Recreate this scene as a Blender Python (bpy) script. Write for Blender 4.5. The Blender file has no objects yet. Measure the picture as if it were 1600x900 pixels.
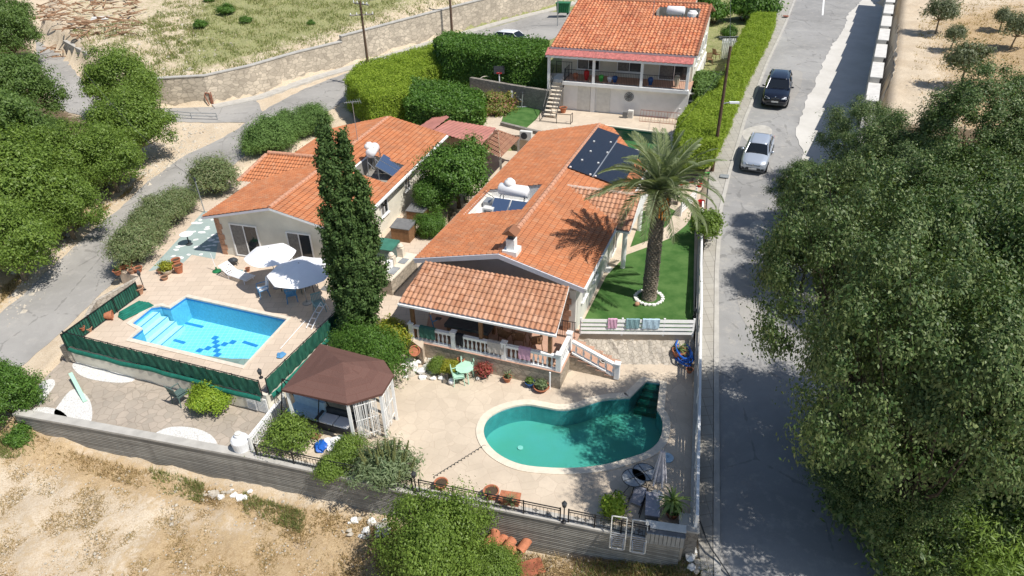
import bpy, bmesh, math, random
import numpy as np
from mathutils import Vector, Matrix
from mathutils.geometry import delaunay_2d_cdt
C = bpy.context.scene
COL = C.collection
R = math.radians

# ------------------------------------------------------------------ camera, sky, sun, exposure
FPX, PITCH, ROLL, CAMH = 1067.0, R(32.2), R(1.2), 20.0
cam_d = bpy.data.cameras.new('camera'); cam = bpy.data.objects.new('camera', cam_d); COL.objects.link(cam)
cam_d.sensor_width = 36.0; cam_d.lens = 36.0*FPX/1600.0
cam_d.clip_start = 0.1; cam_d.clip_end = 2000
cam.matrix_world = Matrix.Translation((0, 0, CAMH)) @ Matrix.Rotation(math.pi/2-PITCH, 4, 'X') @ Matrix.Rotation(-ROLL, 4, 'Z')
C.camera = cam
SUN_EL, SUN_AZ = 57.0, -32.0          # azimuth of the sun, degrees from +X
wd = bpy.data.worlds.new('World'); C.world = wd; wd.use_nodes = True
nt = wd.node_tree; nt.nodes.clear()
sky = nt.nodes.new('ShaderNodeTexSky'); sky.sky_type = 'NISHITA'; sky.sun_disc = False
sky.sun_elevation = R(SUN_EL); sky.sun_rotation = R(90-SUN_AZ); sky.altitude = 300
bg = nt.nodes.new('ShaderNodeBackground'); bg.inputs['Strength'].default_value = 0.105
out = nt.nodes.new('ShaderNodeOutputWorld')
nt.links.new(sky.outputs[0], bg.inputs[0]); nt.links.new(bg.outputs[0], out.inputs[0])
sd = bpy.data.lights.new('sun', 'SUN'); sd.energy = 4.9; sd.angle = R(0.5); sd.color = (1.0, 0.955, 0.89)
so = bpy.data.objects.new('sun', sd); COL.objects.link(so)
sv = Vector((math.cos(R(SUN_AZ))*math.cos(R(SUN_EL)), math.sin(R(SUN_AZ))*math.cos(R(SUN_EL)), math.sin(R(SUN_EL))))
so.rotation_euler = sv.to_track_quat('Z', 'Y').to_euler(); so.location = (20, -10, 60)
C.view_settings.view_transform = 'Standard'; C.view_settings.look = 'None'
C.view_settings.exposure = 0.16; C.view_settings.gamma = 1.0; C.view_settings.use_curve_mapping = False

# ------------------------------------------------------------------ survey: picture point on a level -> place on the ground plan
def ray(px, py):
    x, y = px-800.0, 450.0-py
    c, s = math.cos(ROLL), math.sin(ROLL)
    x, y = x*c+y*s, -x*s+y*c
    return (x/FPX, math.cos(PITCH)+y/FPX*math.sin(PITCH), -math.sin(PITCH)+y/FPX*math.cos(PITCH))
def at(px, py, z=0.0):
    d = ray(px, py); t = (z-CAMH)/d[2]
    return Vector((d[0]*t, d[1]*t, z))
random.seed(7); rng = np.random.default_rng(11)

# ------------------------------------------------------------------ materials
MATS = {}
class NB:
    def __init__(s, name):
        m = bpy.data.materials.new(name); m.use_nodes = True; s.m = m; s.t = m.node_tree; s.t.nodes.clear()
        s.out = s.t.nodes.new('ShaderNodeOutputMaterial'); MATS[name] = m
    def n(s, ty, **k):
        o = s.t.nodes.new(ty)
        for a, b in k.items(): setattr(o, a, b)
        return o
    def l(s, a, b): s.t.links.new(a, b)
    def set(s, node, **k):
        for a, b in k.items(): node.inputs[a].default_value = b
        return node
    def coord(s, kind='Object'):
        return s.n('ShaderNodeTexCoord').outputs[kind]
    def noise(s, vec, scale, detail=4, rough=.55, dist=0):
        o = s.n('ShaderNodeTexNoise'); o.inputs['Scale'].default_value = scale; o.inputs['Detail'].default_value = detail
        o.inputs['Roughness'].default_value = rough; o.inputs['Distortion'].default_value = dist
        if vec is not None: s.l(vec, o.inputs['Vector'])
        return o.outputs['Fac']
    def ramp(s, fac, stops, interp='LINEAR'):
        o = s.n('ShaderNodeValToRGB'); r = o.color_ramp; r.interpolation = interp
        while len(r.elements) < len(stops): r.elements.new(0.5)
        for e, (p, c) in zip(r.elements, stops):
            e.position = p; e.color = (c, c, c, 1) if isinstance(c, (int, float)) else (*c, 1)
        s.l(fac, o.inputs['Fac']); return o.outputs['Color']
    def mix(s, fac, a, b, mode='MIX'):
        o = s.n('ShaderNodeMix', data_type='RGBA', blend_type=mode)
        for v, i in ((fac, 0), (a, 6), (b, 7)):
            if isinstance(v, (int, float)): o.inputs[i].default_value = v
            elif isinstance(v, tuple): o.inputs[i].default_value = (*v, 1)
            else: s.l(v, o.inputs[i])
        return o.outputs[2]
    def math(s, op, a, b=None, clamp=False):
        o = s.n('ShaderNodeMath', operation=op); o.use_clamp = clamp
        for v, i in ((a, 0), (b, 1)):
            if v is None: continue
            if isinstance(v, (int, float)): o.inputs[i].default_value = v
            else: s.l(v, o.inputs[i])
        return o.outputs[0]
    def vor(s, vec, scale, feature='F1', rnd=1.0):
        o = s.n('ShaderNodeTexVoronoi', feature=feature); o.inputs['Scale'].default_value = scale
        o.inputs['Randomness'].default_value = rnd
        if vec is not None: s.l(vec, o.inputs['Vector'])
        return o
    def scl(s, vec, v):
        o = s.n('ShaderNodeMapping'); o.inputs['Scale'].default_value = v; s.l(vec, o.inputs['Vector']); return o.outputs[0]
    def bump(s, h, strength=.3, dist=.02):
        o = s.n('ShaderNodeBump'); o.inputs['Strength'].default_value = strength; o.inputs['Distance'].default_value = dist
        s.l(h, o.inputs['Height']); return o.outputs[0]
    def pbr(s, col, rough=.8, bump=None, metal=0, spec=.3, **k):
        p = s.n('ShaderNodeBsdfPrincipled')
        for v, i in ((col, 'Base Color'), (rough, 'Roughness'), (metal, 'Metallic')):
            if isinstance(v, (int, float)): p.inputs[i].default_value = v
            elif isinstance(v, tuple): p.inputs[i].default_value = (*v, 1)
            else: s.l(v, p.inputs[i])
        p.inputs['Specular IOR Level'].default_value = spec
        if bump is not None: s.l(bump, p.inputs['Normal'])
        for a, b in k.items(): p.inputs[a].default_value = b
        s.l(p.outputs[0], s.out.inputs['Surface']); return p
def tint(c, f): return tuple(min(1, x*f) for x in c)
def plain(name, col, rough=.6, var=.12, scale=4, bump=.15, bs=40, metal=0, spec=.3):
    if name in MATS: return MATS[name]
    b = NB(name); v = b.coord()
    f = b.noise(v, scale, 5)
    c = b.mix(b.ramp(f, [(.3, 0.0), (.7, 1.0)]), tint(col, 1-var), tint(col, 1+var))
    f2 = b.noise(v, bs, 3)
    c = b.mix(b.math('MULTIPLY', f2, var), c, tint(col, .5))
    b.pbr(c, rough, b.bump(f2, bump, .01), metal, spec); return b.m
def leafmat(name, cols, tr=.35, rough=.5):
    b = NB(name)
    g = b.n('ShaderNodeNewGeometry')
    c = b.ramp(g.outputs['Random Per Island'], [(i/(len(cols)-1), x) for i, x in enumerate(cols)])
    n = b.noise(b.coord(), .9, 3)
    c = b.mix(b.ramp(n, [(.35, 0.0), (.65, .5)]), c, cols[-1])
    p = b.n('ShaderNodeBsdfPrincipled'); b.l(c, p.inputs['Base Color']); p.inputs['Roughness'].default_value = rough
    p.inputs['Specular IOR Level'].default_value = .35
    t = b.n('ShaderNodeBsdfTranslucent'); tc = b.mix(1.0, c, (1.25, 1.3, .55), 'MULTIPLY'); b.l(tc, t.inputs['Color'])
    mx = b.n('ShaderNodeMixShader'); mx.inputs[0].default_value = tr
    b.l(p.outputs[0], mx.inputs[1]); b.l(t.outputs[0], mx.inputs[2]); b.l(mx.outputs[0], b.out.inputs['Surface'])
    return b.m
def tilemat(name, cols, p, c, dirt=.35):
    """per-tile colour from the UV (in metres), lichen and soot by world noise"""
    b = NB(name)
    uv = b.coord('UV')
    sn = b.n('ShaderNodeVectorMath', operation='SNAP'); b.l(uv, sn.inputs[0]); sn.inputs[1].default_value = (p, c, 1)
    wn = b.n('ShaderNodeTexWhiteNoise', noise_dimensions='2D'); b.l(sn.outputs[0], wn.inputs['Vector'])
    col = b.ramp(wn.outputs['Value'], [(i/(len(cols)-1), x) for i, x in enumerate(cols)])
    g = b.n('ShaderNodeNewGeometry').outputs['Position']
    n = b.noise(g, .8, 6, .65)
    col = b.mix(b.ramp(n, [(.42, 0.0), (.72, dirt)]), col, (.16, .10, .07))
    n2 = b.noise(g, 14, 5, .7)
    col = b.mix(b.ramp(n2, [(.5, 0.0), (.75, dirt*.9)]), col, (.30, .22, .15))
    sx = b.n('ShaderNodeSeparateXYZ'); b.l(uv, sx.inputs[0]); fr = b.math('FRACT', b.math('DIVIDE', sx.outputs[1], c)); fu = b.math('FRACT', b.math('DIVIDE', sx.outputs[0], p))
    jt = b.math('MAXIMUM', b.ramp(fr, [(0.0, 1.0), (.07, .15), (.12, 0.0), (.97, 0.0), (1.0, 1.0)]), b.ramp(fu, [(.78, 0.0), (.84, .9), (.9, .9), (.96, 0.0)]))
    col = b.mix(b.math('MULTIPLY', jt, .6), col, (.10, .05, .035))     # shadow gaps of the laps painted as dark lines, with grime
    b.pbr(col, .75, b.bump(n2, .25, .01), spec=.25); return b.m
def setup_materials():
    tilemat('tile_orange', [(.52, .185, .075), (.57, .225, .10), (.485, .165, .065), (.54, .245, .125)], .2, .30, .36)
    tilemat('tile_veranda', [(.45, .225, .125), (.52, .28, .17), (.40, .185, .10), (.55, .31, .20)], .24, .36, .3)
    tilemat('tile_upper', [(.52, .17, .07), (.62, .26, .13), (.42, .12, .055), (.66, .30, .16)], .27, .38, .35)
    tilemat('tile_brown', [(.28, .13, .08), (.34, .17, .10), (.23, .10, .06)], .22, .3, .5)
    plain('ridge_clay', (.52, .27, .17), .8, .3, 9, .4)
    plain('ridge_mortar', (.58, .42, .33), .85, .3, 8, .4)
    plain('cream_wall', (.72, .68, .57), .9, .12, .9, .15, 60)
    plain('grey_wall', (.70, .68, .62), .9, .13, 1.2, .15, 60)
    plain('white_paint', (.82, .82, .80), .55, .05, 2, .05)
    plain('lilac_trim', (.60, .58, .62), .6, .06, 2, .05)
    plain('white_plastic', (.80, .81, .82), .35, .05, 3, .02)
    plain('shaded_wall', (.30, .27, .27), .9, .1, 2, .1)
    plain('black_metal', (.018, .018, .02), .45, .3, 10, .1)
    plain('grey_metal', (.42, .44, .46), .4, .12, 5, .08, metal=.6)
    plain('zinc', (.34, .36, .37), .5, .2, 4, .1, metal=.3)
    plain('dark_plastic', (.05, .055, .06), .5, .2, 6, .05)
    plain('storage_grey', (.17, .17, .17), .7, .15, 4, .1)
    plain('green_plastic', (.05, .18, .13), .5, .2, 3, .1)
    plain('bin_green', (.02, .16, .06), .45, .15, 4, .05)
    plain('mint_plastic', (.42, .66, .52), .45, .06, 4, .03)
    plain('chair_green', (.09, .14, .13), .55, .15, 5, .05)
    plain('terracotta', (.45, .17, .09), .85, .25, 6, .25)
    plain('terracotta_pale', (.48, .27, .17), .85, .25, 6, .25)
    plain('blue_glaze', (.03, .10, .28), .2, .2, 5, .02)
    plain('soil', (.08, .055, .035), .95, .3, 20, .5)
    plain('wood_pole', (.12, .075, .05), .9, .3, 5, .4)
    plain('wood_brown', (.22, .12, .06), .8, .25, 6, .3)
    plain('wood_weathered', (.36, .32, .27), .85, .25, 5, .3)
    plain('curtain_grey', (.20, .19, .175), .6, .3, 7, .1); plain('bark_dark', (.05, .04, .03), .95, .35, 8, .7, 25); plain('bark', (.12, .09, .06), .95, .35, 8, .7, 25)
    plain('bark_light', (.24, .19, .13), .95, .35, 8, .7, 25)
    plain('palm_bark', (.27, .23, .18), .95, .4, 9, .7, 25)
    plain('palm_orange', (.65, .25, .03), .7, .3, 9, .2)
    plain('white_stone', (.80, .79, .75), .9, .1, 5, .4, 20)
    plain('rubble_stone', (.50, .45, .37), .95, .25, 3, .7, 14)
    plain('white_fabric', (.85, .85, .86), .8, .03, 2, .05)
    plain('grey_fabric', (.32, .32, .36), .8, .1, 5, .1)
    plain('blue_fabric', (.10, .28, .50), .8, .15, 5, .1)
    plain('pale_blue', (.45, .60, .70), .8, .1, 5, .1)
    plain('towel_pink', (.65, .38, .50), .9, .15, 9, .2)
    plain('towel_teal', (.22, .36, .38), .9, .12, 9, .2)
    plain('towel_black', (.02, .02, .025), .9, .2, 9, .2)
    plain('towel_beige', (.50, .46, .42), .9, .12, 12, .2)
    plain('towel_green', (.05, .15, .12), .9, .12, 9, .2)
    plain('hose_blue', (.02, .12, .50), .4, .15, 9, .05)
    plain('red_plastic', (.50, .02, .02), .4, .1, 5, .05)
    plain('pink_plastic', (.75, .18, .42), .4, .1, 5, .05)
    plain('bike_green', (.10, .55, .10), .35, .1, 5, .02)
    plain('rubber', (.02, .02, .02), .8, .2, 9, .1)
    plain('metal_red_roof', (.42, .18, .145), .6, .14, 1.2, .1)
    plain('pink_fascia', (.50, .17, .15), .7, .35, 5, .2)
    plain('rust', (.30, .10, .055), .85, .5, 3, .4)
    plain('yellow_plastic', (.55, .42, .15), .6, .1, 4, .05)
    plain('light_timber', (.55, .48, .36), .8, .15, 5, .2)
    plain('plaster_white', (.80, .79, .76), .9, .06, 2, .2)
    plain('driftwood', (.33, .20, .12), .9, .45, 4, .5)
    plain('concrete_plain', (.45, .43, .39), .9, .15, 2, .3, 25)
    plain('concrete_white', (.60, .58, .54), .9, .12, 2, .3, 25)
    plain('mattress', (.35, .38, .42), .9, .15, 4, .2)
    plain('aircon', (.66, .65, .60), .5, .1, 4, .05)
    # greenish see-through glass reads dark from outside
    b = NB('window_glass'); b.pbr((.018, .024, .03), .08, spec=.7)
    b = NB('car_glass'); b.pbr((.008, .010, .012), .05, spec=.8)
    b = NB('solar_black'); v = b.coord(); br = b.n('ShaderNodeTexBrick'); b.l(v, br.inputs['Vector'])
    b.set(br, Scale=1.0); br.inputs['Color1'].default_value = (.012, .016, .026, 1); br.inputs['Color2'].default_value = (.016, .02, .032, 1)
    br.inputs['Mortar'].default_value = (.03, .04, .055, 1); br.inputs['Mortar Size'].default_value = .006
    br.inputs['Brick Width'].default_value = .16; br.inputs['Row Height'].default_value = .16; br.offset = 0
    b.pbr(br.outputs[0], .22, spec=.6)
    b = NB('solar_blue'); b.pbr((.05, .08, .15), .15, spec=.6)
    b = NB('paint_silver'); b.pbr((.55, .60, .67), .28, metal=.5, spec=.5, **{'Coat Weight': .6, 'Coat Roughness': .06})
    b = NB('paint_navy'); b.pbr((.006, .008, .018), .22, metal=.3, spec=.5, **{'Coat Weight': 1.0, 'Coat Roughness': .04})
    b = NB('paint_white_car'); b.pbr((.75, .77, .79), .25, spec=.5, **{'Coat Weight': .5})
    b = NB('chrome'); b.pbr((.7, .7, .72), .18, metal=1)
    b = NB('headlight'); b.pbr((.65, .68, .72), .08, spec=.9)
    b = NB('plate'); b.pbr((.75, .75, .72), .4)
    b = NB('rubber_shine'); b.pbr((.02, .02, .022), .5)
    # terrace paving: crazy flags
    def flags(name, c1, c2, joint, scale, bw=.03, tn=.35, squash=(1, 1, 1)):
        b = NB(name); v = b.coord(); v2 = b.scl(v, squash)
        nn = b.n('ShaderNodeTexNoise'); nn.inputs['Scale'].default_value = 1.3; b.l(v, nn.inputs['Vector'])
        ad = b.n('ShaderNodeVectorMath', operation='MULTIPLY_ADD'); b.l(nn.outputs['Color'], ad.inputs[0]); ad.inputs[1].default_value = (.25, .25, .25); b.l(v2, ad.inputs[2])
        f1 = b.vor(ad.outputs[0], scale); e = b.vor(ad.outputs[0], scale, 'DISTANCE_TO_EDGE')
        col = b.mix(b.math('MULTIPLY', f1.outputs['Color'], 1.0), c1, c2)
        n = b.noise(v, .5, 6, .6); col = b.mix(b.ramp(n, [(.38, 0.0), (.7, tn)]), col, tint(c2, .62))
        n3 = b.noise(v, 7, 6, .7); col = b.mix(b.ramp(n3, [(.45, 0.0), (.8, .45)]), col, tint(c1, .7))
        jm = b.ramp(e.outputs['Distance'], [(0.0, 1.0), (bw, 0.0)])
        col = b.mix(b.math('MULTIPLY', jm, .8), col, joint)
        h = b.math('ADD', b.math('MULTIPLY', jm, -.6), n3)
        b.pbr(col, .85, b.bump(h, .35, .02), spec=.2); return b.m
    flags('terrace_flags', (.64, .54, .42), (.55, .46, .355), (.46, .37, .28), 1.9, .022, .4)
    flags('court_flags', (.50, .42, .34), (.36, .315, .26), (.26, .22, .175), 2.6, .05, .5)
    flags('mint_flags', (.36, .43, .40), (.32, .40, .38), (.34, .42, .40), 1.6, .02, .3)
    flags('veranda_tiles', (.52, .33, .24), (.48, .29, .21), (.40, .28, .2), 2.5, .03, .2)
    flags('stone_wall', (.52, .44, .34), (.34, .29, .23), (.22, .19, .15), 3.2, .10, .4, (1, 1, 1.6))
    flags('road_wall_stone', (.74, .64, .50), (.40, .345, .27), (.27, .23, .18), 1.9, .09, .55, (1, 1, 1.8))
    flags('dark_stone_wall', (.34, .31, .27), (.22, .20, .17), (.14, .125, .11), 3.0, .09, .4, (1, 1, 1.6))
    flags('rubble_path', (.56, .50, .42), (.40, .36, .30), (.22, .19, .15), 4.5, .09, .4)
    # stamped deck round the rectangular pool
    b = NB('deck_paving'); v = b.coord(); br = b.n('ShaderNodeTexBrick'); b.l(v, br.inputs['Vector'])
    b.set(br, Scale=1.0); br.inputs['Color1'].default_value = (.62, .51, .40, 1); br.inputs['Color2'].default_value = (.55, .45, .35, 1)
    br.inputs['Mortar'].default_value = (.44, .35, .27, 1); br.inputs['Mortar Size'].default_value = .012; br.inputs['Brick Width'].default_value = .62; br.inputs['Row Height'].default_value = .45
    n = b.noise(v, .6, 6, .6); c = b.mix(b.ramp(n, [(.38, 0.0), (.72, .4)]), br.outputs[0], (.46, .38, .30))
    n2 = b.noise(v, 9, 6, .7); c = b.mix(b.ramp(n2, [(.5, 0.0), (.8, .35)]), c, (.38, .31, .24)); b.pbr(c, .85, b.bump(n2, .2, .01), spec=.2)
    flags('pebbles', (.80, .79, .76), (.66, .65, .62), (.42, .40, .37), 11, .12, .25); plain('well_grey', (.28, .265, .235), .9, .2, 2, .2)
    # asphalt
    def asphalt(name, c, patch, tar=.5):
        b = NB(name); v = b.coord()
        n = b.noise(v, .22, 6, .65, .6); col = b.mix(b.ramp(n, [(.35, 0.0), (.7, 1.0)]), tint(c, .78), tint(c, 1.15))
        n1 = b.noise(v, 1.6, 7, .75); col = b.mix(b.ramp(n1, [(.52, 0.0), (.74, .75)]), col, patch)
        n2 = b.noise(v, 60, 3, .8); col = b.mix(b.ramp(n2, [(.3, .35), (.7, 0.0)]), col, tint(c, .55))
        e = b.vor(b.scl(v, (.35, .22, 1)), 1.0, 'DISTANCE_TO_EDGE')
        ee = b.noise(v, 2.0, 4)
        cr = b.ramp(b.math('ADD', e.outputs['Distance'], b.math('MULTIPLY', b.math('SUBTRACT', ee, .5), .14)), [(0.0, tar), (.012, 0.0)])
        col = b.mix(cr, col, tint(c, .35)); b.pbr(col, .9, b.bump(n2, .3, .01), spec=.2); return b.m
    asphalt('asphalt_right', (.33, .325, .315), (.47, .44, .39), .4)
    asphalt('asphalt_left', (.36, .345, .32), (.46, .43, .39), .4)
    # pavement slabs, kerbs, concrete strip
    b = NB('pavement'); v = b.coord(); br = b.n('ShaderNodeTexBrick'); b.l(v, br.inputs['Vector']); b.set(br, Scale=1.0)
    br.inputs['Color1'].default_value = (.42, .40, .355, 1); br.inputs['Color2'].default_value = (.36, .345, .31, 1); br.inputs['Mortar'].default_value = (.22, .21, .19, 1)
    br.inputs['Mortar Size'].default_value = .012; br.inputs['Brick Width'].default_value = .5; br.inputs['Row Height'].default_value = .5; br.offset = 0
    n = b.noise(v, .8, 6, .65); c = b.mix(b.ramp(n, [(.4, 0.0), (.7, .55)]), br.outputs[0], (.30, .275, .23)); n2 = b.noise(v, 18, 5, .7)
    c = b.mix(b.ramp(n2, [(.5, 0.0), (.8, .4)]), c, (.22, .2, .17)); b.pbr(c, .9, b.bump(n2, .3, .01), spec=.2)
    b = NB('concrete_strip'); v = b.coord(); n = b.noise(v, .5, 7, .65); c = b.mix(b.ramp(n, [(.35, 0.0), (.7, 1.0)]), (.50, .48, .44), (.60, .58, .54))
    n2 = b.noise(v, 22, 5, .7); c = b.mix(b.ramp(n2, [(.5, 0.0), (.8, .3)]), c, (.36, .34, .30)); b.pbr(c, .92, b.bump(n2, .25, .01), spec=.2)
    # board-marked retaining wall
    b = NB('board_concrete'); v = b.coord(); vs = b.scl(v, (.25, .25, 9.0)); n = b.noise(vs, 1.0, 5, .7, .3)
    vv = b.scl(v, (2.2, 2.2, .35)); s_ = b.noise(vv, 1.0, 6, .7)
    c = b.mix(b.ramp(n, [(.38, 0.0), (.62, 1.0)]), (.215, .205, .185), (.40, .385, .345)); c = b.mix(b.ramp(s_, [(.45, 0.0), (.75, .6)]), c, (.15, .14, .125))
    wv = b.n('ShaderNodeTexWave', wave_type='BANDS', bands_direction='Z'); wv.inputs['Scale'].default_value = 3.2; wv.inputs['Distortion'].default_value = 1.0; wv.inputs['Detail'].default_value = 3; b.l(v, wv.inputs['Vector'])
    c = b.mix(b.ramp(wv.outputs['Fac'], [(0.0, .6), (.12, 0.0)]), c, (.12, .115, .10))
    b.pbr(c, .92, b.bump(wv.outputs['Fac'], .5, .02), spec=.2)
    # artificial grass
    b = NB('artificial_grass'); v = b.coord(); n = b.noise(v, 1.2, 5, .6); c = b.mix(b.ramp(n, [(.38, 0.0), (.62, 1.0)]), (.05, .12, .03), (.10, .185, .055))
    n2 = b.noise(b.scl(v, (60, 25, 1)), 1.0, 3, .8); c = b.mix(b.ramp(n2, [(.4, 0.0), (.8, .6)]), c, (.03, .10, .02)); b.pbr(c, .95, b.bump(n2, .6, .02), spec=.1)
    # pool basins
    b = NB('pool_mosaic'); v = b.coord(); br = b.n('ShaderNodeTexBrick'); b.l(v, br.inputs['Vector']); b.set(br, Scale=1.0)
    br.inputs['Color1'].default_value = (.32, .74, .88, 1); br.inputs['Color2'].default_value = (.27, .69, .84, 1); br.inputs['Mortar'].default_value = (.62, .90, .95, 1)
    br.inputs['Mortar Size'].default_value = .010; br.inputs['Brick Width'].default_value = .24; br.inputs['Row Height'].default_value = .24; br.offset = 0
    b.pbr(br.outputs[0], .4, spec=.3)
    plain('pool_blue_tile', (.04, .26, .60), .3, .15, 9, .03)
    plain('pool_wall_blue', (.18, .52, .70), .35, .15, 9, .03)
    plain('pool_step', (.66, .84, .90), .5, .08, 6, .03)
    b = NB('pool_green_floor'); v = b.coord(); n = b.noise(v, .35, 4, .6); c = b.mix(b.ramp(n, [(.35, 0.0), (.65, 1.0)]), (.22, .46, .36), (.24, .50, .50)); b.pbr(c, .6)
    plain('pool_green_wall', (.17, .40, .46), .5, .15, 3, .05)
    plain('pool_dark_green', (.02, .15, .12), .5, .15, 3, .05)
    def water(name, tr, rip):
        b = NB(name); v = b.coord(); n = b.noise(v, 3.5, 4, .6, .4); n2 = b.noise(v, 11, 3, .6, .4)
        bp = b.bump(b.math('ADD', n, b.math('MULTIPLY', n2, .4)), rip, .05)
        t = b.n('ShaderNodeBsdfTransparent'); t.inputs['Color'].default_value = (*tr, 1)
        g = b.n('ShaderNodeBsdfGlossy'); g.inputs['Roughness'].default_value = .03; b.l(bp, g.inputs['Normal'])
        f = b.n('ShaderNodeFresnel'); f.inputs['IOR'].default_value = 1.33; b.l(bp, f.inputs['Normal'])
        mx = b.n('ShaderNodeMixShader'); b.l(f.outputs[0], mx.inputs[0]); b.l(t.outputs[0], mx.inputs[1]); b.l(g.outputs[0], mx.inputs[2])
        b.l(mx.outputs[0], b.out.inputs['Surface']); return b.m
    water('water_clear', (.74, .95, .99), .22); water('water_teal', (.50, .83, .78), .18); water('water_dark', (.35, .75, .62), .10)
    # gazebo shingle, screens
    b = NB('shingle'); v = b.coord('UV'); br = b.n('ShaderNodeTexBrick'); b.l(v, br.inputs['Vector']); b.set(br, Scale=1.0)
    br.inputs['Color1'].default_value = (.125, .07, .058, 1); br.inputs['Color2'].default_value = (.10, .055, .046, 1); br.inputs['Mortar'].default_value = (.11, .055, .045, 1)
    br.inputs['Mortar Size'].default_value = .012; br.inputs['Brick Width'].default_value = .9; br.inputs['Row Height'].default_value = .3
    n = b.noise(b.coord(), 60, 3, .8); c = b.mix(b.ramp(n, [(.4, 0.0), (.75, .5)]), br.outputs[0], (.27, .15, .12)); b.pbr(c, .95, b.bump(n, .4, .01), spec=.1)
    b = NB('green_screen'); v = b.coord(); n = b.noise(b.scl(v, (6, 6, .6)), 1.0, 5, .7); n2 = b.noise(v, 50, 2)
    c = b.mix(b.ramp(n, [(.35, 0.0), (.65, 1.0)]), (.012, .075, .055), (.04, .16, .105)); c = b.mix(b.math('MULTIPLY', n2, .3), c, (.01, .05, .04)); b.pbr(c, .8, b.bump(n, .6, .05), spec=.2)
    plain('green_cloth', (.015, .17, .12), .75, .25, 5, .3, 8)
    # foliage
    leafmat('leaf_carob', [(.03, .068, .013), (.055, .11, .022), (.10, .165, .038), (.24, .29, .11), (.04, .08, .016)], .2)
    leafmat('leaf_carob_pale', [(.035, .075, .018), (.08, .135, .036), (.25, .30, .12), (.045, .09, .02)], .2)
    leafmat('leaf_bright', [(.10, .17, .025), (.165, .25, .04), (.24, .34, .065), (.11, .18, .028)], .35)
    leafmat('leaf_dark', [(.07, .13, .025), (.115, .19, .04), (.18, .27, .07), (.08, .14, .03)], .33)
    leafmat('leaf_cypress', [(.04, .085, .02), (.07, .13, .03), (.12, .185, .05), (.05, .10, .024)], .2, .7)
    leafmat('leaf_hedge_light', [(.20, .30, .02), (.28, .38, .035), (.36, .45, .06), (.17, .26, .02)], .35, .7)
    leafmat('leaf_hedge_deep', [(.06, .14, .018), (.09, .19, .026), (.15, .27, .045), (.06, .135, .018)], .3)
    leafmat('leaf_rosemary', [(.10, .18, .045), (.14, .24, .06), (.19, .30, .08), (.09, .16, .04)], .3, .7)
    leafmat('leaf_oleander', [(.13, .19, .07), (.19, .25, .10), (.28, .34, .16), (.26, .24, .13), (.12, .17, .06)], .3)
    leafmat('leaf_yellow', [(.30, .32, .03), (.42, .40, .05), (.20, .26, .03), (.34, .34, .04)], .4)
    leafmat('leaf_lime', [(.26, .36, .03), (.36, .46, .05), (.18, .30, .03)], .4)
    leafmat('leaf_pinkish', [(.20, .22, .04), (.45, .16, .15), (.12, .20, .03), (.30, .27, .06), (.14, .22, .04)], .35)
    leafmat('leaf_olive', [(.13, .15, .075), (.19, .21, .12), (.10, .13, .06)], .3)
    leafmat('leaf_palm', [(.15, .20, .085), (.24, .29, .15), (.35, .39, .24), (.17, .22, .09)], .3)
    leafmat('leaf_dry', [(.30, .21, .12), (.40, .30, .18), (.22, .15, .08)], .3, .8)
    leafmat('leaf_echium', [(.10, .16, .07), (.16, .22, .10), (.22, .27, .14)], .3)
    leafmat('leaf_spike', [(.17, .20, .07), (.24, .25, .10), (.14, .17, .06)], .3)
    leafmat('leaf_agave', [(.16, .24, .07), (.26, .33, .10), (.12, .2, .06)], .3)
    leafmat('leaf_red', [(.35, .04, .06), (.20, .12, .05), (.45, .08, .09)], .3)
    leafmat('grass_dry', [(.45, .32, .17), (.55, .42, .24), (.36, .25, .12), (.30, .24, .10)], .3, .9)
    leafmat('grass_green', [(.16, .22, .05), (.24, .28, .08), (.32, .32, .13), (.38, .32, .17), (.14, .20, .05)], .3, .9)
    leafmat('laundry_white', [(.78, .78, .80), (.85, .85, .86)], .2, .9)
    # ground: painted by three cover maps stored on the sheet
    b = NB('earth'); v = b.coord()
    n = b.noise(v, .45, 8, .7); n1 = b.noise(v, 3.2, 7, .75); n2 = b.noise(v, 17, 6, .8)
    sand = b.mix(b.ramp(n, [(.35, 0.0), (.65, 1.0)]), (.56, .46, .335), (.70, .60, .46)); n4 = b.noise(v, 55, 4, .8); sand = b.mix(b.ramp(n2, [(.48, 0.0), (.66, .75)]), sand, (.40, .28, .16)); sand = b.mix(b.ramp(n4, [(.5, 0.0), (.68, .6)]), sand, (.30, .22, .14))
    dry = b.mix(b.ramp(n1, [(.35, 0.0), (.65, 1.0)]), (.36, .245, .13), (.54, .405, .24)); dry = b.mix(b.ramp(n2, [(.5, 0.0), (.62, .7)]), dry, (.64, .50, .33)); dry = b.mix(b.ramp(n4, [(.5, 0.0), (.66, .6)]), dry, (.20, .14, .08))
    grn = b.mix(b.ramp(n1, [(.38, 0.0), (.62, 1.0)]), (.17, .21, .06), (.33, .31, .15)); grn = b.mix(b.ramp(n2, [(.52, 0.0), (.66, .75)]), grn, (.46, .40, .31))
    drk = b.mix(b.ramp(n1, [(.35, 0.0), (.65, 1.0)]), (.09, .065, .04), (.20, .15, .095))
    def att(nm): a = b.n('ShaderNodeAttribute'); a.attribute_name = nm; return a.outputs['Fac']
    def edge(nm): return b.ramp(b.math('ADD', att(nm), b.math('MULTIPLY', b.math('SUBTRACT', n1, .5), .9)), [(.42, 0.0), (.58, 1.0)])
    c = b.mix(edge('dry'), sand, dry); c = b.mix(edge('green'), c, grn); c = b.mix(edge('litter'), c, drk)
    b.pbr(c, .95, b.bump(b.math('ADD', n2, n1), .7, .06), spec=.1)
setup_materials()
def mt(n): return MATS[n]

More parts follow.
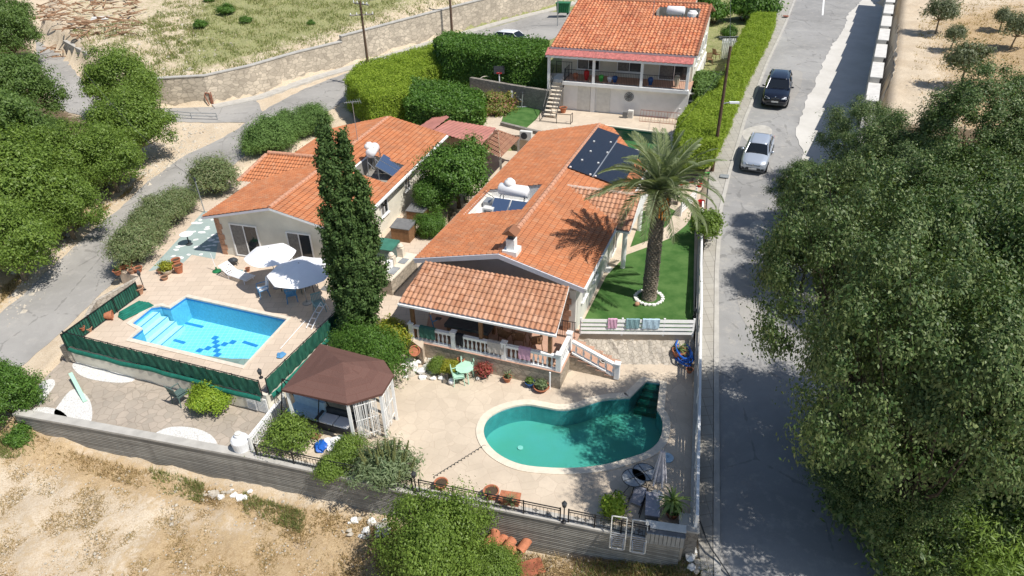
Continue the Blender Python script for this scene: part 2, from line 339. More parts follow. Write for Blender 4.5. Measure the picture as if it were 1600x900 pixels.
# ------------------------------------------------------------------ object helpers
def tag(o, label=None, cat=None, group=None, kind=None):
    if label: o['label'] = label
    if cat: o['category'] = cat
    if group: o['group'] = group
    if kind: o['kind'] = kind
    return o
def thing(name, label, cat, loc=(0, 0, 0), rz=0.0, group=None):
    o = bpy.data.objects.new(name, None); COL.objects.link(o); o.empty_display_size = .3
    o.location = loc; o.rotation_euler = (0, 0, rz); return tag(o, label, cat, group)
def copy_tree(o, parent=None):
    c = o.copy(); COL.objects.link(c)
    if parent is not None: c.parent = parent
    for ch in list(KIDS.get(o.name, [])): copy_tree(ch, c)
    return c
KIDS = {}
def linkobj(name, me, parent=None):
    o = bpy.data.objects.new(name, me); COL.objects.link(o)
    if parent is not None:
        o.parent = parent; KIDS.setdefault(parent.name, []).append(o)
    return o
def dup(o, loc, rz=0.0, label=None, scale=None, group=None):
    c = copy_tree2(o); c.location = loc; c.rotation_euler = (0, 0, rz)
    if label: c['label'] = label
    if group: c['group'] = group
    if scale is not None: c.scale = (scale,)*3 if isinstance(scale, (int, float)) else scale
    return c
def copy_tree2(o, parent=None):
    c = o.copy(); COL.objects.link(c)
    if parent is not None:
        c.parent = parent; KIDS.setdefault(parent.name, []).append(c)
    for ch in list(KIDS.get(o.name, [])): copy_tree2(ch, c)
    return c
class MB:
    """collects simple solids; build() links them as one mesh"""
    def __init__(s): s.v = []; s.f = []; s.uv = None
    def add(s, vs, fs):
        n = len(s.v); s.v += [tuple(p) for p in vs]; s.f += [tuple(i+n for i in f) for f in fs]; return s
    def box(s, x0, x1, y0, y1, z0, z1):
        return s.add([(x0, y0, z0), (x1, y0, z0), (x1, y1, z0), (x0, y1, z0), (x0, y0, z1), (x1, y0, z1), (x1, y1, z1), (x0, y1, z1)],
                     [(3, 2, 1, 0), (4, 5, 6, 7), (0, 1, 5, 4), (1, 2, 6, 5), (2, 3, 7, 6), (3, 0, 4, 7)])
    def obox(s, c, sx, sy, sz, rz=0, tilt=0, axis='X'):
        m = Matrix.Translation(c) @ Matrix.Rotation(rz, 4, 'Z') @ Matrix.Rotation(tilt, 4, axis)
        vs = [m @ Vector((a*sx/2, b*sy/2, d*sz/2)) for d in (-1, 1) for (a, b) in ((-1, -1), (1, -1), (1, 1), (-1, 1))]
        return s.add(vs, [(3, 2, 1, 0), (4, 5, 6, 7), (0, 1, 5, 4), (1, 2, 6, 5), (2, 3, 7, 6), (3, 0, 4, 7)])
    def bar(s, p, q, r=.02, n=6, r2=None, cap=True):
        p, q = Vector(p), Vector(q); d = q-p
        if d.length < 1e-6: return s
        r2 = r if r2 is None else r2
        z = d.normalized(); a = Vector((0, 0, 1)) if abs(z.z) < .95 else Vector((1, 0, 0))
        x = z.cross(a).normalized(); y = z.cross(x)
        vs = []
        for (c, rr) in ((p, r), (q, r2)):
            for i in range(n):
                t = 2*math.pi*i/n+math.pi/n; vs.append(c+x*math.cos(t)*rr+y*math.sin(t)*rr)
        fs = [(i, (i+1) % n, n+(i+1) % n, n+i) for i in range(n)]
        if cap: fs += [tuple(reversed(range(n))), tuple(range(n, 2*n))]
        fs = [tuple(reversed(f)) for f in fs]
        return s.add(vs, fs)
    def path(s, pts, r=.02, n=6):
        pts = [Vector(p) for p in pts]; rings = []; vs = []
        for i, p in enumerate(pts):
            d = (pts[min(i+1, len(pts)-1)]-pts[max(i-1, 0)]).normalized()
            a = Vector((0, 0, 1)) if abs(d.z) < .95 else Vector((1, 0, 0))
            x = d.cross(a).normalized(); y = d.cross(x); rr = r[i] if isinstance(r, (list, tuple)) else r
            for k in range(n):
                t = 2*math.pi*k/n; vs.append(p+x*math.cos(t)*rr+y*math.sin(t)*rr)
        fs = []
        for i in range(len(pts)-1):
            for k in range(n): fs.append((i*n+k, (i+1)*n+k, (i+1)*n+(k+1) % n, i*n+(k+1) % n))
        fs += [tuple(range(n)), tuple(reversed(range((len(pts)-1)*n, len(pts)*n)))]
        return s.add(vs, fs)
    def lathe(s, prof, c=(0, 0, 0), n=16):
        vs = []; c = Vector(c)
        for (r, z) in prof:
            for k in range(n):
                t = 2*math.pi*k/n; vs.append(c+Vector((r*math.cos(t), r*math.sin(t), z)))
        fs = []
        for i in range(len(prof)-1):
            for k in range(n): fs.append((i*n+k, i*n+(k+1) % n, (i+1)*n+(k+1) % n, (i+1)*n+k))
        fs += [tuple(reversed(range(n))), tuple(range((len(prof)-1)*n, len(prof)*n))]
        return s.add(vs, fs)
    def prism(s, poly, z0, z1):
        """poly: list of (x,y) ccw; z1 may be a list (one height per corner)"""
        n = len(poly); area = sum(poly[i][0]*poly[(i+1) % n][1]-poly[(i+1) % n][0]*poly[i][1] for i in range(n))
        zs = list(z1) if isinstance(z1, (list, tuple)) else [z1]*n
        if area < 0: poly = list(reversed(poly)); zs = list(reversed(zs))
        vs = [(p[0], p[1], z0) for p in poly]+[(p[0], p[1], z) for p, z in zip(poly, zs)]
        fs = [tuple(reversed(range(n))), tuple(range(n, 2*n))]+[(i, (i+1) % n, n+(i+1) % n, n+i) for i in range(n)]
        return s.add(vs, fs)
    def blob(s, c, rx, ry, rz, seed=0, sub=2, amp=.2):
        bm = bmesh.new(); bmesh.ops.create_icosphere(bm, subdivisions=sub, radius=1)
        r = random.Random(seed); ph = [r.uniform(0, 6.3) for _ in range(6)]
        vs = []
        for v in bm.verts:
            p = v.co; k = 1+amp*(math.sin(p.x*3+ph[0])*math.cos(p.y*4+ph[1])+.6*math.sin(p.z*5+ph[2]+p.x*6))
            vs.append((c[0]+p.x*rx*k, c[1]+p.y*ry*k, c[2]+p.z*rz*k))
        fs = [tuple(v.index for v in f.verts) for f in bm.faces]; bm.free()
        return s.add(vs, fs)
    def build(s, name, mat, parent=None, world=False, smooth=False, bevel=0):
        me = bpy.data.meshes.new(name)
        off = Vector(parent.location) if (world and parent is not None) else Vector((0, 0, 0))
        me.from_pydata([tuple(Vector(p)-off) for p in s.v] if off.length else s.v, [], s.f); me.update()
        me.materials.append(mt(mat) if isinstance(mat, str) else mat)
        me.polygons.foreach_set('use_smooth', [bool(smooth)]*len(me.polygons))
        o = linkobj(name, me, parent)
        if bevel:
            m = o.modifiers.new('bevel', 'BEVEL'); m.width = bevel; m.segments = 2; m.limit_method = 'ANGLE'
        return o
def npmesh(name, V, F, mat, parent=None, uv=None, smooth=False):
    """V (n,3) array; F (m,k) array"""
    me = bpy.data.meshes.new(name); k = F.shape[1]
    me.vertices.add(len(V)); me.vertices.foreach_set('co', np.asarray(V, np.float32).ravel())
    me.loops.add(F.size); me.loops.foreach_set('vertex_index', F.astype(np.int32).ravel())
    me.polygons.add(len(F)); me.polygons.foreach_set('loop_start', np.arange(0, F.size, k, dtype=np.int32))
    me.polygons.foreach_set('loop_total', np.full(len(F), k, np.int32))
    me.polygons.foreach_set('use_smooth', np.full(len(F), bool(smooth)))
    me.update(calc_edges=True)
    if uv is not None:
        l = me.uv_layers.new(name='UV'); l.data.foreach_set('uv', np.asarray(uv, np.float32)[F.ravel()].ravel())
    me.materials.append(mt(mat) if isinstance(mat, str) else mat)
    return linkobj(name, me, parent)
def inside(poly, X, Y):
    """vectorised point in polygon"""
    X = np.asarray(X); Y = np.asarray(Y); r = np.zeros(X.shape, bool); n = len(poly); j = n-1
    for i in range(n):
        xi, yi = poly[i][0], poly[i][1]; xj, yj = poly[j][0], poly[j][1]
        c = ((yi > Y) != (yj > Y)) & (X < (xj-xi)*(Y-yi)/((yj-yi) or 1e-9)+xi)
        r ^= c; j = i
    return r
def poly_dist(poly, X, Y, closed=True):
    d = np.full(np.shape(X), 1e9); n = len(poly)
    for i in range(n if closed else n-1):
        a = poly[i]; b = poly[(i+1) % n]; dx, dy = b[0]-a[0], b[1]-a[1]; L = dx*dx+dy*dy or 1e-9
        t = np.clip(((X-a[0])*dx+(Y-a[1])*dy)/L, 0, 1)
        d = np.minimum(d, np.hypot(X-a[0]-t*dx, Y-a[1]-t*dy))
    return d

# ------------------------------------------------------------------ foliage
def leaf_arrays(P, N, size, asp=.5, jit=.45, up=.4, var=.5, r=None):
    """diamond leaves at points P facing roughly N"""
    r = r or rng; n = len(P)
    D = N+jit*r.normal(size=(n, 3)); D[:, 2] += up; D /= np.linalg.norm(D, axis=1, keepdims=True)+1e-9
    A = r.normal(size=(n, 3)); T = np.cross(D, A); T /= np.linalg.norm(T, axis=1, keepdims=True)+1e-9
    B = np.cross(D, T); s = size*(1+var*r.uniform(-1, 1, size=(n, 1)))
    V = np.stack([P-T*s, P+B*s*asp, P+T*s, P-B*s*asp], 1).reshape(-1, 3)
    return V, np.arange(n*4).reshape(n, 4)
def crown_points(rx, ry, rz, nc, per, sig, seed, low=-.35, hollow=.45, lumps=.22):
    r = np.random.default_rng(seed)
    d = r.normal(size=(nc*3, 3)); d /= np.linalg.norm(d, axis=1, keepdims=True); d = d[d[:, 2] > low][:nc]
    ph = r.uniform(0, 6.28, 8)
    az = np.arctan2(d[:, 1], d[:, 0])
    k = 1+lumps*(np.sin(2*az+ph[0])*.5+np.sin(3*az+ph[1]+2*d[:, 2])*.6+np.sin(5*az+ph[2])*.35+np.cos(4*d[:, 2]*2+ph[3])*.35)
    rad = hollow+(1-hollow)*r.uniform(0, 1, len(d))**.6
    c = d*np.array([rx, ry, rz])*(k*rad)[:, None]
    cs = sig*(.7+.6*r.uniform(size=(len(c), 1)))
    off = r.normal(size=(len(c), per, 3))*cs[:, None, :]*np.array([1, 1, .7])
    P = (c[:, None, :]+off).reshape(-1, 3)
    N = (off/ (np.linalg.norm(off, axis=2, keepdims=True)+1e-6)).reshape(-1, 3)*.7+np.repeat(d, per, 0)*.5
    return P, N, c, r
def tree_proto(name, label, cat, H, rx, rz, mat, trunk_r=.22, nc=170, per=110, sig=.42, leaf=.11, seed=1, bark='bark', low=-.35, asp=.5, lumps=.22, lean=(0, 0), stems=1, group=None, ry=None, hollow=.45):
    """trunk with limbs reaching into the clumps, crown of leaf-sized faces"""
    t = thing(name, label, cat, group=group)
    P, N, c, r = crown_points(rx, ry or rx, rz, nc, per, sig, seed, low, hollow, lumps)
    cz = H-rz; ctr = np.array([lean[0], lean[1], cz])
    V, F = leaf_arrays(P+ctr, N, leaf, asp, r=r)
    npmesh('crown', V, F, mat, t)
    m = MB(); fork = Vector((lean[0]*.4, lean[1]*.4, max(.4, cz-rz*.75)))
    for s_ in range(stems):
        b0 = Vector((r.uniform(-.25, .25)*(stems > 1), r.uniform(-.25, .25)*(stems > 1), -.4))
        m.path([b0, b0*.6+Vector((r.uniform(-.1, .1), r.uniform(-.1, .1), fork.z*.5)), fork], [trunk_r*1.25, trunk_r, trunk_r*.8], 8)
    idx = r.choice(len(c), min(22, len(c)), replace=False)
    for i in idx:
        e = Vector(c[i]+ctr)*1.0; mid = fork.lerp(e, .5)+Vector((0, 0, -.12*rz))+Vector(r.normal(size=3)*.12)
        m.path([fork, mid, e], [trunk_r*.5, trunk_r*.26, trunk_r*.07], 5)
    m.build('trunk', bark, t); return t
def bush_proto(name, label, cat, rx, rz, mat, nc=60, per=90, sig=.2, leaf=.06, seed=1, asp=.5, low=-.1, group=None, ry=None, jit=.45, stems=True):
    t = thing(name, label, cat, group=group)
    P, N, c, r = crown_points(rx, ry or rx, rz, nc, per, sig, seed, low, .35)
    P = P+np.array([0, 0, rz*.75]); P[:, 2] = np.abs(P[:, 2])
    V, F = leaf_arrays(P, N, leaf, asp, jit, r=r); npmesh('foliage', V, F, mat, t)
    if stems:
        m = MB()
        for i in r.choice(len(c), min(9, len(c)), replace=False):
            m.bar((0, 0, -.2), Vector(c[i])+Vector((0, 0, rz*.7)), .035, 5, .012)
        m.build('stem', 'bark', t)
    return t
def place(proto, px, py, z, label, rz=0, scale=1.0, group=None, used=set()):
    p = at(px, py, z)
    if proto.name not in used:
        used.add(proto.name); proto.location = p; proto.rotation_euler = (0, 0, rz)
        proto.scale = (scale,)*3 if isinstance(scale, (int, float)) else scale
        proto['label'] = label
        if group: proto['group'] = group
        return proto
    return dup(proto, p, rz, label, scale, group)
def hedge(name, label, poly, z0, h, mat, n, leaf=.07, seed=1, asp=.45, topj=.12, group=None, cat='hedge', core='leaf_dark'):
    """clipped hedge: leaf faces over the top and sides of an extruded plan, twiggy core inside"""
    r = np.random.default_rng(seed); poly = [tuple(p)[:2] for p in poly]
    A = np.array(poly); cx, cy = A.mean(0); t = thing(name, label, cat, (cx, cy, z0), group=group)
    x0, y0 = A.min(0)-.2; x1, y1 = A.max(0)+.2
    X = r.uniform(x0, x1, n*4); Y = r.uniform(y0, y1, n*4); k = inside(poly, X, Y); X, Y = X[k][:n], Y[k][:n]
    d = poly_dist(poly, X, Y)
    rim = np.clip(d/.35, 0, 1)
    top = h*(.93+.07*rim)+r.normal(size=len(X))*topj+.10*np.sin(X*2.1)*np.cos(Y*1.7)
    P1 = np.stack([X, Y, top-np.abs(r.normal(size=len(X)))*.12], 1); N1 = np.tile([0, 0, 1.0], (len(X), 1))
    Ps = [P1]; Ns = [N1]; m = len(poly); area = sum(poly[i][0]*poly[(i+1) % m][1]-poly[(i+1) % m][0]*poly[i][1] for i in range(m))
    sg = 1 if area > 0 else -1
    topA = max(abs(area)/2, 1); dens = len(X)/topA
    for i in range(m):
        a = np.array(poly[i]); b = np.array(poly[(i+1) % m]); L = np.linalg.norm(b-a); q = int(L*h*dens)+1
        tt = r.uniform(0, 1, q); nn = sg*np.array([(b-a)[1], -(b-a)[0]])/(L+1e-9)
        zz = r.uniform(0, h*1.0, q); off = r.normal(size=q)*.10-.05+.08*np.sin(tt*L*2.3+zz*2)
        xy = a+(b-a)*tt[:, None]+nn*off[:, None]
        Ps.append(np.column_stack([xy, zz])); Ns.append(np.tile([nn[0], nn[1], .3], (q, 1)))
    P = np.concatenate(Ps); N = np.concatenate(Ns); P[:, 0] -= cx; P[:, 1] -= cy
    V, F = leaf_arrays(P, N, leaf, asp, .6, .15, r=r); npmesh('foliage', V, F, mat, t)
    c = MB(); sh = [(cx+(p[0]-cx), cy+(p[1]-cy)) for p in poly]
    ins = []
    for i in range(m):
        p0 = np.array(poly[i-1]); p1 = np.array(poly[i]); p2 = np.array(poly[(i+1) % m])
        e1 = (p1-p0)/(np.linalg.norm(p1-p0)+1e-9); e2 = (p2-p1)/(np.linalg.norm(p2-p1)+1e-9)
        n1 = -sg*np.array([e1[1], -e1[0]]); n2 = -sg*np.array([e2[1], -e2[0]]); nn = n1+n2; nn = nn/(np.linalg.norm(nn)+1e-9)
        ins.append((p1[0]+nn[0]*.22-cx, p1[1]+nn[1]*.22-cy))
    c.prism(ins, -.3, h*.86); c.build('twig_core', core, t)
    return t

# ------------------------------------------------------------------ tiled roof plane in a local frame
def tile_plane(name, O, U, Vv, poly, mat, parent, p=.24, c=.32, amp=.03, step=.03, holes=(), seg=6):
    """O origin, U along the eave, Vv up the slope (3-vectors, local to parent); poly convex in (u,v) metres"""
    O, U, Vv = Vector(O), Vector(U).normalized(), Vector(Vv).normalized(); N = U.cross(Vv)
    us = [q[0] for q in poly]; vs = [q[1] for q in poly]
    u0 = math.floor(min(us)/p)*p; u1 = max(us); v0 = math.floor(min(vs)/c)*c; v1 = max(vs)
    nu = int((u1-u0)/(p/seg))+2; nv = int((v1-v0)/c)+1
    uu = u0+np.arange(nu)*(p/seg); ph = (np.arange(nu) % seg)/seg
    prof = amp*np.where(ph < .68, np.sin(np.pi*np.clip(ph/.68, 0, 1)), -.25*np.sin(np.pi*np.clip((ph-.68)/.32, 0, 1)))
    rows = []
    for k in range(nv):
        rows.append((v0+k*c, step)); rows.append((v0+(k+1)*c-.001, 0.0))
    vv = np.array([q[0] for q in rows]); hh = np.array([q[1] for q in rows])
    UU, VV = np.meshgrid(uu, vv); HH = prof[None, :]+hh[:, None]
    P = np.array(O)[None, None]+UU[..., None]*np.array(U)+VV[..., None]*np.array(Vv)+HH[..., None]*np.array(N)
    nr = len(vv); idx = np.arange(nr*nu).reshape(nr, nu)
    F = np.stack([idx[:-1, :-1], idx[:-1, 1:], idx[1:, 1:], idx[1:, :-1]], -1).reshape(-1, 4)
    cu = (UU[:-1, :-1]+UU[:-1, 1:])/2; cv = (VV[:-1, :-1]+VV[1:, :-1])/2
    keep = np.ones(cu.size, bool)
    for (a0, a1, b0, b1) in holes: keep &= ~((cu.ravel() > a0) & (cu.ravel() < a1) & (cv.ravel() > b0) & (cv.ravel() < b1))
    F = F[keep]; uv = np.stack([UU.ravel()+1e-4, VV.ravel()+1e-4], 1)
    o = npmesh(name, P.reshape(-1, 3), F, mat, parent, uv=uv)
    bm = bmesh.new(); bm.from_mesh(o.data)
    cxx = sum(us)/len(us); cyy = sum(vs)/len(vs); ctr = O+U*cxx+Vv*cyy
    for i in range(len(poly)):
        a = poly[i]; b = poly[(i+1) % len(poly)]
        A = O+U*a[0]+Vv*a[1]; B = O+U*b[0]+Vv*b[1]; nn = (B-A).cross(N)
        if nn.length < 1e-6: continue
        nn.normalize()
        if (ctr-A).dot(nn) > 0: nn = -nn
        bmesh.ops.bisect_plane(bm, geom=bm.verts[:]+bm.edges[:]+bm.faces[:], plane_co=A, plane_no=nn, clear_outer=True)
    bm.to_mesh(o.data); bm.free(); o.data.update()
    return o
def cap_run(mb, p, q, r=.12, L=.36):
    """overlapping half-round ridge tiles"""
    p, q = Vector(p), Vector(q); d = q-p; n = max(1, int(d.length/L)); d.normalize()
    x = d.cross(Vector((0, 0, 1))).normalized(); y = x.cross(d)
    for i in range(n):
        a = p+d*(i*L); b = a+d*(L*1.06); vs = []
        for (c, rr) in ((a, r*1.12), (b, r*.95)):
            for k in range(7):
                t = math.pi*k/6; vs.append(c+x*math.cos(t)*rr+y*(math.sin(t)*rr-.02))
        mb.add(vs, [(k, k+1, 8+k, 7+k) for k in range(6)]+[(6, 5, 4, 3, 2, 1, 0), (7, 8, 9, 10, 11, 12, 13)])
def window(parent, p, w, h, nrm, sill=True, panes=2, frame='white_paint', glass='window_glass', name='window', z0=None, open_=None):
    """p: lower-left corner on the wall (local), nrm: 'x+','x-','y+','y-' facing"""
    x, y, z = p; m = MB(); g = MB(); t = .07; sg = 1 if nrm[1] == '+' else -1
    def bx(mb, a0, a1, d0, d1, z0, z1):
        d0, d1 = sorted((d0*sg, d1*sg))
        if nrm[0] == 'y': mb.box(x+a0, x+a1, y+d0, y+d1, z0, z1)
        else: mb.box(x+d0, x+d1, y+a0, y+a1, z0, z1)
    bx(m, 0, t, -.05, .06, z, z+h); bx(m, w-t, w, -.05, .06, z, z+h); bx(m, t, w-t, -.05, .06, z+h-t, z+h); bx(m, t, w-t, -.05, .06, z, z+t)
    for k in range(1, panes): a = w*k/panes; bx(m, a-.03, a+.03, -.05, .05, z+t, z+h-t)
    f = m.build(name, frame, parent)
    bx(g, t, w-t, -.04, .02, z+t, z+h-t); g.build('pane', glass, f)
    if panes == 2:
        c = MB(); bx(c, t+.02, w*.46, .022, .026, z+t+.03, z+h-t-.02); c.build('curtain', 'curtain_grey', f)
    if sill:
        s_ = MB(); bx(s_, -.08, w+.08, -.03, .12, z-.07, z-.002); s_.build('sill', 'white_paint', f)
    return f

# ------------------------------------------------------------------ terrain
def zr(py): return float(np.interp(py, [-80, 0, 30, 130, 275, 320, 400, 500, 700, 850, 900, 1000], [6.1, 5.3, 5.0, 3.8, 2.1, 1.75, 1.25, .8, .1, -.3, -.5, -.8]))
def rbf(ctrl, X, Y):
    P = np.array([(c[0], c[1]) for c in ctrl]); Z = np.array([c[2] for c in ctrl]); n = len(P)
    D = np.hypot(P[:, None, 0]-P[None, :, 0], P[:, None, 1]-P[None, :, 1])
    A = np.zeros((n+1, n+1)); A[:n, :n] = -D; A[:n, n] = 1; A[n, :n] = 1
    w = np.linalg.solve(A+np.diag([-.3]*n+[0])*0, np.append(Z, 0))
    X = np.asarray(X, float); out = np.full(X.shape, w[n])
    for i in range(n): out -= w[i]*np.sqrt((X-P[i, 0])**2+(Y-P[i, 1])**2+.6)
    return out
ctl = []
for px, py in [(1122, 1000), (1124, 850), (1122, 700), (1122, 600), (1122, 500), (1122, 430), (1128, 330), (1142, 270), (1165, 190), (1200, 100), (1228, 40), (1243, 0), (1262, -60)]: ctl.append(at(px, py, zr(py)))
for px, py in [(1450, 1000), (1380, 880), (1330, 760), (1290, 600), (1265, 430), (1262, 300), (1262, 200), (1300, 110), (1345, 3), (1400, -60)]: ctl.append(at(px, py, zr(py)))
for px, py in [(1600, 900), (1600, 700), (1600, 500), (1500, 350)]: ctl.append(at(px, py, zr(py)+.2))
for px, py in [(1084, 700), (1084, 600), (1086, 480), (1092, 400)]: ctl.append(at(px, py, zr(py)-.05))
for px, py, z in [(-100, 720, -1.3), (0, 745, -1.3), (147, 716, -1.35), (100, 800, -1.4), (270, 750, -1.5), (400, 800, -1.6), (600, 850, -1.7), (800, 890, -1.75), (0, 890, -1.5), (300, 890, -1.7), (500, 960, -1.8), (950, 900, -1.6), (1050, 885, -1.3),
                  (1100, 850, -.45), (1100, 900, -.8), (-300, 960, -1.6), (20, 665, -.4), (60, 600, -.1), (105, 560, -.05),
                  (0, 520, -.2), (80, 440, 0.), (200, 330, .5), (330, 230, 1.1), (420, 180, 1.6), (520, 130, 2.2), (650, 85, 2.9), (800, 45, 4.0), (870, 15, 4.6), (-150, 640, -.4),
                  (45, 575, -.1), (180, 440, .3), (300, 320, .9), (400, 240, 1.4), (230, 165, 1.6), (110, 140, 2.2), (75, 80, 3.2), (340, 175, 1.5), (400, 150, 1.65), (540, 100, 2.4), (675, 62, 3.2), (800, 28, 4.2), (880, 5, 4.8),
                  (60, 300, 1.6), (0, 400, .9), (150, 250, 1.5), (0, 200, 3.0), (30, 440, .2), (-200, 400, 1.), (-200, 200, 4.),
                  (640, 150, 1.9), (740, 130, 2.2), (850, 190, 2.3), (1050, 215, 2.3), (700, 210, 1.), (550, 180, 1.5), (1080, 100, 3.6), (1150, 80, 4.2), (1130, 20, 4.8), (980, 0, 5.), (880, 40, 4.6)]: ctl.append(at(px, py, z))
for x, y, z in [(-70, 150, 9), (0, 150, 8), (90, 150, 9), (-75, -10, -1.5), (90, -10, 0), (90, 60, 5), (-75, 60, 4), (0, -5, -1.8)]: ctl.append(Vector((x, y, z)))
orch = [at(px, py, z) for px, py, z in [(1500, -60, 8.8), (1395, -20, 8.4), (1395, 8, 8.0), (1372, 140, 6.5), (1355, 230, 5.6), (1450, 60, 7.5), (1550, 20, 8.2), (1450, 130, 6.6), (1590, 120, 7.2), (1590, 240, 6.2), (1480, 260, 5.6), (1700, 100, 8)]]+[Vector((110, 160, 12)), Vector((60, 160, 12))]
wall_r = [at(px, py, z) for px, py, z in [(1404, -45, 8.9), (1400, -20, 8.5), (1395, 8, 8.1), (1384, 72, 7.4), (1372, 140, 6.6), (1362, 200, 6.0), (1352, 260, 5.4)]]
orch_poly = [(p.x, p.y) for p in wall_r]+[(40, 42), (95, 40), (130, 170), (wall_r[0].x+15, 170)]
orch_poly = [(p.x, p.y) for p in wall_r]+[(p[0], p[1]) for p in (at(1600, 330, 5.5), at(1900, 300, 6))]+[(130, 170), (wall_r[0].x+22, 170)]
field_wall_b = [(232, 168, 1.65), (250, 166, 1.65), (330, 163, 1.6), (400, 150, 1.65), (470, 126, 2.0), (540, 104, 2.4), (600, 85, 2.8), (675, 63, 3.2), (740, 45, 3.7), (800, 28, 4.2), (850, 15, 4.6), (900, 0, 4.95), (980, -25, 5.5)]
fw = [at(*q) for q in field_wall_b]
fh = [2.3, 2.4, 2.5, 2.7, 2.6, 2.75, 2.8, 2.8, 2.8, 2.7, 2.6, 2.5, 2.4]
field_c = [p+Vector((0, 0, h-.25)) for p, h in zip(fw, fh)]+[at(100, 60, 4.9), at(200, 60, 5.2), at(150, 10, 6.2), at(300, 30, 5.8), at(450, 10, 6.2), at(650, -10, 7.4), at(115, 120, 3.4)]+[Vector((-60, 150, 14)), Vector((10, 160, 12))]
field_poly = [(p.x, p.y) for p in fw]+[(30, 170), (-90, 170), (at(90, 40, 5).x-2, at(90, 40, 5).y), tuple(at(98, 75, 3.6)[:2]), tuple(at(140, 110, 3.0)[:2]), tuple(at(190, 148, 2.3)[:2])]
platforms = []          # (polygon, level): the earth stays below them
def T(X, Y):
    X = np.asarray(X, float); Y = np.asarray(Y, float)
    z = rbf(ctl, X, Y)
    for poly, cs, w in ((orch_poly, orch, .7), (field_poly, field_c, .5)):
        i = inside(poly, X, Y)
        if i.any():
            k = np.clip(poly_dist(poly, X[i], Y[i])/w, 0, 1); z[i] = z[i]*(1-k)+rbf(cs, X[i], Y[i])*k
    return z
def tz(x, y): return float(T(np.array([x]), np.array([y]))[0])
def atg(px, py, dz=0.0, z0=2.0):
    z = z0
    for _ in range(14):
        p = at(px, py, z); z = .5*z+.5*(tz(p.x, p.y)+dz)
    return at(px, py, z)
P1 = [at(103, 514, 1.85), at(408, 590, 1.85), at(520, 484, 1.85)]
D1, D2, D3 = [Vector((p.x, p.y, 1.0)) for p in P1]
deckA = [D1, D2, D3, at(534, 503, 1.0), at(600, 497, 1.0), at(640, 530, 1.0), at(660, 545, 1.0), at(700, 330, 1.0), at(705, 225, 1.0), at(520, 215, 1.0), at(330, 290, 1.0), at(262, 330, 1.0), at(185, 425, 1.0), at(217, 432, 1.0)]
court = [at(104, 556, .0), at(60, 600, .0), at(24, 650, 0), at(388, 712, 0), at(640, 768, 0), at(560, 560, 0), at(360, 560, 0), at(200, 540, 0)]
BL = Vector((4.7, -28.9, 0))
terr = [at(384, 712, 0.004), at(640, 769, 0.004), at(860, 810, 0.004), at(1068, 850, .004), at(1078, 800, .004), at(1082, 700, .004), at(1084, 600, .004), at(1086, 518, .1), at(905, 518, .1), at(860, 480, .004), at(540, 500, .004), at(452, 600, .004)]
lawn = [at(880, 520, .95), at(1084, 522, .95), at(1087, 440, 1.1), at(1092, 330, 1.45), at(1100, 262, 1.75), at(1060, 240, 1.75), at(985, 235, 1.5), at(760, 235, 1.3), at(720, 300, .95)]
updeck = [at(640, 235, 1.9), at(780, 208, 2.5), at(1046, 238, 2.5), at(1080, 190, 2.5), at(1085, 120, 2.5), at(730, 110, 2.5), at(700, 160, 2.5)]
for poly, z in ((deckA, .3), (court, -.9), (terr, -.9), (lawn, .2), (updeck, 1.6)): platforms.append(([(p[0], p[1]) for p in poly], z))
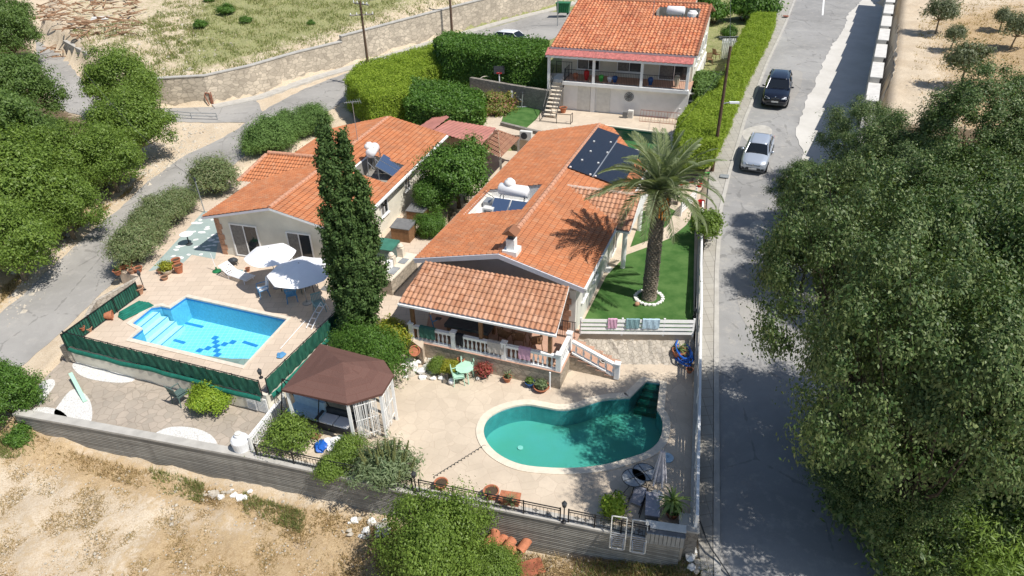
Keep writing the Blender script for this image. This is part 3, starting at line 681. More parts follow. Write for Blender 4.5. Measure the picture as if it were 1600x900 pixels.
# pools: earth kept below their basins too
def terrain():
    xs = np.concatenate([np.arange(-80, -36, 1.2), np.arange(-36, 42, .4), np.arange(42, 112, 1.2)])
    ys = np.concatenate([np.arange(-6, 10, 1.0), np.arange(10, 90, .4), np.arange(90, 165, 1.4)])
    X, Y = np.meshgrid(xs, ys); Z = T(X.ravel(), Y.ravel()).reshape(X.shape)
    road = np.zeros(X.shape, bool); bump = .10*np.sin(X*1.7+np.sin(Y*1.3))*np.cos(Y*1.9)+.07*np.sin(X*4.1+Y*2.3)
    free = np.ones(X.shape)
    for poly in ROADS: free *= np.clip(np.where(inside(poly, X, Y), -1, 1)*poly_dist(poly, X, Y)/1.2-.2, 0, 1)
    Z = Z+bump*free*.8+.04*rng.normal(size=X.shape)*free
    for poly, z in platforms:
        i = inside(poly, X, Y); Z[i] = np.minimum(Z[i], z)
    # basins reach deeper than the fill
    for c, r_ in (((2.4, 20.6), 6.0), ((-14.5, 27), 6.0)):
        i = np.hypot(X-c[0], Y-c[1]) < r_; Z[i] = np.minimum(Z[i], -1.9)
    n, m = X.shape; idx = np.arange(n*m).reshape(n, m)
    F = np.stack([idx[:-1, :-1], idx[:-1, 1:], idx[1:, 1:], idx[1:, :-1]], -1).reshape(-1, 4)
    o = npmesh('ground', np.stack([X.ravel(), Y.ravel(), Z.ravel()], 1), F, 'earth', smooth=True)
    tag(o, 'dry sandy ground with straw coloured grass and green weeds', None, kind='structure')
    x, y = X.ravel(), Y.ravel()
    def reg(pts, w=1.5):
        s = np.where(inside(pts, x, y), 1, -1)*poly_dist(pts, x, y); return np.clip(.5+s/w/2, 0, 1)
    def pp(l): return [tuple(at(*q)[:2]) for q in l]
    dry = np.maximum.reduce([reg(pp([(-50, 640, -1.2), (147, 712, -1.3), (390, 770, -1.5), (600, 812, -1.6), (850, 870, -1.7), (1050, 880, -1.5), (1100, 990, -1.7), (250, 960, -1.6), (420, 900, -1.6), (560, 900, -1.6), (330, 800, -1.5), (120, 760, -1.4), (0, 725, -1.3), (-60, 720, -1.3)]), 2),
                             .44*reg(pp([(-300, 1000, -1.6), (-60, 720, -1.4), (1100, 880, -1.6), (1100, 1000, -1.6)]), 2), .75*reg(pp([(150, 900, -1.6), (240, 790, -1.6), (1100, 880, -1.6), (1100, 1000, -1.6), (100, 1000, -1.6)]), 2),
                             reg(pp([(1440, 20, 8.3), (1600, -10, 8.8), (1700, 60, 8), (1600, 330, 6), (1470, 200, 6.8)]), 4)*.75,
                             reg(pp([(0, 500, .1), (60, 430, .1), (160, 340, .5), (230, 280, .8), (150, 250, 1.5), (0, 330, 1.2), (-60, 480, 0)]), 1.5)*.7, .5*reg(pp([(100, 20, 6), (150, 95, 4.6), (60, 60, 5), (60, 0, 6)]), 3)])
    green = np.maximum(reg([(p.x, p.y) for p in fw]+[(30, 170), (-30, 170), tuple(at(420, -60, 7)[:2]), tuple(at(260, 20, 5.8)[:2]), tuple(at(225, 100, 4.4)[:2])], 5)*.62, .45*reg(field_poly, 3))
    green = np.maximum(green, reg(pp([(640, 240, 1), (535, 170, 1.6), (545, 110, 2.3), (870, 0, 4.8), (1230, -20, 5), (1120, 250, 2.2)]), 1)*.9)
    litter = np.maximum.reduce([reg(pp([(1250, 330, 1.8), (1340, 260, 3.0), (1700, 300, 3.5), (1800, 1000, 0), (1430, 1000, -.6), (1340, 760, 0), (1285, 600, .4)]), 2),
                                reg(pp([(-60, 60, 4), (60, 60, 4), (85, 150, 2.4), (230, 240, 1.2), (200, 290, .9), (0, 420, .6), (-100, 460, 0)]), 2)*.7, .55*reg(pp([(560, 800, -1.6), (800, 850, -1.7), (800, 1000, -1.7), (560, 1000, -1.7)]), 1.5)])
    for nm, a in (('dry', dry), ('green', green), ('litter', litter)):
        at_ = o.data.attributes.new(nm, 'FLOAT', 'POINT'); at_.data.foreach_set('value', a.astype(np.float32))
    return o
def smooth_closed(pts, k=6):
    n = len(pts); o = []
    for i in range(n):
        p0, p1, p2, p3 = pts[i-1], pts[i], pts[(i+1) % n], pts[(i+2) % n]
        for j in range(k):
            t = j/k; o.append(.5*((2*p1)+(-p0+p2)*t+(2*p0-5*p1+4*p2-p3)*t*t+(-p0+3*p1-3*p2+p3)*t**3))
    return o
def drape(name, poly, mat, dz, skirt=.25, step=.6, label=None, kind='structure', holes=(), zf=None, jag=0):
    """a sheet that follows the ground (or level function zf) with a real edge"""
    poly = [Vector((p[0], p[1])) for p in poly]; bd = []
    r = random.Random(3)
    for i in range(len(poly)):
        a, b = poly[i], poly[(i+1) % len(poly)]; n = max(1, int((b-a).length/step)); nn = Vector((-(b-a).y, (b-a).x)).normalized()
        for k in range(n): bd.append(a.lerp(b, k/n)+nn*r.uniform(-jag, jag)*(k > 0))
    x0 = min(p.x for p in bd); x1 = max(p.x for p in bd); y0 = min(p.y for p in bd); y1 = max(p.y for p in bd)
    X, Y = np.meshgrid(np.arange(x0, x1, step), np.arange(y0, y1, step)); X = X.ravel(); Y = Y.ravel()
    pl = [(p.x, p.y) for p in bd]; k = inside(pl, X, Y) & (poly_dist(pl, X, Y) > step*.4)
    pts = bd+[Vector((a, b)) for a, b in zip(X[k], Y[k])]; nb = len(bd)
    vs, es, fs, *_ = delaunay_2d_cdt(pts, [(i, (i+1) % nb) for i in range(nb)], [list(range(nb))], 1, 1e-5)
    VX = np.array([v.x for v in vs]); VY = np.array([v.y for v in vs])
    Z = (T(VX, VY) if zf is None else zf(VX, VY))+dz
    bm = bmesh.new(); bv = [bm.verts.new((a, b, c)) for a, b, c in zip(VX, VY, Z)]
    for f in fs:
        try: bm.faces.new([bv[i] for i in f])
        except ValueError: pass
    bmesh.ops.recalc_face_normals(bm, faces=bm.faces[:]); 
    if bm.faces and sum(f.normal.z for f in bm.faces) < 0: bmesh.ops.reverse_faces(bm, faces=bm.faces[:])
    if skirt:
        be = [e for e in bm.edges if len(e.link_faces) == 1]
        ge = bmesh.ops.extrude_edge_only(bm, edges=be)
        for v in [g for g in ge['geom'] if isinstance(g, bmesh.types.BMVert)]: v.co.z -= skirt
    me = bpy.data.meshes.new(name); bm.to_mesh(me); bm.free(); me.materials.append(mt(mat)); o = linkobj(name, me)
    return tag(o, label, None, kind=kind)
rr = lambda l: [atg(px, py, 0, zr(py)) for px, py in l]
# road edges in the picture, laid out on the ground
kerb = [(1130, 1000), (1126, 900), (1124, 850), (1122, 600), (1122, 430), (1128, 330), (1142, 270), (1165, 190), (1200, 100), (1228, 40), (1243, 0), (1262, -60)]
kerb_w = [at(px, py, zr(py)) for px, py in kerb]
right_w = [at(px, py, zr(py)) for px, py in [(1470, -60), (1405, 0), (1385, 60), (1372, 200), (1330, 280), (1275, 330), (1268, 430), (1300, 600), (1345, 760), (1400, 900), (1450, 1000)]]
road_r = kerb_w+right_w
walk_in = [at(px, py, zr(py)) for px, py in [(1100, 1000), (1096, 870), (1090, 820), (1091, 600), (1094, 480), (1100, 380), (1104, 330), (1108, 275), (1128, 210), (1146, 150), (1178, 85), (1206, 30), (1216, 0), (1236, -60)]]
road_l = [atg(*q, z0=1) for q in [(-160, 760), (-60, 660), (42, 567), (105, 512), (180, 437), (218, 402), (300, 312), (372, 252), (450, 205), (540, 158), (600, 128), (690, 95), (760, 72), (862, 62), (905, 36), (960, 8), (1000, -20), (960, -38),
         (900, -4), (850, 20), (800, 35), (680, 68), (600, 93), (532, 118), (470, 142), (420, 168), (395, 186), (350, 215), (295, 240), (225, 290), (160, 347), (105, 397), (50, 447), (0, 491), (-100, 575), (-260, 700)]]
lane = [atg(*q, z0=2) for q in [(55, 62), (92, 66), (112, 105), (138, 138), (185, 160), (245, 170), (330, 168), (400, 156), (412, 176), (385, 192), (345, 192), (250, 190), (140, 186), (95, 172), (76, 140), (58, 90)]]
ROADS = [[(p.x, p.y) for p in q] for q in (road_r, road_l, lane, kerb_w+walk_in[::-1])]
platforms.append(([(p.x, p.y) for p in kerb_w+walk_in[::-1]], 99))
ground = terrain()
drape('right_road', road_r, 'asphalt_right', .03, label='grey patched asphalt road climbing past the parked cars')
drape('left_road', road_l, 'asphalt_left', .03, label='pale asphalt road curving along the long stone wall', jag=.1)
drape('concrete_lane', lane, 'asphalt_left', .045, label='pale concrete lane branching off under the trees', jag=.1)
strip = [at(px, py, zr(py)) for px, py in [(1362, -30), (1345, 3), (1325, 22), (1319, 45), (1297, 75), (1290, 92), (1280, 112), (1270, 140), (1257, 160), (1249, 190), (1243, 213), (1254, 235), (1252, 262), (1275, 300), (1325, 285), (1376, 190), (1388, 60), (1398, 0), (1402, -30)]]
drape('concrete_strip', strip, 'concrete_strip', .06, label='wide white concrete verge with ragged edge beside asphalt', jag=.12)
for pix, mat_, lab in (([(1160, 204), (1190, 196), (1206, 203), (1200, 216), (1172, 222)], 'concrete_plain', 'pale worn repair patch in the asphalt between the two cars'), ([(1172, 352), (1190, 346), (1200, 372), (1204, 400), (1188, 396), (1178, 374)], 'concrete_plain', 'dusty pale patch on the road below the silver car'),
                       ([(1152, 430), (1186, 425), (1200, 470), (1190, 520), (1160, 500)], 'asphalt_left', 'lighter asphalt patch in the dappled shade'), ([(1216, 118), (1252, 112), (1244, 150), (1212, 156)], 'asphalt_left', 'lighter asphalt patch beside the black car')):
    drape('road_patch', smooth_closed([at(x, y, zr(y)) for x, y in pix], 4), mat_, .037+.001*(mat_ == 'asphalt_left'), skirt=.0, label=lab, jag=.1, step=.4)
def offset_line(l, d):
    o = []
    for i, p in enumerate(l):
        t = (l[min(i+1, len(l)-1)]-l[max(i-1, 0)]); t.z = 0; t.normalize(); o.append(p+Vector((-t.y, t.x, 0))*d)
    return o
drape('pavement', offset_line(kerb_w, .22)+walk_in[::-1], 'pavement', .13, skirt=.4, label='slabbed pavement running uphill beside the road')
drape('kerb', offset_line(kerb_w, -.02)+offset_line(kerb_w, .20)[::-1], 'concrete_plain', .15, skirt=.4, label='narrow concrete kerb edging the pavement')
lf = [p for p in fw[1:]]
sw = [Vector((p.x, p.y, p.z)) for p in fw[2:-1]]
drape('far_pavement', offset_line(sw, -.25)+[p for p in offset_line(sw, -1.5)[::-1]], 'concrete_plain', .12, skirt=.3, label='rough concrete walkway below the long stone wall')
# painted centre line on the upper right road
ln = [at(px, py, zr(py)) for px, py in [(1284, 24), (1286.5, 24), (1290, -20), (1287.5, -20)]]
drape('road_marking', ln, 'white_paint', .036, skirt=0, step=.5, label='short white centre line dash on upper road')

# ------------------------------------------------------------------ made ground: solid slabs
def slab(name, poly, mat, zt, zb, label, holes=()):
    """poly with own corner heights (or one level), optional holes cut for pools"""
    bd = [Vector((p[0], p[1])) for p in poly]; n = len(bd); pts = list(bd); edges = [(i, (i+1) % n) for i in range(n)]
    for h in holes:
        k = len(pts); pts += [Vector((p[0], p[1])) for p in h]; edges += [(k+i, k+(i+1) % len(h)) for i in range(len(h))]
    vs, es, fs, *_ = delaunay_2d_cdt(pts, edges, [], 0, 1e-5)
    V = [(v.x, v.y) for v in vs]; outer = [(p.x, p.y) for p in bd]
    tri = []
    for f in fs:
        cx = sum(V[i][0] for i in f)/3; cy = sum(V[i][1] for i in f)/3; A = np.array([cx]); B = np.array([cy])
        if inside(outer, A, B)[0] and not any(inside([(q[0], q[1]) for q in h], A, B)[0] for h in holes): tri.append(f)
    def zz(x, y):
        if not callable(zt): return zt
        return zt(x, y)
    bm = bmesh.new(); bv = [bm.verts.new((x, y, zz(x, y))) for x, y in V]
    for f in tri: bm.faces.new([bv[i] for i in f])
    bmesh.ops.recalc_face_normals(bm, faces=bm.faces[:])
    if sum(f.normal.z for f in bm.faces) < 0: bmesh.ops.reverse_faces(bm, faces=bm.faces[:])
    be = [e for e in bm.edges if len(e.link_faces) == 1]; ge = bmesh.ops.extrude_edge_only(bm, edges=be)
    for v in [g for g in ge['geom'] if isinstance(g, bmesh.types.BMVert)]: v.co.z = zb
    loose = [v for v in bm.verts if not v.link_faces]; bmesh.ops.delete(bm, geom=loose, context='VERTS')
    me = bpy.data.meshes.new(name); bm.to_mesh(me); bm.free(); me.materials.append(mt(mat)); o = linkobj(name, me)
    return tag(o, label, None, kind='structure')
# kidney pool outline from the picture (waterline), step bay apart
kid = [at(px, py, 0) for px, py in [(755, 672), (764, 652), (790, 638), (822, 632), (850, 636), (876, 640), (905, 636), (935, 626), (965, 622), (990, 622), (1018, 632), (1033, 650), (1036, 668), (1030, 690), (1012, 706), (985, 716), (945, 727), (900, 732), (860, 732), (815, 727), (782, 713), (762, 694)]]
kid_s = smooth_closed(kid, 4)
bay = [at(px, py, 0) for px, py in [(986, 630), (1010, 595), (1032, 598), (1030, 640)]]
def union_outline():
    pts = [p for p in kid_s]; i0 = min(range(len(pts)), key=lambda i: (pts[i]-bay[0]).length); i1 = min(range(len(pts)), key=lambda i: (pts[i]-bay[3]).length)
    return pts[:i0+1]+[bay[1], bay[2]]+pts[i1:], (i0, i1)
pool_b_out, _ = union_outline()
def grow(poly, d):
    n = len(poly); o = []; area = sum(poly[i].x*poly[(i+1) % n].y-poly[(i+1) % n].x*poly[i].y for i in range(n)); s = 1 if area > 0 else -1
    for i in range(n):
        t = (poly[(i+1) % n]-poly[i-1]); t.z = 0; t.normalize(); o.append(poly[i]+Vector((t.y, -t.x, 0))*d*s)
    return o
# rectangular pool with step bay
zA = 1.0
pa = [at(290, 464, zA), at(449, 499, zA), at(381, 572, zA), at(203, 529, zA)]
a1 = at(223, 510, zA); a2 = at(266, 482, zA)
bayA = [at(208, 504, zA), at(238, 480, zA)]
pool_a_out = [pa[0], pa[1], pa[2], pa[3], at(222, 513.5, zA), at(205, 505, zA), at(236, 480, zA), at(251, 478, zA), at(265, 481, zA)]
slab('terrace', terr, 'terrace_flags', 0.0, -2.0, 'cream stone paved terrace around the kidney pool', holes=[grow(pool_b_out, .05)])
slab('lower_court', court, 'court_flags', -.012, -2.0, 'rough crazy paved court below the raised pool deck')
slab('pool_deck', deckA, 'deck_paving', 1.0, -1.5, 'pale paved sun deck around the rectangular pool', holes=[grow(pool_a_out, .04)])
lz = [(p.x, p.y, p.z) for p in lawn]
# the lawn rises gently to the gate
A_ = np.array([[p[0], p[1], 1] for p in lz]); sol = np.linalg.lstsq(A_, np.array([p[2] for p in lz]), rcond=None)[0]
def lawn_z(x, y): return sol[0]*x+sol[1]*y+sol[2]
slab('yard', lawn, 'terrace_flags', lambda x, y: lawn_z(x, y), -1.2, 'cream paved yard beside the front bungalow')
def on_plane(px, py, zf=lawn_z):
    z = 1.0
    for _ in range(12):
        p = at(px, py, z); z = .5*z+.5*zf(p.x, p.y)
    return at(px, py, z)
def lawn_sheet(name, pix, label):
    poly = [on_plane(*q) for q in pix]
    o = drape(name, poly, 'artificial_grass', .02, skirt=.02, step=.8, label=label, zf=lambda X, Y: lawn_z(X, Y)); return o
lawn_sheet('lawn', [(903, 519), (1083, 519), (1084, 420), (1086, 332), (1072, 352), (1048, 372), (1024, 382), (980, 398), (958, 420), (947, 432)], 'bright artificial grass lawn around the palm trunk')
lawn_sheet('lawn_strip', [(985, 386), (1012, 376), (1038, 356), (1056, 330), (1040, 322), (1005, 330)], 'small artificial grass patch beyond the curved path')
slab('upper_deck', updeck, 'terrace_flags', 2.5, .5, 'weathered paved deck below the upper villa', holes=[grow([at(945, 197, 2.5), at(1047, 210, 2.5), at(1052, 246, 2.5), at(930, 222, 2.5)], .02)])

# ------------------------------------------------------------------ swimming pools
def pool(name, label, outline, z, depth, wallm, floorm, waterm, copm, cop=.32, wl=-.12, taper=.0):
    c = sum(outline, Vector())/len(outline); c.z = z
    t = thing(name, label, 'pool', c)
    O = [Vector((p.x-c.x, p.y-c.y)) for p in outline]; n = len(O)
    b = MB(); vs = [(p.x, p.y, -.001) for p in O]+[(p.x, p.y, -depth) for p in O]
    area = sum(O[i].x*O[(i+1) % n].y-O[(i+1) % n].x*O[i].y for i in range(n))
    fs = [(i, n+i, n+(i+1) % n, (i+1) % n) for i in range(n)]; b.add(vs, fs if area > 0 else [tuple(reversed(f)) for f in fs]); b.build('basin_wall', wallm, t)
    def fill(nm, zz, m_, poly=O):
        vv, _, ff, *_ = delaunay_2d_cdt(poly, [], [list(range(len(poly)))], 1, 1e-6)
        m = MB(); m.add([(v.x, v.y, zz) for v in vv], [tuple(f) for f in ff]); o = m.build(nm, m_, t)
        if sum(p.normal.z for p in o.data.polygons) < 0: o.data.flip_normals()
        return o
    fill('basin_floor', -depth, floorm); w = fill('water', wl, waterm)
    go = grow([Vector((p.x, p.y, 0)) for p in O], cop); gi = grow([Vector((p.x, p.y, 0)) for p in O], -.02)
    m = MB()
    for i in range(n):
        j = (i+1) % n; a0, a1_, b0, b1 = gi[i], gi[j], go[i], go[j]; k = len(m.v)
        m.add([(a0.x, a0.y, .035), (a1_.x, a1_.y, .035), (b1.x, b1.y, .035), (b0.x, b0.y, .035), (a0.x, a0.y, -.05), (a1_.x, a1_.y, -.05), (b1.x, b1.y, -.01), (b0.x, b0.y, -.01)],
              [(0, 1, 2, 3), (0, 4, 5, 1), (3, 2, 6, 7)] if area < 0 else [(3, 2, 1, 0), (1, 5, 4, 0), (7, 6, 2, 3)])
    o = m.build('coping', copm, t)
    bm = bmesh.new(); bm.from_mesh(o.data); bmesh.ops.remove_doubles(bm, verts=bm.verts, dist=.004); bmesh.ops.recalc_face_normals(bm, faces=bm.faces[:]); bm.to_mesh(o.data); bm.free()
    return t, c
plain('coping_cream', (.70, .62, .50), .85, .1, 4, .25, 30); plain('coping_pale', (.66, .58, .48), .85, .1, 4, .2, 30)
tb, cb = pool('kidney_pool', 'kidney shaped pool of teal green water on the paved terrace', pool_b_out, .0, .95, 'pool_green_wall', 'pool_green_floor', 'water_teal', 'coping_cream', .3)
# steps of the narrow bay: broad treads going down
m = MB(); q0, q1, q2, q3 = bay[1], bay[2], bay[3], bay[0]
for k in range(4):
    a, b_ = k*.19+.01, (k+1)*.19
    P = [q0.lerp(q3, a), q1.lerp(q2, a), q1.lerp(q2, b_), q0.lerp(q3, b_)]; m.prism([(p.x-cb.x, p.y-cb.y) for p in P], -.92, -.2-k*.17)
m.build('step', 'pool_dark_green', tb)
m = MB(); m.lathe([(.0, 0), (.12, 0), (.12, .03), (0, .04)], Vector(at(813, 700, -.93)-cb), 12); m.build('drain', 'white_plastic', tb)
ta, ca = pool('rectangular_pool', 'rectangular blue tiled pool with corner steps and dark tile pattern', pool_a_out, 1.0, 1.35, 'pool_wall_blue', 'pool_mosaic', 'water_clear', 'coping_pale', .22, -.10)
def tile_quad(mb, pts, z, h=.012):
    mb.prism([(p.x-ca.x, p.y-ca.y) for p in pts], z-ca.z, z-ca.z+h)
m = MB(); zf = 1.0-1.35+.004
def flo(px, py): return at(px, py, zf-.0)
for (x0, y0, x1, y1) in [(270, 500, 317, 511), (242, 523, 289, 536), (380, 534, 402, 541), (352, 561, 384, 569)]:
    a, b_ = flo(x0, y0), flo(x1, y1); d = (b_-a).normalized()*1.0; nn = Vector((-d.y, d.x, 0))*.09; tile_quad(m, [a-nn, b_-nn, b_+nn, a+nn], zf)
c0 = flo(338, 541); ex = (flo(438+20, 499+36)-flo(290+20, 464+36)).normalized(); ey = Vector((-ex.y, ex.x, 0))
for i, j in [(0, 0), (1, 1), (2, 2), (-1, -1), (-2, -2), (1, -1), (2, -2), (-1, 1), (-2, 2)]:
    cc = c0+ex*i*.275+ey*j*.275; h = .145; tile_quad(m, [cc-ex*h-ey*h, cc+ex*h-ey*h, cc+ex*h+ey*h, cc-ex*h+ey*h], zf+(.013 if (i, j) == (0, 0) else 0))
m.build('tile_pattern', 'pool_blue_tile', ta)
m = MB(); m2 = MB(); s0, s1, s2, s3 = pool_a_out[5], pool_a_out[6], pool_a_out[8], pool_a_out[4]
dn = (s2-s1); 
e_ = (s2+Vector((0, 0, 0)))-s1
for k in range(4):
    a, b_ = .0+k*.36, (k+1)*.36+.02
    P = [s0.lerp(s3, 0)+(s3-s0).normalized()*a, s1+(s2-s1).normalized()*a, s1+(s2-s1).normalized()*b_, s0+(s3-s0).normalized()*b_]
    zt = .72-k*.27; m.prism([(p.x-ca.x, p.y-ca.y) for p in P], -1.34, zt-1.0)
    Q = [P[3]*.93+P[0]*.07, P[2]*.93+P[1]*.07, P[2], P[3]]
    m2.prism([(p.x-ca.x, p.y-ca.y) for p in [P[3].lerp(P[0], .14), P[2].lerp(P[1], .14), P[2].lerp(P[1], .0), P[3].lerp(P[0], .0)]], zt-1.0+.002, zt-1.0+.014)
st_ = m.build('step', 'pool_step', ta); m2.build('step_edge', 'pool_blue_tile', st_)
# dark band of tiles just under the coping
def band(parent, outline, c, z0, z1, mat):
    g = grow(outline, -.012); m = MB(); n = len(g)
    for i in range(n):
        a, b_ = g[i], g[(i+1) % n]; m.add([(a.x-c.x, a.y-c.y, z0), (b_.x-c.x, b_.y-c.y, z0), (b_.x-c.x, b_.y-c.y, z1), (a.x-c.x, a.y-c.y, z1)], [(0, 1, 2, 3)])
    m.build('tile_band', mat, parent)
band(ta, pool_a_out, ca, -.16, -.02, 'pool_blue_tile')
pu = [at(925, 190, 2.5), at(1042, 207, 2.5), at(1050, 232, 2.5), at(900, 212, 2.5)]
pu = [at(945, 197, 2.5), at(1047, 210, 2.5), at(1052, 246, 2.5), at(930, 222, 2.5)]
tc, cc_ = pool('lap_pool', 'narrow dark green pool beside the upper deck behind the palm', pu, 2.53, 1.3, 'pool_dark_green', 'pool_green_wall', 'water_dark', 'coping_cream', .25)

# ------------------------------------------------------------------ houses
def roof_base(parent, pts, th=.12, mat='lilac_trim', name='roof_deck'):
    """thick slab under a sloping plane, pts ccw in local coords"""
    m = MB(); n = len(pts); vs = [tuple(p) for p in pts]+[(p[0], p[1], p[2]-th) for p in pts]
    m.add(vs, [tuple(range(n)), tuple(reversed(range(n, 2*n)))]+[(n+i, n+(i+1) % n, (i+1) % n, i) for i in range(n)]); return m.build(name, mat, parent)
def roof_rest(parent, O, U, Vv, u0, u1, v0, v1, hole, th, mat):
    O, U, Vv = Vector(O), Vector(U).normalized(), Vector(Vv).normalized(); a0, a1, b0, b1 = hole; N = U.cross(Vv); m = MB()
    for (p, q, r, t_) in ((u0, a0, v0, v1), (a1, u1, v0, v1), (a0, a1, v0, b0), (a0, a1, b1, v1)):
        P = [O+U*x+Vv*y for x, y in ((p, r), (q, r), (q, t_), (p, t_))]; m.add(P+[c-N*th for c in P], [(0, 1, 2, 3), (7, 6, 5, 4), (4, 5, 1, 0), (5, 6, 2, 1), (6, 7, 3, 2), (7, 4, 0, 3)])
    return m.build('roof_deck', mat, parent)
def shell(parent, mat, a0, a1, y0, y1, f, apex, low, back=True):
    m = MB(); prof = [(a0, -.2), (a1, -.2), (a1, f(a1)-.14)]+([(apex, f(apex)-.14)] if a0 < apex < a1 else [])+[(a0, f(a0)-.14)]; n = len(prof)
    for ya, yb_ in ((y0, y0+.2), (y1-.2, y1)):
        m.add([(a, ya, z) for a, z in prof]+[(a, yb_, z) for a, z in prof], [tuple(range(n)), tuple(reversed(range(n, 2*n)))]+[((i+1) % n, i, n+i, n+(i+1) % n) for i in range(n)])
    m.box(a0, a0+.2, y0+.2, y1-.2, -.2, f(a0)-.14); m.box(a1-.2, a1, y0+.2, y1-.2, -.2, f(a1)-.14); m.box(a0+.2, a1-.2, y0+.2, y1-.2, 0, low)
    return m.build('wall', mat, parent)
# --- bungalow A beside the rectangular pool
A_O, A_R = (-17.1, 34.2), R(-16)
ha = thing('bungalow', 'cream bungalow with orange tiled roof behind the rectangular pool', 'house', (*A_O, 1.0), A_R)
WA, LA, EA, RA, UR = 8.8, 15.5, 2.5, 3.55, 4.5       # eave and ridge heights above the deck
def hz(u): return EA+(RA-EA)*(u/UR if u <= UR else (WA-u)/(WA-UR))
m = MB(); i0, i1 = .45, WA-.45
wall_a = shell(ha, 'cream_wall', i0, i1, .45, LA-.3, hz, UR, 1.9)
m = MB(); wf = [(-.7, 5.6), (.5, 5.6), (.5, 9.2), (-.7, 9.2)]; m.box(-.5, .5, 5.9, 9.6, 0, 2.3); m.build('side_wing', 'cream_wall', ha)
lo = Vector((0, 0, EA)); ro = Vector((WA, 0, EA)); rg0 = Vector((UR, 0, RA)); sl = (Vector((UR, 0, RA))-lo); sr = (Vector((UR, 0, RA))-ro)
roof_base(ha, [lo, ro*0+Vector((UR, 0, RA)), Vector((UR, LA, RA)), Vector((0, LA-.6, EA))][::-1], .13, 'lilac_trim')
roof_rest(ha, ro, (0, 1, 0), sr, 0, LA, 0, sr.length, (6.4, 9.2, .55, 2.9), .13, 'white_paint')
o_up = Vector((0, 0, .015))
L1 = sl.length; L2 = sr.length
# left slope: u runs from the back to the front so that u x v points up
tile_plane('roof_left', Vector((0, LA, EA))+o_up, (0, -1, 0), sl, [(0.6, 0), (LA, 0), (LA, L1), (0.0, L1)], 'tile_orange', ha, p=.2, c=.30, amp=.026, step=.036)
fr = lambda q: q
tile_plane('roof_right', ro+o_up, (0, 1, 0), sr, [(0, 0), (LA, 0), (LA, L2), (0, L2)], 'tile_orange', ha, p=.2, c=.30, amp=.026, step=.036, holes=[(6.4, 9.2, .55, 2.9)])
# side wing roof: small hip looking to the road
wing = MB(); zt = 3.0
w0, w1, w2, w3 = Vector((-1.0, 4.9, 2.50)), Vector((-1.0, 9.6, 2.50)), Vector((4.25, 7.25, 3.53)), Vector((-.1, 7.25, 3.53))
for nm, pts in (('near', [w0, Vector((.05, 4.9, 2.50)), w2, w3]), ('far', [Vector((.05, 9.6, 2.50)), w1, w3, w2]), ('end', [w1, w0, w3])):
    O = pts[0]; U = (pts[1]-pts[0]).normalized(); N = (pts[1]-pts[0]).cross(pts[2]-pts[0]).normalized(); Vv = N.cross(U)
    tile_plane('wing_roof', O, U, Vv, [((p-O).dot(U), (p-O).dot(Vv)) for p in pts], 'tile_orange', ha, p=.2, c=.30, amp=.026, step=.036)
m = MB(); cap_run(m, (UR, .05, RA+.03), (UR, LA, RA+.03)); cap_run(m, w3+Vector((0, 0, .03)), w2+Vector((0, 0, .03))); cap_run(m, w0, w3+Vector((0, 0, .03))); cap_run(m, w1, w3+Vector((0, 0, .03)))
m.build('ridge_cap', 'ridge_clay', ha)
m = MB(); m.box(WA-.02, WA+.10, 0, LA, EA-.12, EA-.02); m.box(WA-.5, WA+.02, .0, LA, EA-.16, EA-.125); m.build('gutter', 'white_paint', ha)
m = MB()
for z0, z1 in ((0, .3),):
    for k in range(7): m.box(i0-.03, i0+.28+.1*(k % 2), .42, .45, k*.33, k*.33+.31)
m.build('quoin', 'terracotta_pale', ha)
# front openings (facing the pool) and side windows
window(ha, (1.35, .45, .05), 1.75, 2.05, 'y-', sill=False, name='sliding_door')
window(ha, (4.9, .45, .05), 1.5, 1.95, 'y-', sill=False, name='sliding_door')
for y, w, z, h in ((2.6, .7, 1.1, .9), (5.0, 1.0, 1.0, 1.0), (8.6, .8, 1.1, .9), (11.2, .9, 1.1, .9), (13.6, .8, 1.1, .9)): window(ha, (i1, y, z), w, h, 'x+', panes=2)
m = MB(); m.box(i1, i1+.35, 3.75, 4.25, 1.0, 2.1); m.build('boiler_cupboard', 'cream_wall', ha)
m = MB(); m.bar((i1, 4.9, 1.95), (i1+.45, 4.75, 2.02), .02); m.obox((i1+.5, 4.73, 2.03), .22, .1, .1); m.build('wall_lamp', 'black_metal', ha)
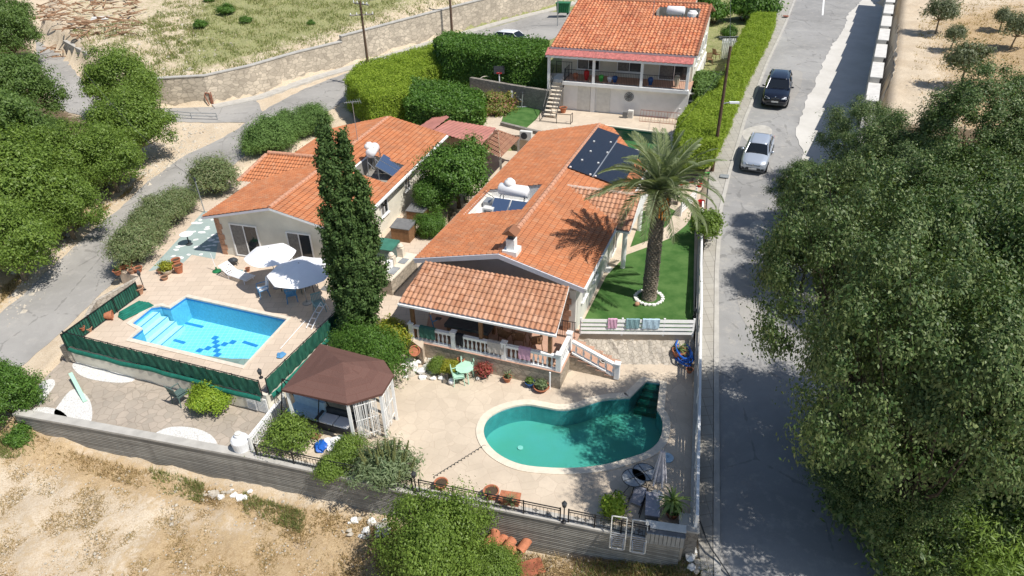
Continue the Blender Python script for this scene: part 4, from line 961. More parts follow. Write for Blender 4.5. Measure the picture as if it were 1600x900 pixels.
# recess in the roof for the tank
m = MB(); x0r, x1r = WA-(2.9/L2)*(WA-UR), WA-(.55/L2)*(WA-UR)
m.box(x0r, x1r, 6.4, 9.2, hz(x1r)-.5, hz(x1r)-.42); m.box(x0r-.05, x0r, 6.4, 9.2, hz(x1r)-.42, hz(x0r)-.02); m.box(x1r, x1r+.04, 6.4, 9.2, hz(x1r)-.42, hz(x1r)+.02); m.prism([(x0r, 9.2), (x1r, 9.2), (x1r, 9.24), (x0r, 9.24)], hz(x1r)-.42, [hz(x0r), hz(x1r), hz(x1r), hz(x0r)]); m.build('roof_well', 'well_grey', ha)
def loc(par, a, b, z):
    c, s = math.cos(par.rotation_euler.z), math.sin(par.rotation_euler.z); return Vector((par.location.x+a*c-b*s, par.location.y+a*s+b*c, par.location.z+z))
def water_heater(name, label, p, rz, L=1.5, r=.28, panels=True, stand=.9, cold=True, panel_mat='solar_blue', along=0):
    t = thing(name, label, 'water heater', p, rz)
    m = MB()
    for sx in (-L*.4, L*.4):
        for sy in (-.3, .3): m.bar((sx, sy, 0), (sx, sy*.8, stand), .022)
        m.bar((sx, -.3, stand), (sx, .3, stand), .022); m.bar((sx, -.3, .3), (sx, .3, stand*.8), .015)
    m.bar((-L*.4, -.3, .3), (L*.4, -.3, .3), .02); m.build('stand', 'grey_metal', t)
    m = MB(); n = 18; prof = [(0.001, -L/2), (r*.7, -L/2+.02), (r, -L/2+.1), (r, L/2-.1), (r*.7, L/2-.02), (.001, L/2)]
    vs = []
    for (rr_, x) in prof:
        for k in range(n): a = 2*math.pi*k/n; vs.append((x, rr_*math.cos(a), stand+r+rr_*math.sin(a)))
    fs = []
    for i in range(len(prof)-1):
        for k in range(n): fs.append((i*n+k, (i+1)*n+k, (i+1)*n+(k+1) % n, i*n+(k+1) % n))
    m.add(vs, fs); m.build('tank', 'white_plastic', t, smooth=True)
    if cold:
        m = MB(); m.lathe([(.02, 0), (.3, 0), (.32, .06), (.3, .18), (.22, .26), (.16, .3), (.15, .34), (.02, .36)], (-.25, .1, stand+2*r-.06), 16); m.build('cold_cistern', 'plaster_white', t, smooth=True)
    m = MB(); m.path([(L*.3, -.05, stand+2*r), (L*.42, -.25, stand+r*1.2), (L*.38, -.35, stand*.5), (L*.3, -.5, .1)], .018); m.path([(-L*.4, -.1, stand+.05), (-L*.45, -.3, .6), (-L*.3, -.6, .1)], .018); m.build('pipe', 'dark_plastic', t)
    if panels:
        m = MB(); fm = MB()
        for sx in (-.5, .5):
            m.obox((sx*1.02, -1.0, .45), .92, 1.5, .05, 0, R(32)); fm.obox((sx*1.02, -1.0, .43), .98, 1.56, .05, 0, R(32))
        fm.bar((-1, -.5, 0), (-1, -.5, .7), .02); fm.bar((1, -.5, 0), (1, -.5, .7), .02)
        f = fm.build('collector_frame', 'grey_metal', t); m.build('collector_glass', panel_mat, f)
    return t
water_heater('solar_water_heater', 'white solar water tank on stand behind the cypress on left bungalow roof', loc(ha, x0r+.6, 8.4, hz(x1r)-.3), A_R+R(100), 1.3, .3, True, 1.2)
def antenna(name, label, p, h, rz, arms=7, w=.55, boom=1.1):
    t = thing(name, label, 'antenna', p); m = MB(); m.bar((0, 0, 0), (0, 0, h), .022); m.build('mast', 'grey_metal', t)
    m = MB(); c, s = math.cos(rz), math.sin(rz); m.bar((-boom/2*c, -boom/2*s, h), (boom/2*c, boom/2*s, h), .016)
    for k in range(arms):
        a = -boom/2+boom*k/(arms-1); l = w*(.5+.08*k); m.bar((a*c+l*s, a*s-l*c, h+.01), (a*c-l*s, a*s+l*c, h+.01), .009)
    m.build('aerial', 'grey_metal', t); return t
antenna('roof_antenna', 'tall television aerial standing on left bungalow ridge', loc(ha, UR+.1, 10.3, RA-.1), 2.7, .3, 8, .5, 1.0)

# --- bungalow B in the middle, with veranda
B_O, B_R = (-4.7, 28.9), R(-21)
hb = thing('veranda_bungalow', 'long orange roofed bungalow with balustraded veranda above the terrace', 'house', (*B_O, .95), B_R)
WB, LB, EB, RB, UB = 8.5, 19.0, 2.65, 3.70, 4.4
def hzb(u): return EB+(RB-EB)*(u/UB if u <= UB else (WB-u)/(WB-UB))
m = MB(); i0, i1 = .45, WB-.4
prof = [(i0, -.2), (i1, -.2), (i1, hzb(i1)-.14), (UB, RB-.14), (i0, hzb(i0)-.14)]
shell(hb, 'grey_wall', i0, i1, .5, LB-4.7, hzb, UB, 1.9); shell(hb, 'grey_wall', i0, UB+.75, LB-4.699, LB-.4, hzb, UB, 2.2)
g = MB(); g.add([(.55, .492, 1.85), (WB-.5, .492, 1.85), (WB-.5, .492, hzb(WB-.5)-.2), (UB, .492, RB-.2), (.55, .492, hzb(.55)-.2)], [(0, 1, 2, 3, 4)]); g.build('gable_shade', 'shaded_wall', hb)  # dark sheet over the gable wall: its shade put into the colour
lo = Vector((0, 0, EB)); ro = Vector((WB, 0, EB)); sl = Vector((UB, 0, RB))-lo; sr = Vector((UB, 0, RB))-ro; L1, L2 = sl.length, sr.length
roof_rest(hb, (0, LB, EB), (0, -1, 0), sl, 0, LB, 0, sl.length, (LB-8.4, LB-5.0, .45, 3.9), .16, 'lilac_trim')
roof_base(hb, [Vector((WB, 0, EB)), Vector((WB, LB-4.5, EB)), Vector((UB+.9, LB, RB-.22)), Vector((UB, LB, RB)), Vector((UB, 0, RB))], .14, 'white_paint')
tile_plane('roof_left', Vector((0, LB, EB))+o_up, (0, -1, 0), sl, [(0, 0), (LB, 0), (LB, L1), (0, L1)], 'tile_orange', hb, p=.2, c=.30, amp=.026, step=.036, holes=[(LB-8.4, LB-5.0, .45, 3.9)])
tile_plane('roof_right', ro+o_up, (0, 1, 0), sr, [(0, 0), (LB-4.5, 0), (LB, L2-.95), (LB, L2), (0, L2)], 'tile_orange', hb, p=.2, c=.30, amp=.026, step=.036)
m = MB(); cap_run(m, (UB, .3, RB+.04), (UB, LB, RB+.04), .14, .4); m.build('ridge_cap', 'ridge_clay', hb)
m = MB(); m.box(WB-.0, WB+.09, 0, 6.0, EB-.10, EB-.0); m.box(WB, WB+.09, 9.6, LB-4.5, EB-.10, EB); m.box(-.08, .02, 0, LB, EB-.12, EB-.02); m.build('gutter', 'white_paint', hb)
# barge boards on the front gable
m = MB()
for (a, b_) in (((0, EB), (UB, RB)), ((UB, RB), (WB, EB))):
    m.add([(a[0], -.06, a[1]-.22), (b_[0], -.06, b_[1]-.22), (b_[0], -.06, b_[1]+.02), (a[0], -.06, a[1]+.02), (a[0], .0, a[1]-.22), (b_[0], .0, b_[1]-.22), (b_[0], .0, b_[1]+.02), (a[0], .0, a[1]+.02)], [(0, 1, 2, 3), (7, 6, 5, 4), (4, 5, 1, 0), (3, 2, 6, 7)])
m.build('barge_board', 'lilac_trim', hb)
# roof well with low parapet
x0, x1 = (.45/L1)*UB, (3.9/L1)*UB
m = MB(); zb_ = hzb(x0)-.35; m.box(x0, x1, 5.0, 8.4, zb_-.1, zb_); m.box(x1, x1+.04, 5.0, 8.4, zb_, hzb(x1)-.0); m.box(x0-.04, x0, 5.0, 8.4, zb_, hzb(x0)+.03); m.prism([(x0, 4.96), (x1, 4.96), (x1, 5.0), (x0, 5.0)], zb_, [hzb(x0)-.02, hzb(x1)-.02, hzb(x1)-.02, hzb(x0)-.02])
m.add([(x0, 8.4, zb_), (x1, 8.4, zb_), (x1, 8.4, hzb(x1)), (x0, 8.4, hzb(x0)), (x0, 8.44, zb_), (x1, 8.44, zb_), (x1, 8.44, hzb(x1)), (x0, 8.44, hzb(x0))], [(0, 1, 2, 3), (7, 6, 5, 4), (3, 2, 6, 7)])
m.build('roof_well', 'plaster_white', hb)
# chimney on the front of the ridge
m = MB(); m.box(4.65, 5.05, .35, .75, RB-.3, RB+.62); m.box(4.5, 5.2, .2, .9, RB-.25, RB+.1); ch = m.build('chimney', 'white_paint', hb)
m = MB(); m.box(4.72, 4.98, .42, .68, RB+.62, RB+.95); m.build('flue', 'dark_plastic', ch)
m = MB(); m.add([(4.5, .2, RB+.92), (5.2, .2, RB+.92), (5.2, .9, RB+.92), (4.5, .9, RB+.92), (4.85, .2, RB+1.18), (4.85, .9, RB+1.18)], [(3, 2, 1, 0), (0, 1, 4), (2, 3, 5), (0, 4, 5, 3), (1, 2, 5, 4)]); m.build('chimney_cap', 'tile_orange', ch)
# side porch on the lawn side, small gable running out
pz0, pz1 = EB-.05, 3.48
q0 = Vector((WB-3.4, 8.8, pz1)); q1 = Vector((WB+.75, 8.8, pz1)); q2 = Vector((WB+.75, 6.3, pz0-.08)); q3 = Vector((WB-.0, 6.3, pz0-.08)); q4 = Vector((WB+.75, 11.3, pz0-.08)); q5 = Vector((WB, 11.3, pz0-.08))
for pts in ([q3, q2, q1, q0], [q4, q5, q0, q1]):
    O = pts[0]; U = (pts[1]-pts[0]).normalized(); N = (pts[1]-pts[0]).cross(pts[2]-pts[0]).normalized(); Vv = N.cross(U)
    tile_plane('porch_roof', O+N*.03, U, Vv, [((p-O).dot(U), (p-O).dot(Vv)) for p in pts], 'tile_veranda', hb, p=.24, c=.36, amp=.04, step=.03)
m = MB(); cap_run(m, q0, q1, .12); m.build('porch_ridge', 'ridge_mortar', hb)
m = MB(); m.add([q2+Vector((0, 0, -.02)), q4+Vector((0, 0, -.02)), q1+Vector((0, 0, -.04)), q2+Vector((-.08, 0, -.02)), q4+Vector((-.08, 0, -.02)), q1+Vector((-.08, 0, -.04))], [(0, 1, 2), (5, 4, 3), (0, 3, 4, 1), (1, 4, 5, 2), (2, 5, 3, 0)]); m.box(WB-.1, WB+.72, 6.3, 11.3, pz0-.22, pz0-.12); m.build('porch_gable', 'white_paint', hb)
for y in (6.6, 10.9):
    m = MB(); m.lathe([(.17, 0), (.17, .08), (.13, .12), (.13, 2.3), (.19, 2.36), (.19, 2.45)], (WB+.45, y, .0), 14); m.build('porch_column', 'white_paint', hb, smooth=False)
m = MB(); m.box(WB-.4, WB+.85, 5.9, 11.6, -.3, .12); m.build('porch_floor', 'plaster_white', hb)
for y, w, z, h in ((1.2, .8, 1.1, .9), (3.2, .9, 1.0, 1.0), (7.4, 1.2, .15, 1.95), (12.5, 1.2, 1.0, 1.0)): window(hb, (i1, y, z), w, h, 'x+', sill=h < 1.5)
window(hb, (5.9, .5, .05), .9, 2.05, 'y-', sill=False, panes=1, frame='grey_metal', name='door')
window(hb, (2.2, .5, .05), 2.2, 2.0, 'y-', sill=False, panes=2, name='sliding_door')
# veranda: measured separately, shares the house
def lb(px, py, z):
    p = at(px, py, z)-Vector((B_O[0], B_O[1], 0)); c, s = math.cos(B_R), math.sin(B_R); return Vector((p.x*c+p.y*s, -p.x*s+p.y*c, z-.95))
vz0, vz1 = 3.02, 3.95
va, vb_, vc, vd = lb(625, 471, vz0), lb(868, 525, vz0), lb(890, 448, vz1), lb(665, 410, vz1)
yv = (va.y+vb_.y)/2; yb = (vc.y+vd.y)/2; xa, xb = va.x, vb_.x; xc = vc.x; xd = vd.x
V0, V1, V2, V3 = Vector((xa, yv, vz0-.95)), Vector((xb, yv, vz0-.95)), Vector((xc, yb, vz1-.95)), Vector((xd, yb, vz1-.95))
U = Vector((1, 0, 0)); N = U.cross(V3-V0).normalized(); Vv = N.cross(U)
roof_base(hb, [V0, V1, V2, V3], .09, 'white_paint')
tile_plane('veranda_roof', V0+N*.03, U, Vv, [((p-V0).dot(U), (p-V0).dot(Vv)) for p in (V0, V1, V2, V3)], 'tile_veranda', hb, p=.24, c=.34, amp=.05, step=.035)
m = MB(); m.box(xa-.02, xb+.02, yv-.10, yv-.0, vz0-.95-.10, vz0-.95-.01); m.build('gutter', 'white_paint', hb)
f0, f1, f2 = lb(640, 533, .9), lb(876, 583, .9), lb(890, 520, .9)
fy = (f0.y+f1.y)/2; fx0 = f0.x; fx1 = f1.x
m = MB(); m.box(fx0, fx1, fy, .49, -.95-.6, -.03); m.build('veranda_plinth', 'stone_wall', hb)
m = MB(); m.box(fx0-.03, fx1+.03, fy-.03, .49, -.028, .0); m.build('veranda_floor', 'veranda_tiles', hb)
for px_, mat_ in ((fx0+.18, 'wood_brown'), ((fx0+fx1)/2-.1, 'wood_brown'), (fx1-.55, 'wood_brown')):
    m = MB(); m.box(px_-.08, px_+.08, fy+.12, fy+.28, 0, vz0-.95-.05); m.build('veranda_post', mat_, hb)
def baluster_prof(): return [(.05, 0), (.05, .05), (.03, .08), (.055, .2), (.06, .26), (.03, .42), (.028, .5), (.045, .54), (.045, .6)]
BAL = bpy.data.meshes.new('baluster'); _m = MB(); _m.lathe(baluster_prof(), (0, 0, 0), 8); BAL.from_pydata([tuple(p) for p in _m.v], [], _m.f); BAL.materials.append(mt('white_paint'))
def balustrade(parent, p, q, posts=(0, 1), h=.82, n=None, name='balustrade'):
    p, q = Vector(p), Vector(q); d = q-p; L = d.xy.length; n = n or int(L/.21); e = d.normalized(); nn = Vector((-e.y, e.x, 0)).normalized()*.08
    m = MB()
    for (z0, z1, w) in ((.0, .09, 1.0), (h-.12, h, 1.1)):
        m.add([p-nn*w+Vector((0, 0, z0)), q-nn*w+Vector((0, 0, z0)), q+nn*w+Vector((0, 0, z0)), p+nn*w+Vector((0, 0, z0)), p-nn*w+Vector((0, 0, z1)), q-nn*w+Vector((0, 0, z1)), q+nn*w+Vector((0, 0, z1)), p+nn*w+Vector((0, 0, z1))],
              [(3, 2, 1, 0), (4, 5, 6, 7), (0, 1, 5, 4), (1, 2, 6, 5), (2, 3, 7, 6), (3, 0, 4, 7)])
    for f in posts:
        c = p.lerp(q, f); m.box(c.x-.11, c.x+.11, c.y-.11, c.y+.11, c.z-.02, c.z+h+.08); m.box(c.x-.14, c.x+.14, c.y-.14, c.y+.14, c.z+h+.08, c.z+h+.13)
    o = m.build(name, 'white_paint', parent)
    for k in range(n):
        f = (k+.5)/n
        if any(abs(f-g_)*L < .16 for g_ in posts): continue
        b = linkobj('baluster', BAL, o); b.location = p.lerp(q, f)+Vector((0, 0, .09)); b.scale = (1, 1, (h-.2)/.6)
    return o
balustrade(hb, (fx0+.1, fy+.12, 0), (fx1-.12, fy+.12, 0), (0, .3, .645, 1))
balustrade(hb, (fx1-.12, fy+.25, 0), (fx1-.12, fy+1.75, 0), (1,), n=7)
# outside stair running down to the terrace on the right
sx, sy = fx1+.0, fy+1.55; ns = 5; run = 2.1
m = MB()
for k in range(ns): m.box(sx+k*run/ns, sx+(k+1)*run/ns, sy-.1, sy+1.1, -1.3, -.0-(k+1)*.95/(ns+1))
m.build('stair', 'stone_wall', hb)
m = MB()
for k in range(ns): m.box(sx+k*run/ns-.03, sx+(k+1)*run/ns+.02, sy-.14, sy+1.12, -(k+1)*.95/(ns+1)-.0, -(k+1)*.95/(ns+1)+.045)
m.build('tread', 'veranda_tiles', hb)
balustrade(hb, (sx+.1, sy-.05, .0), (sx+run+.1, sy-.05, -.86), (1,), .72, 6)
m = MB()
for k in range(9): m.bar((fx1-.1-.13*k*.9, fy+2.55, 0), (fx1-.1-.13*k*.9, fy+2.55, .95), .01)
m.bar((fx1-.05, fy+2.55, .95), (fx1-1.2, fy+2.55, .95), .018); m.bar((fx1-.05, fy+2.55, .1), (fx1-1.2, fy+2.55, .1), .014); m.build('gate', 'black_metal', hb)
m = MB(); m.box(WB-.95, WB-.42, .2, .5, -.2, 2.3); m.build('corner_pier', 'grey_wall', hb)
m = MB()
for k in range(7): m.box(WB-1.0, WB-.72+.1*(k % 2), .165, .2, -.1+k*.33, .2+k*.33)
m.build('quoin', 'terracotta_pale', hb)
water_heater('solar_water_heater', 'long white tank with cistern on top in white roof well of middle bungalow', loc(hb, 2.6, 6.9, zb_), B_R, 1.75, .33, True, .95)
t = thing('pump_unit', 'white boxed pump unit in the roof well beside the long tank', 'pump', loc(hb, 1.5, 5.9, zb_), B_R); m = MB(); m.box(-.3, .3, -.2, .2, 0, .55); m.build('casing', 'aircon', t); m = MB(); m.box(-.2, .2, -.21, -.202, .1, .45); m.build('grille', 'storage_grey', t)
t = thing('metal_cabinet', 'grey cabinet in the roof well nearest the eave', 'cabinet', loc(hb, .95, 7.2, zb_), B_R); m = MB(); m.box(-.2, .2, -.35, .35, 0, .35); m.build('casing', 'zinc', t)
m = MB(); m.path([loc(hb, .4, 7.9, zb_+.5), loc(hb, 1.2, 7.6, zb_+.3), loc(hb, 1.9, 6.6, zb_+.08), loc(hb, 2.6, 6.2, zb_+.4)], .02); tag(m.build('roof_pipe', 'dark_plastic'), 'thin dark pipe crossing the white roof well', 'pipe')
# black pool heating panels
def rp(u, v, dz=.1):
    z = hzb(u)+dz; return Vector((u, v, z))
pn = thing('solar_panel_array', 'black solar heating mats on right roof slope beside the palm', 'solar panel', loc(hb, UB, 10.7, 0), B_R)
m = MB(); mf = MB()
def quad_slab(m, pts, th=.04):
    vs = [tuple(p) for p in pts]+[tuple(p-Vector((0, 0, th))) for p in pts]; m.add(vs, [(0, 1, 2, 3), (7, 6, 5, 4), (4, 5, 1, 0), (5, 6, 2, 1), (6, 7, 3, 2), (7, 4, 0, 3)])
def relp(u, v, dz): p = rp(u, v, dz); return Vector((p.x-UB, p.y-10.7, p.z))
for (u0, u1, v0, v1) in ((UB+.12, 6.02, 10.7, 17.9), (6.1, 7.75, 10.75, 16.6)):
    o_ = MB(); quad_slab(o_, [relp(u0, v0, .14), relp(u1, v0, .14), relp(u1, v1, .14), relp(u0, v1, .14)]); o_.build('heating_mat', 'solar_black', pn)
quad_slab(mf, [relp(6.03, 10.7, .13), relp(6.09, 10.7, .13), relp(6.09, 17, .13), relp(6.03, 17, .13)]); mf.build('header_pipe', 'grey_metal', pn)
m = MB()
for (u, v) in ((4.7, 10.75), (5.9, 10.75), (6.2, 10.8), (7.6, 10.8), (5.0, 12.2), (5.9, 12.6), (5.1, 13.8), (6.0, 14.5), (4.9, 15.4), (5.8, 16.2)): q = relp(u, v, .17); m.box(q.x-.05, q.x+.05, q.y-.05, q.y+.05, q.z-.02, q.z+.05)
m.build('bracket', 'plaster_white', pn)

# --- upper villa
U_O, U_R = at(859, 75, 7.3), R(-20)
hu = thing('upper_villa', 'two level cream villa with pink fascia and columned veranda above the pool', 'house', (U_O.x, U_O.y, 2.5), U_R)
def lu(px, py, z):
    p = at(px, py, z)-U_O; c, s = math.cos(U_R), math.sin(U_R); return Vector((p.x*c+p.y*s, -p.x*s+p.y*c, z-2.5))
WU = 11.3; EU = 4.8; RU = 7.0; VU = 8.6; BU = 13.0
m = MB(); m.box(1.15, WU-.25, .15, BU, -.6, 2.25); m.build('basement_wall', 'plaster_white', hu)
m = MB(); m.box(1.1, WU-.2, .1, 2.6, 2.25, 2.36); m.build('veranda_floor', 'veranda_tiles', hu)
def hu_z(v): return EU+(RU-EU)*(v/VU if v <= VU else (2*VU-v)/VU)
m = MB(); pf = [(2.2, 2.3), (BU, 2.3), (BU, hu_z(BU)-.15), (VU, RU-.15), (2.2, hu_z(2.2)-.15)]
for xa_, xb_ in ((.4, .6), (WU-.55, WU-.35)): m.add([(xb_, y, z) for y, z in pf]+[(xa_, y, z) for y, z in pf], [(0, 1, 2, 3, 4), (9, 8, 7, 6, 5)]+[((i+1) % 5, i, 5+i, 5+(i+1) % 5) for i in range(5)])
m.box(.6, WU-.55, 2.2, 2.4, 2.3, hu_z(2.2)-.15); m.box(.6, WU-.55, BU-.2, BU, 2.3, hu_z(BU)-.15); m.box(.6, WU-.55, 2.4, BU-.2, 2.3, 4.6); m.build('wall', 'cream_wall', hu)
S = Vector((0, VU, RU-EU)); Ls = S.length
roof_rest(hu, (0, 0, EU), (1, 0, 0), S, 0, WU, .15, Ls, (7.2, 10.5, 6.3, 7.9), .14, 'white_paint')
roof_base(hu, [Vector((WU, BU+.4, hu_z(BU+.4))), Vector((0, BU+.4, hu_z(BU+.4))), Vector((0, VU, RU)), Vector((WU, VU, RU))], .14, 'tile_upper')
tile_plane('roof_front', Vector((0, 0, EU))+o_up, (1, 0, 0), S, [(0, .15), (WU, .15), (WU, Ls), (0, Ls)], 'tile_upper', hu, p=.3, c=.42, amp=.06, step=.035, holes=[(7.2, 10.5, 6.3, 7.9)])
m = MB(); cap_run(m, (0, VU, RU+.02), (WU, VU, RU+.02), .14, .42); cap_run(m, (WU-.05, .2, EU+.08), (WU-.05, VU, RU+.03), .12, .42); m.build('ridge_cap', 'tile_upper', hu)
m = MB(); vv0, vv1 = 6.3*VU/Ls, 7.9*VU/Ls; zb2 = hu_z(vv0)-.35; m.box(7.2, 10.5, vv0, vv1, zb2-.05, zb2); m.box(7.2, 10.5, vv1-.04, vv1, zb2, hu_z(vv1)+.05); m.box(7.2, 10.5, vv0-.04, vv0, zb2, hu_z(vv0)+.02); m.box(7.16, 7.2, vv0, vv1, zb2, hu_z(vv1)+.04); m.box(10.5, 10.54, vv0, vv1, zb2, hu_z(vv1)); m.build('roof_well', 'well_grey', hu)
# pink corrugated awning along the eave
m = MB(); nw = 60
for k in range(nw):
    x0_ = -.25+k*(WU+.1)/nw; x1_ = x0_+(WU+.1)/nw; zz = .025*(k % 2)
    m.add([(x0_, -.45, EU-.42+zz), (x1_, -.45, EU-.42+zz), (x1_, .35, EU-.02+zz), (x0_, .35, EU-.02+zz), (x0_, -.45, EU-.46+zz), (x1_, -.45, EU-.46+zz)], [(0, 1, 2, 3), (4, 5, 1, 0)])
m.build('awning', 'pink_fascia', hu)
m = MB(); m.box(-.2, WU-.15, -.42, -.3, EU-.62, EU-.46); m.box(-.2, -.08, -.4, 2.2, EU-.62, EU-.46); m.build('eave_beam', 'white_paint', hu)
for x_ in (.0, 3.65, 7.4, WU-.45):
    m = MB(); m.box(x_-.1, x_+.1, -.25, -.05, 2.36 if x_ > 1 else 0, EU-.6); m.build('veranda_post', 'white_paint', hu)
m = MB(); m.box(1.15, WU-.25, -.3, .15, 2.1, 2.36); m.build('veranda_edge', 'plaster_white', hu)
def railing(parent, pts, h=.95, gap=.13, r=.009, mat='black_metal', name='railing', posts=True, z0=.08):
    m = MB()
    for p, q in zip(pts, pts[1:]):
        p, q = Vector(p), Vector(q); L = (q-p).length; up = Vector((0, 0, 1)); m.bar(p+up*h, q+up*h, .02); m.bar(p+up*z0, q+up*z0, .014)
        for k in range(max(1, int(L/gap))): c = p.lerp(q, (k+.5)*gap/L if (k+.5)*gap < L else 1); m.bar(c+up*z0, c+up*h, r, 4, cap=False)
        if posts:
            for c in (p, q): m.bar(c, c+up*(h+.03), .025)
    return m.build(name, mat, parent)
railing(hu, [(1.3, -.18, 2.36), (3.6, -.18, 2.36), (7.4, -.18, 2.36), (WU-.5, -.18, 2.36)])
railing(hu, [(1.3, -.15, 2.36), (1.3, 1.2, 2.36)]); railing(hu, [(-.0, 2.0, 2.36), (1.3, 2.0, 2.36)])
for x_, w_, z_, h_ in ((1.7, 1.9, 2.75, 1.6), (5.0, 2.0, 2.8, 1.45), (8.35, 2.4, 2.4, 2.0)): window(hu, (x_, 2.2, z_), w_, h_, 'y-', sill=h_ < 1.9, name='window' if h_ < 1.9 else 'sliding_door')
for y_ in (3.4, 5.6, 7.9): window(hu, (WU-.35, y_, 3.3), .9, 1.0, 'x+')
window(hu, (WU-.35, 10.2, 3.2), 1.2, 1.1, 'x+')
m = MB()
for x_ in (2.35, 3.95): m.box(x_, x_+1.05, .09, .15, .02, 2.0)
m.build('store_door', 'aircon', hu); m = MB(); m.box(3.45, 3.8, .0, .15, 0, 2.1); m.build('pilaster', 'plaster_white', hu)
m = MB(); c_ = (6.5, .08, 1.45)
for k in range(3):
    for i in range(16):
        a0 = 2*math.pi*i/16; a1_ = 2*math.pi*(i+1)/16; r_ = .12+.11*k; m.bar((c_[0]+r_*math.cos(a0), .1, c_[2]+r_*math.sin(a0)), (c_[0]+r_*math.cos(a1_), .1, c_[2]+r_*math.sin(a1_)), .022, 4)
for i in range(8): a0 = math.pi*i/4; m.bar((c_[0], .1, c_[2]), (c_[0]+.36*math.cos(a0), .1, c_[2]+.36*math.sin(a0)), .012, 4)
m.build('sun_ornament', 'dark_plastic', hu)
# open stair with black rails at the left end
m = MB(); ns = 9
for k in range(ns): z_ = 2.36-(k+1)*2.36/(ns+1); y_ = .35-k*.30; m.box(.25, 1.2, y_-.3, y_, z_-.05, z_)
m.build('stair', 'coping_cream', hu)
m = MB(); m.box(.1, 1.2, .35, 2.1, -.3, 2.3); m.build('stair_wall', 'grey_wall', hu)
m = MB()
for x_ in (.22, 1.24):
    m.bar((x_, .35, 3.2), (x_, -2.4, .85), .025); m.bar((x_, .35, 2.36), (x_, -2.4, .02), .03)
    for k in range(9): f = k/8; m.bar((x_, .35-2.75*f, 2.36-2.34*f), (x_, .35-2.75*f, 3.2-2.35*f), .01, 4)
m.build('stair_rail', 'black_metal', hu)
water_heater('solar_water_heater', 'white tank and small cistern in roof well of upper villa', loc(hu, 8.6, (vv0+vv1)/2+.2, zb2), U_R, 1.5, .34, False, .35, False)
t_ = thing('water_cistern', 'short white round cistern beside the upper roof tank', 'cistern', loc(hu, 10.0, (vv0+vv1)/2-.1, zb2)); m = MB(); m.lathe([(.02, 0), (.42, 0), (.42, .6), (.36, .68), (.3, .7), (.28, .78), (.02, .8)], (0, 0, 0), 18); m.build('body', 'plaster_white', t_, smooth=False)
antenna('roof_antenna', 'thin leaning aerial mast rising from upper villa roof', loc(hu, 7.0, 5.6, 6.2), 3.4, .6, 5, .4, .8)
# far house at the top edge
hf = thing('distant_house', 'small orange roofed house cut by the top edge behind the upper villa', 'house', (at(1000, 2, 7.5).x, at(1000, 2, 7.5).y, 4.6), R(-20))
m = MB(); m.box(-3.2, 5.0, .3, 8, 0, 2.9); m.build('wall', 'cream_wall', hf)
for pts in ([Vector((-3.6, 0, 2.9)), Vector((5.4, 0, 2.9)), Vector((3.4, 4, 4.3)), Vector((-1.6, 4, 4.3))], [Vector((5.4, 8.2, 2.9)), Vector((-3.6, 8.2, 2.9)), Vector((-1.6, 4, 4.3)), Vector((3.4, 4, 4.3))], [Vector((5.4, 0, 2.9)), Vector((5.4, 8.2, 2.9)), Vector((3.4, 4, 4.3))], [Vector((-3.6, 8.2, 2.9)), Vector((-3.6, 0, 2.9)), Vector((-1.6, 4, 4.3))]):
    O = pts[0]; U = (pts[1]-pts[0]).normalized(); N = (pts[1]-pts[0]).cross(pts[2]-pts[0]).normalized(); Vv = N.cross(U)
    tile_plane('roof', O, U, Vv, [((p-O).dot(U), (p-O).dot(Vv)) for p in pts], 'tile_upper', hf, p=.3, c=.42, amp=.05)
# metal roofed shed and brown pavilion between the bungalows
def simple_roof(name, label, corners, apexes, faces, mat, wallh, wall='grey_wall', zb=1.0, tiled=False, post='wood_weathered'):
    c = sum(corners, Vector())/len(corners); t = thing(name, label, 'shed', (c.x, c.y, zb)); pts = [p-Vector((c.x, c.y, zb)) for p in corners+apexes]
    for f in faces:
        P = [pts[i] for i in f]; O = P[0]; U = (P[1]-P[0]).normalized(); N = (P[1]-P[0]).cross(P[2]-P[0]).normalized()
        if N.z < 0: P.reverse(); O = P[0]; U = (P[1]-P[0]).normalized(); N = -N
        if tiled: tile_plane('roof', O, U, N.cross(U), [((p-O).dot(U), (p-O).dot(N.cross(U))) for p in P], mat, t, p=.22, c=.3, amp=.03, step=.04)
        else: tile_plane('roof', O, U, N.cross(U), [((p-O).dot(U), (p-O).dot(N.cross(U))) for p in P], mat, t, p=.30, c=20, amp=.025, step=0)
    for p in pts[:len(corners)]: m = MB(); q = p*.93; m.box(q.x-.08, q.x+.08, q.y-.08, q.y+.08, -.5, p.z-.04); m.build('post', post, t)
    return t
c1 = [at(660, 197, 3.2), at(755, 226, 3.1), at(778, 204, 3.4), at(690, 187, 3.4)]
simple_roof('metal_roof_shed', 'open shed with dusty red corrugated roof between hedge and bungalows', [at(652, 200, 3.1), at(752, 227, 3.1), at(776, 200, 3.1), at(690, 181, 3.1)], [at(680, 205-2, 3.6)*0+at(675, 204, 3.5), at(702, 183, 3.7)], [(0, 4, 5, 3), (4, 1, 2, 5)], 'metal_red_roof', 2)
simple_roof('brown_pavilion', 'small shed with brown hipped tile roof beside the red metal shed', [at(752, 231, 3.1), at(782, 247, 3.1), at(812, 216, 3.1), at(776, 203, 3.1)], [at(778, 206, 3.9)], [(0, 1, 4), (1, 2, 4), (2, 3, 4), (3, 0, 4)], 'tile_brown', 2, tiled=True)

